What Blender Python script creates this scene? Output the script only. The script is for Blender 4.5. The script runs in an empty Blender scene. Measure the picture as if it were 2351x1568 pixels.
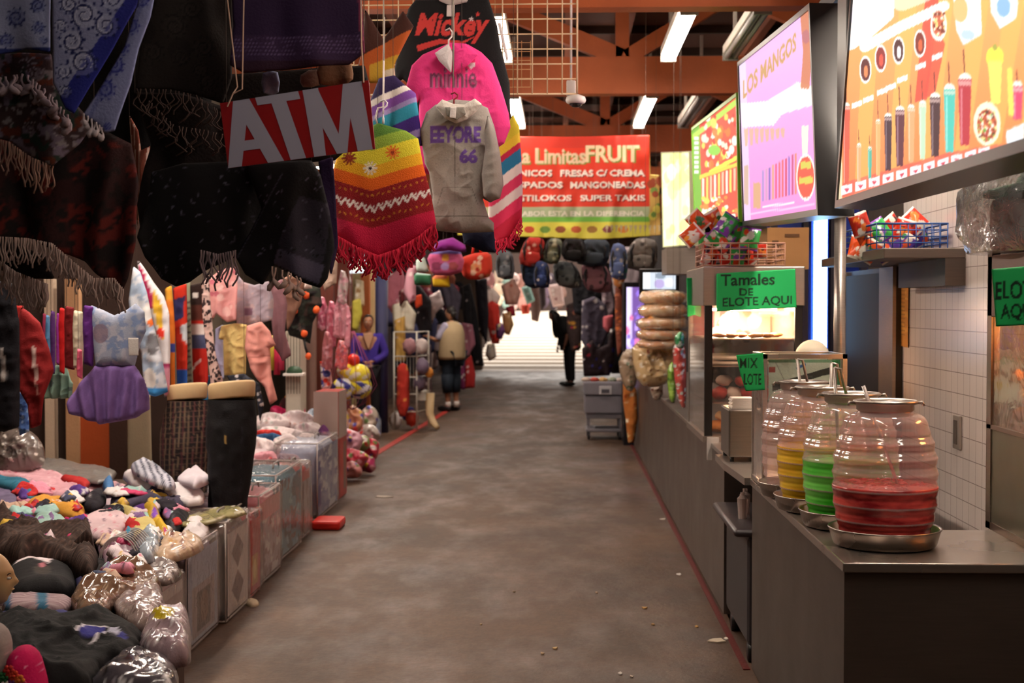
import bpy, bmesh, math, random
import numpy as np
from mathutils import Vector, Matrix, Euler
PI = math.pi
SC = bpy.context.scene
COL = SC.collection
# ------------------------------------------------------------------ camera, world, exposure
CAMH, FPX, W, H = 1.7, 3200.0, 2351, 1568
cam_data = bpy.data.cameras.new('camera')
cam = bpy.data.objects.new('camera', cam_data)
COL.objects.link(cam)
cam_data.sensor_width = 22.3
cam_data.lens = FPX * 22.3 / W
YAW, PITCH = math.atan(0.0342), math.atan(0.0256)
cam.location = (0, 0, CAMH)
cam.rotation_euler = (PI / 2 - PITCH, 0, YAW)
cam_data.clip_end = 300
cam_data.dof.use_dof = True
cam_data.dof.focus_distance = 5.6
cam_data.dof.aperture_fstop = 2.4
SC.camera = cam
SC.view_settings.view_transform = 'Standard'
SC.view_settings.look = 'None'
SC.view_settings.exposure = 0.5
SC.view_settings.gamma = 1
SC.view_settings.use_curve_mapping = False
SC.cycles.max_bounces = 8
SC.cycles.transparent_max_bounces = 24
SC.cycles.transmission_bounces = 8
SC.cycles.sample_clamp_indirect = 4
SC.cycles.caustics_reflective = False
SC.cycles.caustics_refractive = False
SC.cycles.use_denoising = True
world = bpy.data.worlds.new('world'); SC.world = world; world.use_nodes = True
bgn = world.node_tree.nodes['Background']
bgn.inputs[0].default_value = (1.0, 0.93, 0.86, 1); bgn.inputs[1].default_value = 1.3   # pale sky seen past the far doorway

TUBE, STALL = 26.0, 95.0      # strengths of hall tubes, stall tubes, sky-side lamp

CM = Euler(cam.rotation_euler, 'XYZ').to_matrix()
CMn = np.array(CM)
def ray(x, y):
    return CM @ Vector(((x - W / 2) / FPX, (H / 2 - y) / FPX, -1.0))
def at(x, y, Y):
    d = ray(x, y); return Vector((0, 0, CAMH)) + d * (Y / d.y)
def atz(x, y, Z):
    d = ray(x, y); return Vector((0, 0, CAMH)) + d * ((Z - CAMH) / d.z)
def atx(x, y, X):
    d = ray(x, y); return Vector((0, 0, CAMH)) + d * (X / d.x)
def proj(P):
    q = (np.asarray(P, float) - np.array([0, 0, CAMH])) @ CMn
    return np.stack([q[:, 0] / -q[:, 2] * FPX + W / 2, H / 2 - q[:, 1] / -q[:, 2] * FPX], 1)

# ------------------------------------------------------------------ colours and materials
def lin(c):
    c = np.asarray(c, float)
    return np.where(c <= 0.04045, c / 12.92, ((c + 0.055) / 1.055) ** 2.4)
def hx(h):
    h = h.lstrip('#'); return np.array([int(h[i:i + 2], 16) / 255 for i in (0, 2, 4)])
def L4(h): return tuple(lin(hx(h))) + (1,)
_M = {}
def _new(name):
    m = bpy.data.materials.new(name); m.use_nodes = True
    return m, m.node_tree.nodes, m.node_tree.links
def plain(h, rough=0.75, metal=0.0, bump=0.0, scale=60, spec=0.3, var=0.12):
    k = ('p', h, rough, metal, bump, scale, spec, var)
    if k in _M: return _M[k]
    m, n, l = _new('m_' + h.strip('#')); b = n['Principled BSDF']
    b.inputs['Roughness'].default_value = rough; b.inputs['Metallic'].default_value = metal
    b.inputs['Specular IOR Level'].default_value = spec
    tc = n.new('ShaderNodeTexCoord'); nz = n.new('ShaderNodeTexNoise'); nz.inputs['Scale'].default_value = scale / 8
    l.new(tc.outputs['Object'], nz.inputs['Vector'])
    mx = n.new('ShaderNodeMix'); mx.data_type = 'RGBA'
    c = np.array(L4(h)); mx.inputs['A'].default_value = tuple(c[:3] * (1 - var)) + (1,); mx.inputs['B'].default_value = tuple(np.minimum(c[:3] * (1 + var), 1)) + (1,)
    l.new(nz.outputs['Fac'], mx.inputs['Factor']); l.new(mx.outputs['Result'], b.inputs['Base Color'])
    if bump:
        nb = n.new('ShaderNodeTexNoise'); nb.inputs['Scale'].default_value = scale; l.new(tc.outputs['Object'], nb.inputs['Vector'])
        bp = n.new('ShaderNodeBump'); bp.inputs['Strength'].default_value = bump; bp.inputs['Distance'].default_value = 0.01
        l.new(nb.outputs['Fac'], bp.inputs['Height']); l.new(bp.outputs['Normal'], b.inputs['Normal'])
    _M[k] = m; return m
def vcol(rough=0.8, emit=0.0, bump=0.25, scale=120, coat=0.0, metal=0.0):
    k = ('v', rough, emit, bump, scale, coat, metal)
    if k in _M: return _M[k]
    m, n, l = _new('m_pattern'); b = n['Principled BSDF']
    at_ = n.new('ShaderNodeAttribute'); at_.attribute_name = 'Col'
    b.inputs['Roughness'].default_value = rough; b.inputs['Specular IOR Level'].default_value = 0.3
    b.inputs['Coat Weight'].default_value = coat; b.inputs['Metallic'].default_value = metal
    b.inputs['Coat Roughness'].default_value = 0.15
    if emit:
        b.inputs['Base Color'].default_value = (0.05, 0.05, 0.05, 1)
        l.new(at_.outputs['Color'], b.inputs['Emission Color']); b.inputs['Emission Strength'].default_value = emit
        b.inputs['Roughness'].default_value = 0.6; b.inputs['Specular IOR Level'].default_value = 0.12
    else:
        l.new(at_.outputs['Color'], b.inputs['Base Color'])
        if bump:
            tc = n.new('ShaderNodeTexCoord'); nb = n.new('ShaderNodeTexNoise'); nb.inputs['Scale'].default_value = scale
            l.new(tc.outputs['Object'], nb.inputs['Vector'])
            bp = n.new('ShaderNodeBump'); bp.inputs['Strength'].default_value = bump; bp.inputs['Distance'].default_value = 0.006
            l.new(nb.outputs['Fac'], bp.inputs['Height']); l.new(bp.outputs['Normal'], b.inputs['Normal'])
    _M[k] = m; return m
def glow(h, s):
    k = ('e', h, s)
    if k in _M: return _M[k]
    m, n, l = _new('m_glow'); b = n['Principled BSDF']
    b.inputs['Base Color'].default_value = L4(h); b.inputs['Emission Color'].default_value = L4(h); b.inputs['Emission Strength'].default_value = s
    _M[k] = m; return m
def clear(h='#ffffff', op=0.12, rough=0.08, wr=0.0, gl=0.5, scale=25, gs=0.6):
    """thin clear plastic or glass: mostly passes light, glossy where it wrinkles"""
    k = ('c', h, op, rough, wr, gl, scale, gs)
    if k in _M: return _M[k]
    m, n, l = _new('m_clear'); n.remove(n['Principled BSDF']); out = n['Material Output']
    t = n.new('ShaderNodeBsdfTransparent'); t.inputs[0].default_value = tuple(0.5 + 0.5 * np.array(L4(h)[:3])) + (1,)
    d = n.new('ShaderNodeBsdfDiffuse'); d.inputs[0].default_value = L4(h)
    g = n.new('ShaderNodeBsdfGlossy'); g.inputs[0].default_value = (1, 1, 1, 1); g.inputs['Roughness'].default_value = rough
    m1 = n.new('ShaderNodeMixShader'); m1.inputs[0].default_value = op; l.new(t.outputs[0], m1.inputs[1]); l.new(d.outputs[0], m1.inputs[2])
    fr = n.new('ShaderNodeLayerWeight'); fr.inputs[0].default_value = gl
    sc = n.new('ShaderNodeMath'); sc.operation = 'MULTIPLY'; sc.inputs[1].default_value = gs; l.new(fr.outputs['Facing'], sc.inputs[0])
    ad = n.new('ShaderNodeMath'); ad.operation = 'ADD'; ad.inputs[1].default_value = 0.05; l.new(sc.outputs[0], ad.inputs[0])
    m2 = n.new('ShaderNodeMixShader'); l.new(ad.outputs[0], m2.inputs[0]); l.new(m1.outputs[0], m2.inputs[1]); l.new(g.outputs[0], m2.inputs[2])
    if wr:
        tc = n.new('ShaderNodeTexCoord'); nz = n.new('ShaderNodeTexNoise'); nz.inputs['Scale'].default_value = scale; nz.inputs['Detail'].default_value = 3; nz.inputs['Distortion'].default_value = 1.2
        l.new(tc.outputs['Object'], nz.inputs['Vector'])
        bp = n.new('ShaderNodeBump'); bp.inputs['Strength'].default_value = wr; bp.inputs['Distance'].default_value = 0.02
        l.new(nz.outputs['Fac'], bp.inputs['Height']); l.new(bp.outputs['Normal'], g.inputs['Normal']); l.new(bp.outputs['Normal'], fr.inputs['Normal'])
    l.new(m2.outputs[0], out.inputs['Surface'])
    _M[k] = m; return m
def steel(h='#8f8983', rough=0.33, metal=0.9, sx=2.0, sz=40.0):
    k = ('s', h, rough, metal, sx, sz)
    if k in _M: return _M[k]
    m, n, l = _new('m_steel'); b = n['Principled BSDF']
    b.inputs['Metallic'].default_value = metal
    tc = n.new('ShaderNodeTexCoord'); mp = n.new('ShaderNodeMapping'); mp.inputs['Scale'].default_value = (sx, sx, sz)
    l.new(tc.outputs['Object'], mp.inputs[0]); nz = n.new('ShaderNodeTexNoise'); nz.inputs['Scale'].default_value = 4; nz.inputs['Detail'].default_value = 6
    l.new(mp.outputs[0], nz.inputs['Vector'])
    sm = n.new('ShaderNodeTexNoise'); sm.inputs['Scale'].default_value = 2.3; sm.inputs['Detail'].default_value = 8; l.new(tc.outputs['Object'], sm.inputs['Vector'])
    mr = n.new('ShaderNodeMapRange'); mr.inputs['To Min'].default_value = rough - 0.08; mr.inputs['To Max'].default_value = rough + 0.14
    l.new(sm.outputs['Fac'], mr.inputs['Value']); l.new(mr.outputs['Result'], b.inputs['Roughness'])
    mx = n.new('ShaderNodeMix'); mx.data_type = 'RGBA'; c = np.array(L4(h)[:3])
    mx.inputs['A'].default_value = tuple(c * 0.82) + (1,); mx.inputs['B'].default_value = tuple(np.minimum(c * 1.12, 1)) + (1,)
    l.new(nz.outputs['Fac'], mx.inputs['Factor']); l.new(mx.outputs['Result'], b.inputs['Base Color'])
    _M[k] = m; return m

# ------------------------------------------------------------------ things and parts
_org = {}
def tag(o, label=None, cat=None, group=None, kind=None):
    if label: o['label'] = label
    if cat: o['category'] = cat
    if group: o['group'] = group
    if kind: o['kind'] = kind
    return o
def thing(name, loc, label, cat, group=None):
    o = bpy.data.objects.new(name, None); o.empty_display_size = 0.05; COL.objects.link(o)
    o.location = loc; _org[o] = Vector(loc); return tag(o, label, cat, group)
def mesh_obj(name, V, Fs, mat, parent=None, smooth=True, cols=None, mats=None, mi=None):
    """V in world coordinates; its origin becomes the parent's origin, or its own base"""
    V = np.asarray(V, float).reshape(-1, 3)
    if parent is not None: org = np.array(_org[parent])
    else: org = np.array([(V[:, 0].min() + V[:, 0].max()) / 2, (V[:, 1].min() + V[:, 1].max()) / 2, V[:, 2].min()])
    me = bpy.data.meshes.new(name); me.from_pydata((V - org).tolist(), [], [list(f) for f in Fs])
    for m in (mats or [mat]): me.materials.append(m)
    if mi is not None: me.polygons.foreach_set('material_index', mi)
    me.polygons.foreach_set('use_smooth', [smooth] * len(me.polygons))
    if cols is not None:
        a = me.color_attributes.new('Col', 'FLOAT_COLOR', 'POINT')
        c4 = np.ones((len(V), 4)); c4[:, :3] = lin(np.clip(cols, 0, 1)); a.data.foreach_set('color', c4.ravel())
    me.update()
    o = bpy.data.objects.new(name, me); COL.objects.link(o)
    if parent is not None: o.parent = parent; _org[o] = _org[parent]
    else: o.location = org; _org[o] = Vector(org)
    # a sub-part hangs off a part that may itself carry its own origin
    if parent is not None: _org[o] = _org[parent] if parent.type == 'EMPTY' or parent.parent else _org[parent]
    return o
class MB:
    """collects simple shapes into one mesh"""
    def __init__(s): s.v, s.f = [], []
    def add(s, V, Fs):
        k = len(s.v); s.v += [tuple(p) for p in V]; s.f += [tuple(i + k for i in f) for f in Fs]; return s
    def box(s, x0, x1, y0, y1, z0, z1, bev=0.0):
        if bev <= 0:
            V = [(x, y, z) for z in (z0, z1) for y in (y0, y1) for x in (x0, x1)]
            return s.add(V, [(0, 2, 3, 1), (4, 5, 7, 6), (0, 1, 5, 4), (2, 6, 7, 3), (0, 4, 6, 2), (1, 3, 7, 5)])
        bm = bmesh.new(); bmesh.ops.create_cube(bm, size=1)
        for v in bm.verts: v.co = Vector(((x0 + x1) / 2 + v.co.x * (x1 - x0), (y0 + y1) / 2 + v.co.y * (y1 - y0), (z0 + z1) / 2 + v.co.z * (z1 - z0)))
        bmesh.ops.bevel(bm, geom=bm.edges[:], offset=min(bev, abs(x1 - x0) * .45, abs(y1 - y0) * .45, abs(z1 - z0) * .45), segments=2, affect='EDGES', profile=0.5)
        return s.bm(bm)
    def bm(s, bm):
        bm.verts.index_update(); s.add([v.co[:] for v in bm.verts], [[v.index for v in f.verts] for f in bm.faces]); bm.free(); return s
    def tube(s, pts, r, n=8, cap=True):
        pts = [Vector(p) for p in pts]; rs = r if hasattr(r, '__len__') else [r] * len(pts); k = len(s.v)
        up = None
        for i, p in enumerate(pts):
            d = (pts[min(i + 1, len(pts) - 1)] - pts[max(i - 1, 0)])
            d = d.normalized() if d.length > 1e-9 else Vector((0, 0, 1))
            if up is None: up = d.orthogonal().normalized()
            up = (up - d * up.dot(d)); up = up.normalized() if up.length > 1e-6 else d.orthogonal().normalized()
            w = d.cross(up)
            for j in range(n):
                a = 2 * PI * j / n; s.v.append(tuple(p + (up * math.cos(a) + w * math.sin(a)) * rs[i]))
        for i in range(len(pts) - 1):
            for j in range(n):
                a, b = k + i * n + j, k + i * n + (j + 1) % n; s.f.append((a, b, b + n, a + n))
        if cap: s.f.append(tuple(k + j for j in range(n))[::-1]); s.f.append(tuple(k + (len(pts) - 1) * n + j for j in range(n)))
        return s
    def bar(s, a, b, w, h):
        """a straight bar of rectangular section from a to b"""
        a, b = Vector(a), Vector(b); d = (b - a).normalized(); up = Vector((0, 0, 1)) if abs(d.z) < 0.95 else Vector((0, 1, 0))
        x = d.cross(up).normalized(); u = x.cross(d)
        V = [p + x * (sx * w / 2) + u * (sz * h / 2) for p in (a, b) for sx, sz in ((-1, -1), (1, -1), (1, 1), (-1, 1))]
        return s.add(V, [(3, 2, 1, 0), (4, 5, 6, 7), (0, 1, 5, 4), (1, 2, 6, 5), (2, 3, 7, 6), (3, 0, 4, 7)])
    def lathe(s, c, prof, n=48, wob=0.0):
        k = len(s.v)
        for i, (r, z) in enumerate(prof):
            for j in range(n):
                a = 2 * PI * j / n; s.v.append((c[0] + r * math.cos(a), c[1] + r * math.sin(a), c[2] + z))
        for i in range(len(prof) - 1):
            for j in range(n):
                a, b = k + i * n + j, k + i * n + (j + 1) % n; s.f.append((a, b, b + n, a + n))
        if prof[0][0] > 1e-5: s.f.append(tuple(k + j for j in range(n))[::-1])
        if prof[-1][0] > 1e-5: s.f.append(tuple(k + (len(prof) - 1) * n + j for j in range(n)))
        return s
    def open_lathe(s, c, prof, n=48):
        nf = len(s.f); s.lathe(c, prof, n); s.f = [f for i, f in enumerate(s.f) if i < nf or len(f) == 4]; return s
    def blob(s, c, rad, seed=0, amp=0.15, freq=3.0, sub=3, sq=1.0, rot=0.0):
        """a lumpy rounded body; sq<1 squares it off"""
        bm = bmesh.new(); bmesh.ops.create_icosphere(bm, subdivisions=sub, radius=1)
        rx, ry, rz = rad if hasattr(rad, '__len__') else (rad,) * 3
        for v in bm.verts:
            d = v.co.normalized()
            q = Vector([math.copysign(abs(t) ** sq, t) for t in d])
            k = 1 + amp * nz3(d.x * freq + seed * 7.1, d.y * freq + seed * 3.3, d.z * freq)
            x, y, z = q.x * rx * k, q.y * ry * k, q.z * rz * k
            v.co = Vector((c[0] + x * math.cos(rot) - y * math.sin(rot), c[1] + x * math.sin(rot) + y * math.cos(rot), c[2] + z))
        return s.bm(bm)
    def build(s, name, mat, parent=None, smooth=False, **k):
        return mesh_obj(name, s.v, s.f, mat, parent, smooth, **k)
from mathutils import noise as _mn
def nz3(x, y, z): return _mn.noise(Vector((x, y, z)))
def vn(x, y, seed=0):
    """smooth value noise on arrays, -1..1"""
    x = np.asarray(x, float) + seed * 17.13; y = np.asarray(y, float) + seed * 9.71
    xi, yi = np.floor(x), np.floor(y); fx, fy = x - xi, y - yi
    fx, fy = fx * fx * (3 - 2 * fx), fy * fy * (3 - 2 * fy)
    def h(a, b):
        t = np.sin(a * 127.1 + b * 311.7) * 43758.5453; return (t - np.floor(t)) * 2 - 1
    return (h(xi, yi) * (1 - fx) + h(xi + 1, yi) * fx) * (1 - fy) + (h(xi, yi + 1) * (1 - fx) + h(xi + 1, yi + 1) * fx) * fy
def inside(poly, X, Y):
    r = np.zeros(X.shape, bool); n = len(poly)
    for i in range(n):
        x0, y0 = poly[i]; x1, y1 = poly[(i + 1) % n]
        if y0 == y1: continue
        c = ((y0 > Y) != (y1 > Y)) & (X < (x1 - x0) * (Y - y0) / (y1 - y0) + x0); r ^= c
    return r
def nearest(poly, X, Y):
    best = np.full(X.shape, 1e18); bx = X.copy(); by = Y.copy(); n = len(poly)
    for i in range(n):
        x0, y0 = poly[i]; x1, y1 = poly[(i + 1) % n]; dx, dy = x1 - x0, y1 - y0
        t = np.clip(((X - x0) * dx + (Y - y0) * dy) / max(dx * dx + dy * dy, 1e-12), 0, 1)
        qx, qy = x0 + t * dx, y0 + t * dy; d = (X - qx) ** 2 + (Y - qy) ** 2; m = d < best
        best[m] = d[m]; bx[m] = qx[m]; by[m] = qy[m]
    return np.sqrt(best), bx, by
def curve(pts, k=4):
    """rounds an outline (closed Catmull-Rom)"""
    n = len(pts); P = [np.array(p, float) for p in pts]; out = []
    for i in range(n):
        a, b, c, d = P[i - 1], P[i], P[(i + 1) % n], P[(i + 2) % n]
        for j in range(k):
            t = j / k; out.append(tuple(0.5 * ((2 * b) + (c - a) * t + (2 * a - 5 * b + 4 * c - d) * t * t + (3 * b - a - 3 * c + d) * t ** 3)))
    return out

# ------------------------------------------------------------------ a small painter for printed patterns
def text_tris(s, bold=0.0):
    c = bpy.data.curves.new('t', 'FONT'); c.body = s; c.offset = bold; c.resolution_u = 3
    o = bpy.data.objects.new('t', c); COL.objects.link(o)
    me = o.to_mesh(); me.calc_loop_triangles()
    V = np.array([v.co[:2] for v in me.vertices]) if len(me.vertices) else np.zeros((0, 2))
    T = np.array([t.vertices[:] for t in me.loop_triangles]) if len(V) else np.zeros((0, 3), int)
    o.to_mesh_clear(); bpy.data.objects.remove(o); bpy.data.curves.remove(c)
    return V, T
class Pic:
    def __init__(s, x0, y0, x1, y1, base='#808080', k=1.0):
        s.x0, s.y0, s.k = x0, y0, k; s.w, s.h = int((x1 - x0) * k) + 1, int((y1 - y0) * k) + 1
        s.a = np.zeros((s.h, s.w, 3)) + (hx(base) if isinstance(base, str) else base)
        s.X, s.Y = np.meshgrid(x0 + np.arange(s.w) / k, y0 + np.arange(s.h) / k)
    def m(s, mask, c, al=1.0):
        c = hx(c) if isinstance(c, str) else c; s.a[mask] = s.a[mask] * (1 - al) + np.asarray(c) * al; return s
    def rect(s, x0, y0, x1, y1, c, al=1.0): return s.m((s.X >= x0) & (s.X < x1) & (s.Y >= y0) & (s.Y < y1), c, al)
    def ell(s, cx, cy, rx, ry, c, al=1.0): return s.m(((s.X - cx) / rx) ** 2 + ((s.Y - cy) / ry) ** 2 < 1, c, al)
    def ring(s, cx, cy, rx, ry, w, c, al=1.0):
        d = ((s.X - cx) / rx) ** 2 + ((s.Y - cy) / ry) ** 2; return s.m((d < 1) & (d > (1 - w) ** 2), c, al)
    def poly(s, pts, c, al=1.0): return s.m(inside(pts, s.X, s.Y), c, al)
    def line(s, pts, w, c, al=1.0):
        for (x0, y0), (x1, y1) in zip(pts, pts[1:]):
            dx, dy = x1 - x0, y1 - y0; t = np.clip(((s.X - x0) * dx + (s.Y - y0) * dy) / max(dx * dx + dy * dy, 1e-9), 0, 1)
            s.m((s.X - x0 - t * dx) ** 2 + (s.Y - y0 - t * dy) ** 2 < w * w / 4, c, al)
        return s
    def text(s, t, x0, y0, x1, y1, c, bold=0.0, sh=0.0, arc=0.0, al=1.0, slope=0.0):
        V, T = text_tris(t, bold)
        if not len(T): return s
        mn, mx = V.min(0), V.max(0); U = (V - mn) / (mx - mn)
        X = x0 + U[:, 0] * (x1 - x0) + sh * U[:, 1] * (y1 - y0); Y = y1 - U[:, 1] * (y1 - y0) - arc * (1 - (2 * U[:, 0] - 1) ** 2) + slope * U[:, 0]
        c = hx(c) if isinstance(c, str) else c
        for a, b, d in T:
            xs, ys = X[[a, b, d]], Y[[a, b, d]]
            i0, i1 = int(max((xs.min() - s.x0) * s.k - 1, 0)), int(min((xs.max() - s.x0) * s.k + 2, s.w))
            j0, j1 = int(max((ys.min() - s.y0) * s.k - 1, 0)), int(min((ys.max() - s.y0) * s.k + 2, s.h))
            if i0 >= i1 or j0 >= j1: continue
            mk = inside(list(zip(xs, ys)), s.X[j0:j1, i0:i1], s.Y[j0:j1, i0:i1]); sub = s.a[j0:j1, i0:i1]; sub[mk] = sub[mk] * (1 - al) + c * al
        return s
    def spots(s, n, cols, r0, r1, box=None, seed=1, asp=1.0, al=1.0):
        rng = random.Random(seed); b = box or (s.x0, s.y0, s.x0 + s.w / s.k, s.y0 + s.h / s.k)
        for _ in range(n):
            r = rng.uniform(r0, r1); cx, cy = rng.uniform(b[0], b[2]), rng.uniform(b[1], b[3])
            i0, i1 = int(max((cx - r - s.x0) * s.k - 1, 0)), int(min((cx + r - s.x0) * s.k + 2, s.w))
            j0, j1 = int(max((cy - r * asp - s.y0) * s.k - 1, 0)), int(min((cy + r * asp - s.y0) * s.k + 2, s.h))
            c = rng.choice(cols)
            if i0 >= i1 or j0 >= j1: continue
            mk = ((s.X[j0:j1, i0:i1] - cx) / r) ** 2 + ((s.Y[j0:j1, i0:i1] - cy) / (r * asp)) ** 2 < 1
            sub = s.a[j0:j1, i0:i1]; sub[mk] = sub[mk] * (1 - al) + hx(c) * al
        return s
    def blotch(s, c, scale=20, th=0.2, seed=3, al=1.0, sx=1.0):
        return s.m(vn(s.X / scale * sx, s.Y / scale, seed) + 0.5 * vn(s.X / scale * 2.3 * sx, s.Y / scale * 2.3, seed + 5) > th, c, al)
    def __call__(s, x, y):
        i = np.clip((np.asarray(x) - s.x0) * s.k, 0, s.w - 1.001); j = np.clip((np.asarray(y) - s.y0) * s.k, 0, s.h - 1.001)
        i0, j0 = i.astype(int), j.astype(int); fi, fj = (i - i0)[:, None], (j - j0)[:, None]; a = s.a
        i1, j1 = np.minimum(i0 + 1, s.w - 1), np.minimum(j0 + 1, s.h - 1)
        return (a[j0, i0] * (1 - fi) + a[j0, i1] * fi) * (1 - fj) + (a[j1, i0] * (1 - fi) + a[j1, i1] * fi) * fj

# ------------------------------------------------------------------ soft goods cut from an outline, at their own distance, size and thickness
def cloth(name, px, Y=None, Z=None, col='#888888', thick=0.03, rim=0.05, fold=0.012, ff=8.0, wr=0.0, wf=14.0, step=None,
          a=0.0, lean=0.0, parent=None, label=None, cat=None, group=None, seed=0, mat=None, rough=0.85, rnd=0, coat=0.0, bias=0.0):
    """outline px (photo pixels) laid on an upright plane at depth Y (turned by a, leant by lean) or a level plane at height Z"""
    if rnd: px = curve(px, rnd)
    if Z is not None: rj = random.Random(int(px[0][0] * 7 + px[0][1])); sp_ = (max(q[0] for q in px) - min(q[0] for q in px)) * .018; px = [(x + rj.uniform(-sp_, sp_), y + rj.uniform(-sp_, sp_) * .6) for x, y in px]
    seed = seed or int(abs(px[0][0] * 3 + px[0][1])) % 97
    cx, cy = np.mean([p[0] for p in px]), np.mean([p[1] for p in px])
    if Z is None:
        O = at(cx, cy, Y); d = Vector((math.cos(a), math.sin(a), 0)); u = Vector((0, math.sin(lean), math.cos(lean)))
    else:
        O = atz(cx, cy, Z); d = Vector((math.cos(a), math.sin(a), 0)); u = Vector((-math.sin(a) * math.cos(lean), math.cos(a) * math.cos(lean), math.sin(lean)))
    n = d.cross(u).normalized(); C0 = Vector((0, 0, CAMH)); poly = []
    for x, y in px:
        r = ray(x, y); t = (O - C0).dot(n) / r.dot(n); p = C0 + r * t - O; poly.append((p.dot(d), p.dot(u)))
    P = np.array(poly); mn, mx = P.min(0), P.max(0); size = max(mx - mn)
    st = step or size / 60; st = max(st, size / 260)
    nx, ny = int((mx[0] - mn[0]) / st) + 2, int((mx[1] - mn[1]) / st) + 2
    gx, gy = mn[0] - st / 2 + np.arange(nx + 1) * st, mn[1] - st / 2 + np.arange(ny + 1) * st
    X, Yg = np.meshgrid(gx, gy); cX, cY = np.meshgrid(gx[:-1] + st / 2, gy[:-1] + st / 2)
    cell = inside(poly, cX, cY)
    used = np.zeros(X.shape, int)
    used[:-1, :-1] += cell; used[1:, :-1] += cell; used[:-1, 1:] += cell; used[1:, 1:] += cell
    vm = used > 0; bd = vm & (used < 4)
    dist, bx, by = nearest(poly, X, Yg)
    dist = np.where(bd, 0, dist); X = np.where(bd, bx, X); Yg = np.where(bd, by, Yg)
    rim_ = min(rim, max(dist.max(), 1e-4)); t = np.clip(dist / rim_, 0, 1); prof = np.sqrt(np.clip(1 - (1 - t) ** 2, 0, 1))
    down = (mx[1] - Yg) / max(mx[1] - mn[1], 1e-6)
    fd = fold * np.sin(2 * PI * ff * X + 3.0 * vn(X * 5, Yg * 3, seed) + 1.5 * vn(X * 9, Yg * 1.5, seed + 2)) * (0.25 + 0.75 * down) if fold else 0 * X
    if Z is not None:
        ux, uy = X * 1.0, Yg * .8; w1 = X + .05 * vn(X * 9, Yg * 7, seed + 31); w2 = Yg + .06 * vn(X * 7, Yg * 8, seed + 37)
        cr = (1 - np.abs(vn(w1 * 7, w2 * 5, seed + 3))) ** 5 + .7 * (1 - np.abs(vn(w2 * 11 + w1 * 6, w1 * 10, seed + 5))) ** 5 + .4 * (1 - np.abs(vn(w1 * 24, w2 * 22, seed + 8))) ** 4
        wd = t * (wr * (cr - .35) + thick * .35 * vn(X * 4.5, Yg * 4.5, seed + 9))
    elif wr:
        w = (1 - np.abs(vn(X * wf + Yg * wf * .4, Yg * wf, seed + 11))) ** 2 + 0.5 * (1 - np.abs(vn(X * wf * 2.1, Yg * wf * 2.3 - X * wf, seed + 13))) ** 2
        wd = wr * (w - 0.7) * t
    else: wd = 0 * X
    fr = thick * (0.5 if Z is None else 0.75) * prof + fd + wd; bk = -thick * 0.5 * prof + fd if Z is None else 0 * X
    if bias: fr = fr + bias * down
    idx = np.full(X.shape, -1); idx[vm] = np.arange(vm.sum()); nv = int(vm.sum())
    inn = vm & ~bd; idb = idx.copy(); idb[inn] = nv + np.arange(inn.sum())
    dn, un, nn, On = np.array(d), np.array(u), np.array(n), np.array(O)
    A = On + X[vm][:, None] * dn + Yg[vm][:, None] * un + fr[vm][:, None] * nn
    B = On + X[inn][:, None] * dn + Yg[inn][:, None] * un + bk[inn][:, None] * nn
    flat = On + X[vm][:, None] * dn + Yg[vm][:, None] * un
    J, I = np.nonzero(cell)
    Fs = [(idx[j, i], idx[j, i + 1], idx[j + 1, i + 1], idx[j + 1, i]) for j, i in zip(J, I)]
    Fs += [(idb[j, i], idb[j + 1, i], idb[j + 1, i + 1], idb[j, i + 1]) for j, i in zip(J, I)]
    V = np.vstack([A, B]); cols = None
    if callable(col):
        q = proj(flat); ca = col(q[:, 0], q[:, 1]); q2 = proj(On + X[inn][:, None] * dn + Yg[inn][:, None] * un)
        cols = np.vstack([ca, col(q2[:, 0], q2[:, 1])]); m_ = mat or vcol(rough, coat=coat)
    else: m_ = mat or plain(col, rough, bump=0.25, scale=90, spec=0.25)
    o = mesh_obj(name, V, Fs, m_, parent, True, cols)
    return tag(o, label, cat, group)
def fringe(name, px, length, Y, h, n=40, parent=None, r=0.0022, seed=0, label=None, cat=None, tassel=False, sway=6):
    """strands hanging from a polyline of pixels; length in pixels"""
    rng = random.Random(seed); mb = MB(); seg = [(Vector(a), Vector(b)) for a, b in zip(px, px[1:])]
    tot = sum((b - a).length for a, b in seg)
    for i in range(n):
        s = (i + rng.random() * 0.6) / n * tot
        for a, b in seg:
            if s <= (b - a).length: break
            s -= (b - a).length
        p = a + (b - a) * min(s / max((b - a).length, 1e-6), 1); ll = length * rng.uniform(0.7, 1.15); x = p.x; pts = []; k = 6; ph = rng.uniform(0, 6); yo = rng.uniform(-.02, .02)
        for j in range(k + 1):
            pts.append(at(x + sway * math.sin(ph + j * 1.1) * j / k + rng.uniform(-1, 1), p.y - 2 + ll * j / k, Y + yo))
        rr = [r] * (k + 1)
        if tassel: rr = [r] * (k - 2) + [r * 2.6, r * 3.2, r * 1.8]
        mb.tube(pts, rr, 5)
    o = mb.build(name, plain(h, 0.9), parent, True); return tag(o, label, cat)
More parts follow.
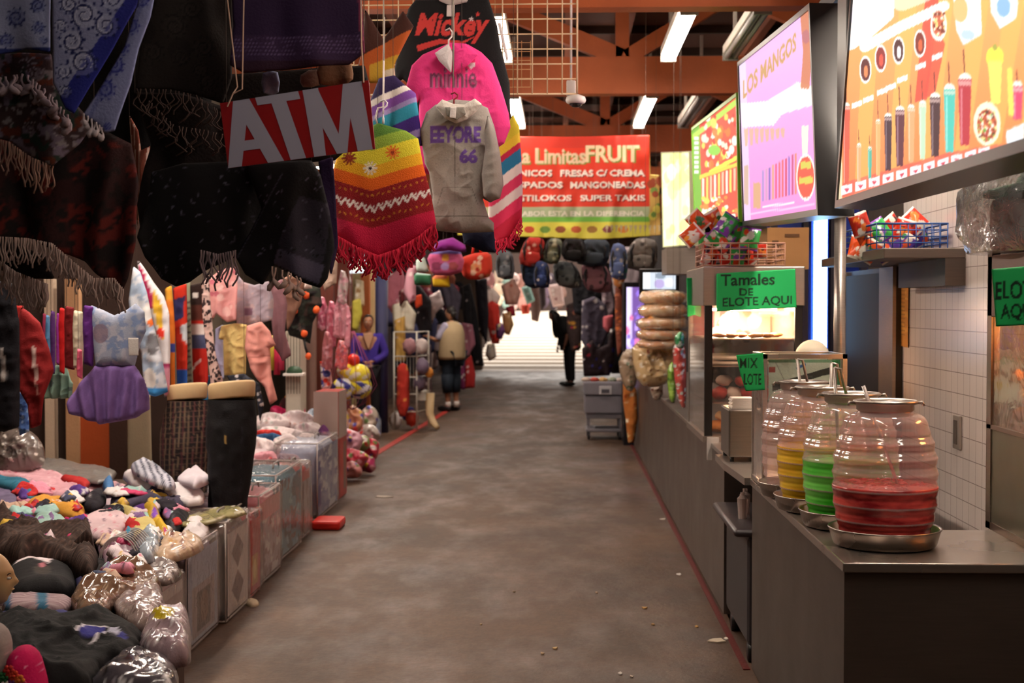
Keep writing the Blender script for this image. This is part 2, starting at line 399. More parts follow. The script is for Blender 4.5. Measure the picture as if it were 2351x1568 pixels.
def quad_board(name, c, pic, mat, parent=None, nx=120, ny=80, photo=False):
    """a flat printed face; c = corners top-left, top-right, bottom-right, bottom-left in world"""
    c = [np.array(p, float) for p in c]; u = np.linspace(0, 1, nx + 1); v = np.linspace(0, 1, ny + 1); U, Vv = np.meshgrid(u, v); U, Vv = U.ravel()[:, None], Vv.ravel()[:, None]
    P = (c[0] * (1 - U) + c[1] * U) * (1 - Vv) + (c[3] * (1 - U) + c[2] * U) * Vv
    if photo: q = proj(P); cols = pic(q[:, 0], q[:, 1])
    else: cols = pic(pic.x0 + U[:, 0] * (pic.w - 1) / pic.k, pic.y0 + Vv[:, 0] * (pic.h - 1) / pic.k)
    g = lambda j, i: j * (nx + 1) + i
    Fs = [(g(j + 1, i), g(j + 1, i + 1), g(j, i + 1), g(j, i)) for j in range(ny) for i in range(nx)]
    return mesh_obj(name, P, Fs, mat, parent, False, cols)
def letters(name, s, c, mat, parent=None, bold=0.0, u0=0.0, u1=1.0, v0=0.0, v1=1.0, depth=0.002, out=0.002, shear=0.0):
    """raised lettering laid on a board with corners c (tl,tr,br,bl), inside the u/v box"""
    V, T = text_tris(s, bold); mn, mx = V.min(0), V.max(0); U = (V - mn) / (mx - mn); c = [np.array(p, float) for p in c]
    u = (u0 + U[:, 0] * (u1 - u0) + shear * U[:, 1])[:, None]; v = (v1 - U[:, 1] * (v1 - v0))[:, None]
    P = (c[0] * (1 - u) + c[1] * u) * (1 - v) + (c[3] * (1 - u) + c[2] * u) * v
    n = np.cross(c[1] - c[0], c[0] - c[3]); n = n / np.linalg.norm(n)
    return mesh_obj(name, P + n * (out + depth), [tuple(t) for t in T], mat, parent, False)
def dup(o, loc=None, label=None, rz=None, scale=None, parent=None):
    c = o.copy(); COL.objects.link(c)
    if parent is not None: c.parent = parent
    if loc is not None: c.location = loc
    if rz is not None: c.rotation_euler.z = rz
    if scale is not None: c.scale = (scale,) * 3 if not hasattr(scale, '__len__') else scale
    if label: c['label'] = label
    for ch in list(o.children): dup(ch, parent=c)
    return c

def line_up(o, z=4.58):
    """the thread a hung article hangs by, up to the roof timbers"""
    me = o.data; i = max(range(len(me.vertices)), key=lambda j: me.vertices[j].co.z); p = _org[o] + me.vertices[i].co
    MB().tube([p - Vector((0, 0, .01)), Vector((p.x, p.y, z))], .0014, 4).build('hanging_line', plain('#5a5048', .7), o, True); return o
ORD = ['first', 'second', 'third', 'fourth', 'fifth', 'sixth', 'seventh', 'eighth', 'ninth', 'tenth', 'eleventh', 'twelfth', 'thirteenth', 'fourteenth']
# ================================================================== the setting
def struct(name, mb, mat, smooth=False):
    o = mb.build(name, mat, None, smooth); o['kind'] = 'structure'; return o
def floor_mat():
    m, n, l = _new('m_floor'); b = n['Principled BSDF']; tc = n.new('ShaderNodeTexCoord')
    def nz(s, d=6, sx=1, sy=1):
        mp = n.new('ShaderNodeMapping'); mp.inputs['Scale'].default_value = (sx, sy, 1); l.new(tc.outputs['Object'], mp.inputs[0])
        t = n.new('ShaderNodeTexNoise'); t.inputs['Scale'].default_value = s; t.inputs['Detail'].default_value = d; t.inputs['Roughness'].default_value = .65; l.new(mp.outputs[0], t.inputs['Vector']); return t
    a, c, f = nz(1.1), nz(28, 8), nz(2.6, 8, 1, .5)
    r1 = n.new('ShaderNodeValToRGB'); e = r1.color_ramp.elements
    e[0].position, e[0].color = .34, L4('#463428'); e[1].position, e[1].color = .68, L4('#664b37')
    l.new(a.outputs['Fac'], r1.inputs[0])
    mx = n.new('ShaderNodeMix'); mx.data_type = 'RGBA'; mx.blend_type = 'MULTIPLY'; mx.inputs['Factor'].default_value = .55
    r2 = n.new('ShaderNodeValToRGB'); e = r2.color_ramp.elements; e[0].position, e[0].color = .3, (.35, .35, .35, 1); e[1].position, e[1].color = .7, (1, 1, 1, 1)
    l.new(c.outputs['Fac'], r2.inputs[0]); l.new(r1.outputs[0], mx.inputs['A']); l.new(r2.outputs[0], mx.inputs['B']); l.new(mx.outputs['Result'], b.inputs['Base Color'])
    mr = n.new('ShaderNodeMapRange'); mr.inputs['From Min'].default_value = .42; mr.inputs['From Max'].default_value = .66; mr.inputs['To Min'].default_value = .62; mr.inputs['To Max'].default_value = .38
    l.new(f.outputs['Fac'], mr.inputs['Value']); l.new(mr.outputs['Result'], b.inputs['Roughness']); b.inputs['Specular IOR Level'].default_value = .42
    bp = n.new('ShaderNodeBump'); bp.inputs['Strength'].default_value = .5; bp.inputs['Distance'].default_value = .008; l.new(c.outputs['Fac'], bp.inputs['Height']); l.new(bp.outputs['Normal'], b.inputs['Normal'])
    return m
def tile_mat(h, size, grout='#8d7f76', rough=.25, rot=False):
    m, n, l = _new('m_tile'); b = n['Principled BSDF']; tc = n.new('ShaderNodeTexCoord'); mp = n.new('ShaderNodeMapping')
    sp = n.new('ShaderNodeSeparateXYZ'); cb = n.new('ShaderNodeCombineXYZ'); l.new(tc.outputs['Object'], sp.inputs[0])
    l.new(sp.outputs['Y' if rot else 'X'], cb.inputs[0]); l.new(sp.outputs['Z' if rot else 'Y'], cb.inputs[1]); l.new(cb.outputs[0], mp.inputs[0])
    t = n.new('ShaderNodeTexBrick'); t.offset = 0; l.new(mp.outputs[0], t.inputs['Vector'])
    t.inputs['Scale'].default_value = 1; t.inputs['Brick Width'].default_value = size; t.inputs['Row Height'].default_value = size; t.inputs['Mortar Size'].default_value = size * .02
    t.inputs['Color1'].default_value = L4(h); t.inputs['Color2'].default_value = tuple(np.array(L4(h)[:3]) * .93) + (1,); t.inputs['Mortar'].default_value = L4(grout)
    l.new(t.outputs['Color'], b.inputs['Base Color']); b.inputs['Roughness'].default_value = rough; return m
YE = 37.0                                   # the far doorway
struct('floor', MB().box(-4.6, 4.2, -3, YE, -.12, 0), floor_mat())
struct('trim_1', MB().box(.858, .89, 6.5, 24, 0, .005), plain('#5a1612', .6, bump=.3))            # red line painted along the counters' foot
struct('trim_2', MB().bar((-2.12, 15.6, .003), (-1.75, 24, .003), .09, .006), plain('#a8322a', .6, bump=.3))
WOODR = '#a8552f'
wood = plain(WOODR, .55, bump=.3, scale=30, var=.22)
woodd = plain('#4a2a1d', .7, bump=.4, scale=20, var=.3)
struct('ceiling', MB().box(-4.6, 4.2, -3, YE, 4.55, 4.7), woodd)
for k, Y in enumerate((4.9, 8.94, 12.56, 17.3, 22.5, 28, 33.5)):
    b = MB(); zt = 3.93
    b.box(-4.5, 4.1, Y, Y + .16, 3.6, zt)                       # bottom chord
    for xc in (-2.2, 0.2, 2.6):                                 # braces up to the roof
        b.bar((xc - 1.0, Y + .08, 4.5), (xc + .35, Y + .08, zt), .1, .16)
        b.bar((xc + 1.35, Y + .08, 4.5), (xc + .4, Y + .08, zt), .1, .14)
        b.box(xc + .3, xc + .42, Y + .03, Y + .13, zt, 4.55)
    o = b.build('ceiling_beam', wood); o['kind'] = 'structure'
b = MB()
for x in (-3.6, -2.6, -1.6, -.8, .05, .62, 1.16, 1.95, 2.9): b.box(x, x + .07, -2.9, YE, 4.36, 4.55)
struct('ceiling_joist', b, plain('#7c432b', .6, bump=.3))
b = MB()
for yy in np.arange(9.3, 36, 1.25): b.box(-4.5, 4.1, yy, yy + .05, 4.47, 4.55)
struct('ceiling_batten', b, plain('#3b2a22', .7))
struct('wall_left', MB().box(-4.72, -4.6, -3, YE, 0, 4.7), plain('#6a5d50', .8, bump=.2))
struct('wall_right', MB().box(4.2, 4.32, -3, YE, 0, 4.7), plain('#6e625a', .8, bump=.2))
struct('wall_back', MB().box(-4.6, 4.2, -3.12, -3, 0, 4.7), plain('#5c524a', .8, bump=.2))
struct('wall_front', MB().box(-4.6, -2.05, YE, YE + .15, 0, 4.7).box(1.6, 4.2, YE, YE + .15, 0, 4.7).box(-2.05, 1.6, YE, YE + .15, 3.1, 4.7), plain('#6b5a50', .8, bump=.2))
struct('trim_3', MB().box(-2.05, 1.6, YE - 1.0, YE - .02, 0, .012), plain('#9a8878', .45, bump=.2))   # worn metal sill
# the pale stepped ramp in daylight past the doorway
b = MB(); n_ = 22
for i in range(n_): b.box(-2.3, 2.2, YE + .15 + i * .95, YE + .15 + (i + 1) * .95 + .02, -.2, .03 + 1.45 * (i + 1) / n_)
struct('ground', b, plain('#e8ddd0', .7, var=.04))
struct('ground_2', MB().box(-9, 9, YE + .2, 75, -.3, -.01), plain('#b5a898', .8))
sun = bpy.data.lights.new('daylight', 'AREA'); sun.energy = 1500; sun.size = 7; sun.color = (1, .93, .85)
so = bpy.data.objects.new('daylight', sun); COL.objects.link(so); so.location = (0, 49, 9); so.rotation_euler = (0, 0, 0)

# ------------------------------------------------------------------ lamps
tube_on = glow('#fff1e2', TUBE)
def strip_lamp(x, y0, y1, z, on, label, group=None, stall=False, w=.13):
    t = thing('ceiling_strip_lamp', (x, (y0 + y1) / 2, z), label, 'ceiling lamp', group)
    MB().box(x - w / 2, x + w / 2, y0, y1, z + .03, z + .1, .01).box(x - .015, x + .015, y0 + .3, y0 + .32, z + .1, 4.45).box(x - .015, x + .015, y1 - .32, y1 - .3, z + .1, 4.45).build('housing', plain('#b9aea2', .5), t)
    for dx in (-.035, .035):
        b = MB().tube([(x + dx, y0 + .04, z), (x + dx, y1 - .04, z)], .024, 10)
        b.build('tube', (glow('#fff0e0', STALL) if stall else tube_on) if on else plain('#8f8a86', .3), t, True)
    b = MB()
    for yy in (y0, y1 - .035): b.box(x - w / 2, x + w / 2, yy, yy + .035, z - .03, z + .03)
    b.build('tube_holder', plain('#8d857c', .5), t)
    return t
strip_lamp(.92, 10.0, 11.95, 3.8, True, 'lit twin tube strip lamp between the first two beams', )
strip_lamp(.92, 14.0, 16.4, 3.8, True, 'lit twin tube strip lamp just beyond the second beam, nearer the menu boards')
strip_lamp(-.47, 10.0, 11.95, 3.8, True, 'lit strip lamp behind the wire grid and black sweatshirt')
strip_lamp(-.47, 14.0, 16.4, 3.8, True, 'lit lamp whose end shows beside the pink hoodie under the grid')
strip_lamp(1.44, 10.0, 11.9, 3.8, False, 'unlit strip lamp above the pink menu board')
strip_lamp(1.44, 14.0, 16.4, 3.8, False, 'unlit strip lamp beyond the second beam beside the green framed board')
for i, y in enumerate((20.0, 25.5, 31)):
    for x, n_ in ((.92, 'food'), (-.9, 'clothes')): strip_lamp(x, y, y + 2.2, 3.8, True, 'lit strip lamp beyond the banner on the %s side, %s towards the doorway' % (n_, ORD[i]), 'far strip lamps')
for y, n_ in ((-1.2, 'behind the viewer'), (2.2, 'before the shawls')): strip_lamp(.3, y, y + 2.2, 3.8, True, 'strip lamp over the near end of the aisle, the one ' + n_, 'near strip lamps')
# stall lamps over the clothes tables, above and behind the hanging shawls
for y, n_ in ((5.75, 'nearer'), (7.4, 'further')): strip_lamp(-2.5, y, y + 1.25, 3.3, True, 'strip lamp inside the clothes stall above the piled table, the %s one' % n_, 'clothes stall lamps', True)
strip_lamp(.1, 4.9, 6.1, 3.55, True, 'strip lamp over the aisle just in front of the hanging hoodies')
for y, n_ in ((9.9, 'nearer'), (12.7, 'further')): strip_lamp(-2.2, y, y + 1.25, 3.0, True, 'strip lamp inside the toy stall above the hanging outfits, the %s one' % n_, 'toy stall lamps', True)

for y, n_ in ((4.9, 'nearer'), (6.9, 'further')): strip_lamp(1.62, y, y + 1.25, 3.35, True, 'added unseen strip lamp inside the kitchen behind the menu boards, the %s one' % n_, 'added kitchen lamps', True)  # unseen lamps added to brighten the kitchen and its tiles
strip_lamp(1.9, 2.6, 3.8, 2.9, True, 'added unseen strip lamp in the near kitchen bay, lighting the green sign', 'added kitchen lamps')  # added out of view so the green paper sign gets light
strip_lamp(-2.3, 16.6, 17.8, 3.1, True, 'added hidden strip lamp above the woman in the violet cardigan', 'toy stall lamps', True)  # hidden lamp added to brighten the woman and the pink bags
strip_lamp(-1.9, 20.2, 21.4, 3.2, True, 'added hidden strip lamp above the shopper in the beige vest', 'toy stall lamps', True)  # hidden lamp added to brighten the shopper
# ================================================================== food counters along the aisle
ST = steel('#6e625a', .36, .75); STL = steel('#a89d94', .3, .85); STD = steel('#51463f', .4, .7); ALU = steel('#c9c0b8', .28, .9)
black = plain('#171413', .4); CX = .89
def counter_near():
    t = thing('steel_counter', (1.1, 5.4, 0), 'dark steel counter carrying the row of drink jars', 'counter')
    MB().box(CX, 1.98, 4.37, 5.0, .02, .87).box(CX + .002, 1.34, 5.0, 6.47, .02, .87).build('body', steel('#5b4f47', .42, .7), t)
    MB().box(CX - .008, 1.985, 4.35, 5.01, .87, .9, .004).box(CX - .008, 1.35, 5.0, 6.48, .87, .9, .004).build('worktop', steel('#a2968c', .26, .85), t)
    return t
counter_near()
t = thing('steel_counter', (1.1, 11.5, 0), 'long brown steel counter beyond the black waste bin', 'counter')
MB().box(CX, 1.44, 7.55, 12.05, .03, .875).build('body', ST, t)
MB().box(CX - .006, 1.44, 7.55, 12.05, .875, .9, .003).build('worktop', STL, t)
t = thing('steel_counter', (1.1, 14.0, 0), 'steel counter past the panel seam below the puffed snack bags', 'counter')
MB().box(CX + .005, 1.6, 12.09, 16.8, .03, .875).build('body', ST, t)
MB().box(CX - .006, 1.6, 12.09, 16.8, .875, .9, .003).build('worktop', STL, t)
t = thing('steel_shelf', (1.1, 7.1, .6), 'curved steel counter shelf over the waste bin gap', 'shelf')
MB().add([(x, y, z) for z in (.865, .9) for x, y in ((.86, 6.5), (1.5, 6.5), (1.5, 7.54), (.84, 7.54), (.835, 7.1))], [(4, 3, 2, 1, 0), (5, 6, 7, 8, 9), (0, 1, 6, 5), (1, 2, 7, 6), (2, 3, 8, 7), (3, 4, 9, 8), (4, 0, 5, 9)]).build('shelf_board', STL, t)
MB().box(1.44, 1.47, 6.5, 7.54, 0, .865).build('back_panel', plain('#0f0d0c', .6), t)
# waste bin in the gap
t = thing('waste_bin', (1.1, 7.0, 0), 'black plastic waste bin with a jutting tray lid between the counters', 'bin')
MB().box(.885, 1.3, 6.55, 7.42, .09, .62, .03).build('bin_body', plain('#262123', .45, spec=.4), t)
MB().box(.815, 1.32, 6.53, 7.45, .615, .655, .018).build('tray_lid', plain('#3b3335', .35, spec=.5), t, True)
for yy in (6.66, 7.3):
    MB().tube([(.90, yy, .05), (.94, yy, .05)], .05, 16).build('wheel', black, t, True)
for i, (x, y) in enumerate(((.93, 7.0), (.98, 6.86), (.9, 6.86))):
    b = MB(); b.open_lathe((x, y, .655), [(.022, 0), (.026, .07), (.028, .1), (.012, .115), (.012, .13)], 14)
    tag(b.build('sauce_bottle', clear('#e8cfc4', .45, .15)), ['clear sauce bottle on the bin lid, furthest in', 'clear sauce bottle on the bin lid beside the counter end', 'clear sauce bottle on the bin lid nearest the aisle'][i], 'bottle')

# ---------------- drink jars
def jar_profile(R=.17, h=.43, ribs=6, neck=.088, amp=.0044):
    pr = [(0.02, 0), (R * .78, 0), (R * .84, .02)]
    n = 90
    for i in range(n + 1):
        u = i / n; z = .02 + u * (h * .86 - .02)
        r = R * (.84 + .16 * math.sin(PI * min(u * 1.02, 1)) ** .8) if u < .62 else R * (.84 + .16 * math.sin(PI * .62) ** .8) - (u - .62) / .38 * R * .17 * ((u - .62) / .38) ** .9
        rib = amp * math.cos(u * (ribs + 1) * 2 * PI) ** 3 if .04 < u < .93 else 0
        pr.append((r + rib, z))
    z0 = h * .86; r0 = pr[-1][0]
    for i in range(1, 9):
        a = i / 8 * PI / 2; pr.append((neck + (r0 - neck) * math.cos(a) ** 1.0, z0 + (h * .1) * math.sin(a)))
    pr.append((neck, h)); return pr
def liquid_mat(c1, c2, scale=8, dark=None):
    m, n, l = _new('m_drink'); b = n['Principled BSDF']; tc = n.new('ShaderNodeTexCoord'); mp = n.new('ShaderNodeMapping'); mp.inputs['Scale'].default_value = (1, 1, 3)
    nz = n.new('ShaderNodeTexNoise'); nz.inputs['Scale'].default_value = scale; nz.inputs['Detail'].default_value = 6; l.new(tc.outputs['Object'], mp.inputs[0]); l.new(mp.outputs[0], nz.inputs['Vector'])
    r = n.new('ShaderNodeValToRGB'); e = r.color_ramp.elements; e[0].position, e[0].color = .38, L4(c1); e[1].position, e[1].color = .62, L4(c2)
    l.new(nz.outputs['Fac'], r.inputs[0]); l.new(r.outputs[0], b.inputs['Base Color']); b.inputs['Roughness'].default_value = .16; b.inputs['Subsurface Weight'].default_value = .3
    b.inputs['Subsurface Radius'].default_value = (.05, .03, .02); return m
def drink_jar(y, x, lvl, mat, label, foam=None, stir=None, hs=1.0):
    z = .9; h = .445 * hs
    t = thing('drink_jar', (x, y, z), label, 'drink jar', 'ribbed drink jars on the steel counter')
    pr = jar_profile(h=h)
    MB().open_lathe((x, y, z + .018), pr, 72).build('jar_body', clear('#f0d4ce', .3, .1, gl=.25, gs=.42), t, True)
    if lvl:
        lp = [(0, .004)] + [(r + .0014, max(zz, .002)) for r, zz in jar_profile(h=h, amp=.0026)[1:] if zz < lvl]; rr = lp[-1][0]; lp += [(rr, lvl), (rr - .006, lvl + .001), (0.001, lvl + .002)]
        o = MB().lathe((x, y, z + .018), lp, 64).build('drink', mat, t, True)
        if foam:
            rng = random.Random(5); b = MB()
            for i in range(70):
                a, q = rng.uniform(0, 2 * PI), math.sqrt(rng.random()) * (rr - .02); b.blob((x + q * math.cos(a), y + q * math.sin(a), z + .018 + lvl), (rng.uniform(.006, .016), rng.uniform(.006, .016), .006), i, .3, 2, 1)
            tag(b.build('fruit_pulp', foam, o, True), None, None, None, 'stuff')
    # steel neck ring and lid rim
    MB().open_lathe((x, y, z + .018), [(.086, h - .015), (.094, h - .008), (.094, h + .008), (.104, h + .014), (.106, h + .02), (.1, h + .024), (.09, h + .02), (.084, h + .004), (.08, h - .03)], 56).build('neck_ring', STL, t, True)
    b = MB()
    for s in (-1, 1): b.tube([(x + s * .098, y, z + h + .03), (x + s * .12, y - .01, z + h + .035), (x + s * .125, y - .012, z + h + .022)], .005, 8)
    b.build('handle_lug', STL, t, True)
    MB().lathe((x, y, z), [(.0, .001), (.15, .001), (.166, .006), (.178, .06), (.184, .064), (.186, .06), (.182, .056), (.17, .012), (.14, .016), (.001, .016)][::1], 64).build('drip_tray', steel('#b0a49a', .24, .95), t, True)
    if stir:
        (dx, dy), (ex, ey) = stir
        a = Vector((x + dx, y + dy, z + h * .45)); c = Vector((x + ex, y + ey, z + h + (.085 if foam else .13)))
        MB().tube([a, a.lerp(c, .5), c], [.006, .006, .007], 8).build('ladle_handle', clear('#d9c2b4', .55, .2) if lvl and foam else STL, t, True)
        if not foam: MB().tube([c, c + Vector((.022, 0, -.004)), c + Vector((.05, 0, -.13))], .006, 8).build('ladle_hook', STL, t, True)
    return t
red_l = liquid_mat('#8e1f24', '#e0544c', 9); grn_l = liquid_mat('#3fbf2a', '#7ee05e', 4); yel_l = liquid_mat('#e0a318', '#f4c53c', 5)
drink_jar(4.68, 1.085, .185, red_l, 'ribbed jar half full of red strawberry drink in the nearest tray', plain('#c2463f', .4), ((.05, .03), (-.06, .06)))
drink_jar(5.08, 1.055, .225, grn_l, 'ribbed jar of bright green drink behind the red one', None, ((-.04, 0), (-.06, 0)))
drink_jar(5.48, 1.025, .235, yel_l, 'ribbed jar of yellow pineapple drink behind the green one', None, ((.03, .0), (.04, .02)))
drink_jar(5.88, 1.02, 0, None, 'ribbed clear jar, empty, last of the row by the small glass case', None, ((.02, 0), (-.02, .02)))

# ---------------- small glass case at the end of the counter
def glass_case(name, x0, x1, y0, y1, z0, z1, fr, label, fm, parent=None):
    t = thing(name, ((x0 + x1) / 2, (y0 + y1) / 2, z0), label, 'display case')
    for x in (x0, x1 - fr):
        for y in (y0, y1 - fr): MB().box(x, x + fr, y, y + fr, z0, z1).build('corner_post', fm, t)
    MB().box(x0, x1, y0, y0 + fr, z1 - fr, z1).box(x0, x1, y1 - fr, y1, z1 - fr, z1).box(x0, x0 + fr, y0 + fr, y1 - fr, z1 - fr, z1).box(x1 - fr, x1, y0 + fr, y1 - fr, z1 - fr, z1).build('lid', fm, t)
    MB().box(x0, x1, y0, y1, z0, z0 + fr).build('base', fm, t)
    return t
t = glass_case('glass_case', .885, 1.25, 6.1, 6.45, .905, 1.49, .02, 'small aluminium glass case behind the empty jar', ALU)
g = clear('#eef8f2', .02, .04, gl=.15, gs=.2)
MB().box(.889, .893, 6.12, 6.43, .93, 1.47).build('side_pane', clear('#dcc8be', .3, .08, wr=.3, scale=6), t)
MB().box(.905, 1.23, 6.104, 6.108, .93, 1.47).build('front_pane', g, t)
p = Pic(0, 0, 200, 130, '#eef4ea').rect(0, 0, 200, 10, '#7fa98b').rect(186, 0, 200, 130, '#3f8f5c').rect(176, 4, 194, 24, '#1f7a3e').rect(2, 24, 20, 40, '#c03a35')
p.poly([(10, 76), (150, 30), (176, 22), (184, 42), (150, 50), (12, 98)], '#15120f').line([(80, 26), (100, 16)], 8, '#3a6fc0').rect(166, 70, 190, 96, '#cfc53c').line([(20, 10), (60, 100)], 2, '#9a9a9a')
quad_board('notice_board', [(.915, 6.14, 1.465), (1.23, 6.14, 1.465), (1.23, 6.14, 1.28), (.915, 6.14, 1.28)], p, vcol(.4), t, 100, 60)
def neon_sign(name, px, Y, words_, label, lean=0.0, a=0.0, pic=None, thick=.004, step=.004, fold=.006):
    x0, y0 = min(q[0] for q in px), min(q[1] for q in px); x1, y1 = max(q[0] for q in px), max(q[1] for q in px)
    p = Pic(x0 - 2, y0 - 2, x1 + 2, y1 + 2, '#1fb25e', 2.0)
    for w_ in words_: p.text(*w_[:5], '#0d2b1a', bold=w_[5] if len(w_) > 5 else .012, slope=w_[6] if len(w_) > 6 else 0)
    if pic: pic(p)
    return cloth(name, px, Y, col=p, thick=thick, rim=.004, fold=fold, ff=1.3, step=step, mat=vcol(.55, bump=0), label=label, cat='sign', a=a, lean=lean)
neon_sign('paper_sign', [(1690, 815), (1752, 810), (1756, 895), (1712, 898), (1700, 860)], 6.06, [('MIX', 1698, 822, 1740, 846), ('LOTE', 1708, 858, 1748, 884)], 'folded green paper sign draped on the small glass case corner')
# ---------------- steel box with napkins on the shelf
t = thing('steel_box', (.97, 7.35, .9), 'squat steel warming box beside the heated display', 'warming box')
MB().box(.865, 1.045, 7.15, 7.5, .925, 1.17, .008).build('body', steel('#837b72', .32, .85), t)
b = MB()
for x in (.885, 1.025):
    for y in (7.18, 7.47): b.tube([(x, y, .9), (x, y, .926)], .012, 10)
b.build('foot', black, t, True)
b = MB()
for i in range(9): b.box(.885 + .003 * (i % 3), 1.0 + .003 * (i % 2), 7.2, 7.34, 1.171 + i * .006, 1.176 + i * .006)
tag(b.build('napkin_stack', plain('#e9d9cb', .9)), 'stack of paper napkins on the steel warming box', 'napkins')

# ---------------- heated display of tamales
t = thing('heated_display', (1.14, 8.7, .9), 'tall lit steel and glass food warmer carrying a green hand-lettered sign', 'food warmer')
x0, x1, y0, y1 = .85, 1.42, 8.2, 9.25
for x in (x0, x1 - .045):
    MB().box(x, x + .045, y0, y0 + .03, .93, 1.72).build('front_post', black, t)
    MB().box(x, x + .03, y1 - .04, y1, .93, 1.72).build('rear_post', STL, t)
MB().box(x0 - .012, x1 + .01, y0 - .012, y1, 1.7, 1.93, .006).build('header', STL, t)
MB().box(x0 - .01, x1 + .01, y0 - .01, y1, .9, .935).build('base', STL, t)
MB().box(x1 - .035, x1 - .03, y0 + .03, y1 - .04, .93, 1.7).build('side_pane', clear('#f0d8c0', .25, .1), t)
MB().box(x0 + .004, x0 + .008, y0 + .03, y1 - .04, .93, 1.7).build('side_pane', clear('#e8d8cc', .15, .05), t)
MB().box(x0 + .05, x1 - .05, y0 + .008, y0 + .012, .93, 1.7).build('front_pane', clear('#fff4ea', .02, .04, gl=.15, gs=.2), t)
p = Pic(0, 0, 200, 110, '#9c8a86').rect(0, 0, 55, 110, '#7a3038').spots(7, ['#55464c', '#c9beb8'], 12, 20, (60, 10, 190, 90), 4).spots(6, ['#e6dad2', '#b06a5a'], 8, 13, (60, 10, 190, 90), 9)
quad_board('back_poster', [(x0 + .03, y1 - .05, 1.7), (x1 - .04, y1 - .05, 1.7), (x1 - .04, y1 - .05, 1.35), (x0 + .03, y1 - .05, 1.35)], p, vcol(.35), t, 60, 40)
for z in (1.12, 1.34, 1.5): MB().box(x0 + .03, x1 - .04, y0 + .05, y1 - .05, z, z + .008).build('wire_shelf', STL, t)
MB().box(x0 + .12, x1 - .12, y0 + .2, y1 - .2, 1.67, 1.685).build('heat_lamp', glow('#ffd9b0', 60), t)
def small(name, mb, mat, label, cat, group=None, smooth=True): return tag(mb.build(name, mat, None, smooth), label, cat, group)
rng = random.Random(3)
def heap_row(name, z, x0, x1, y0, y1, n, r, cols, label, cat, group, fl=.5):
    for i in range(n):
        b = MB().blob((x0 + (x1 - x0) * (i + .5) / n, rng.uniform(y0, y1), z + r * fl), (r * rng.uniform(.8, 1.2), r * 1.3, r * fl), i + int(z * 50), .25, 2.5, 2)
        small(name, b, plain(cols[i % len(cols)], .5, bump=.4), label + ', %s from the aisle' % ORD[i], cat, group)
heap_row('churro', 1.508, .92, 1.34, 8.3, 8.5, 6, .045, ['#b06a35', '#c98548'], 'brown fried pastry on the top shelf of the warmer', 'pastry', 'pastries on the top warmer shelf', .35)
for i, z in enumerate((1.355, 1.375)):
    small('foil_tray', MB().box(.9 + i * .01, 1.36, 8.27, 8.9, 1.35 + i * .03, 1.37 + i * .03, .01), plain('#f3dcc4', .5), ['pale lower pastry tray on the warmer shelf', 'pale pastry tray lying on another one in the warmer'][i], 'tray')
heap_row('filled_roll', 1.128, .93, 1.33, 8.3, 8.5, 5, .055, ['#c23b33', '#e9d3c4', '#b5302c'], 'red and cream filled roll on the middle shelf of the warmer', 'roll', 'rolls on the middle warmer shelf', .8)
heap_row('filled_roll', 1.215, .95, 1.31, 8.32, 8.5, 4, .05, ['#e8cdbb', '#cf4840'], 'red topped roll heaped upon the others in the warmer', 'roll', 'upper rolls in the warmer', .7)
heap_row('tamale', .937, .92, 1.34, 8.3, 8.45, 6, .055, ['#e08a3c', '#f0b060', '#c9702f'], 'orange wrapped tamale at the floor of the warmer', 'tamale', 'tamales on the warmer floor', .7)
heap_row('tamale', 1.01, .94, 1.32, 8.3, 8.45, 5, .05, ['#f0c088', '#d9803a'], 'orange wrapped tamale on top of the bottom layer in the warmer', 'tamale', 'upper tamales in the warmer', .6)
neon_sign('paper_sign', [(1645, 628), (1826, 617), (1829, 706), (1645, 715)], 8.15, [('Tamales', 1655, 630, 1779, 657, .02, -3), ('DE', 1698, 662, 1729, 679, .02), ('ELOTE AQUI', 1659, 684, 1818, 708, .02, -6)], 'green paper sign reading Tamales de Elote on the warmer header')
neon_sign('paper_sign', [(1576, 638), (1594, 638), (1596, 722), (1578, 728)], 8.9, [], 'narrow green paper note on the aisle side of the warmer', a=.2)
MB_ = MB().box(.862, .93, 8.15, 8.185, .8, .93)
tag(MB_.build('foil_liner', plain('#cfc4bb', .3, .3)), 'crumpled foil liner hanging at the warmer foot', 'foil')

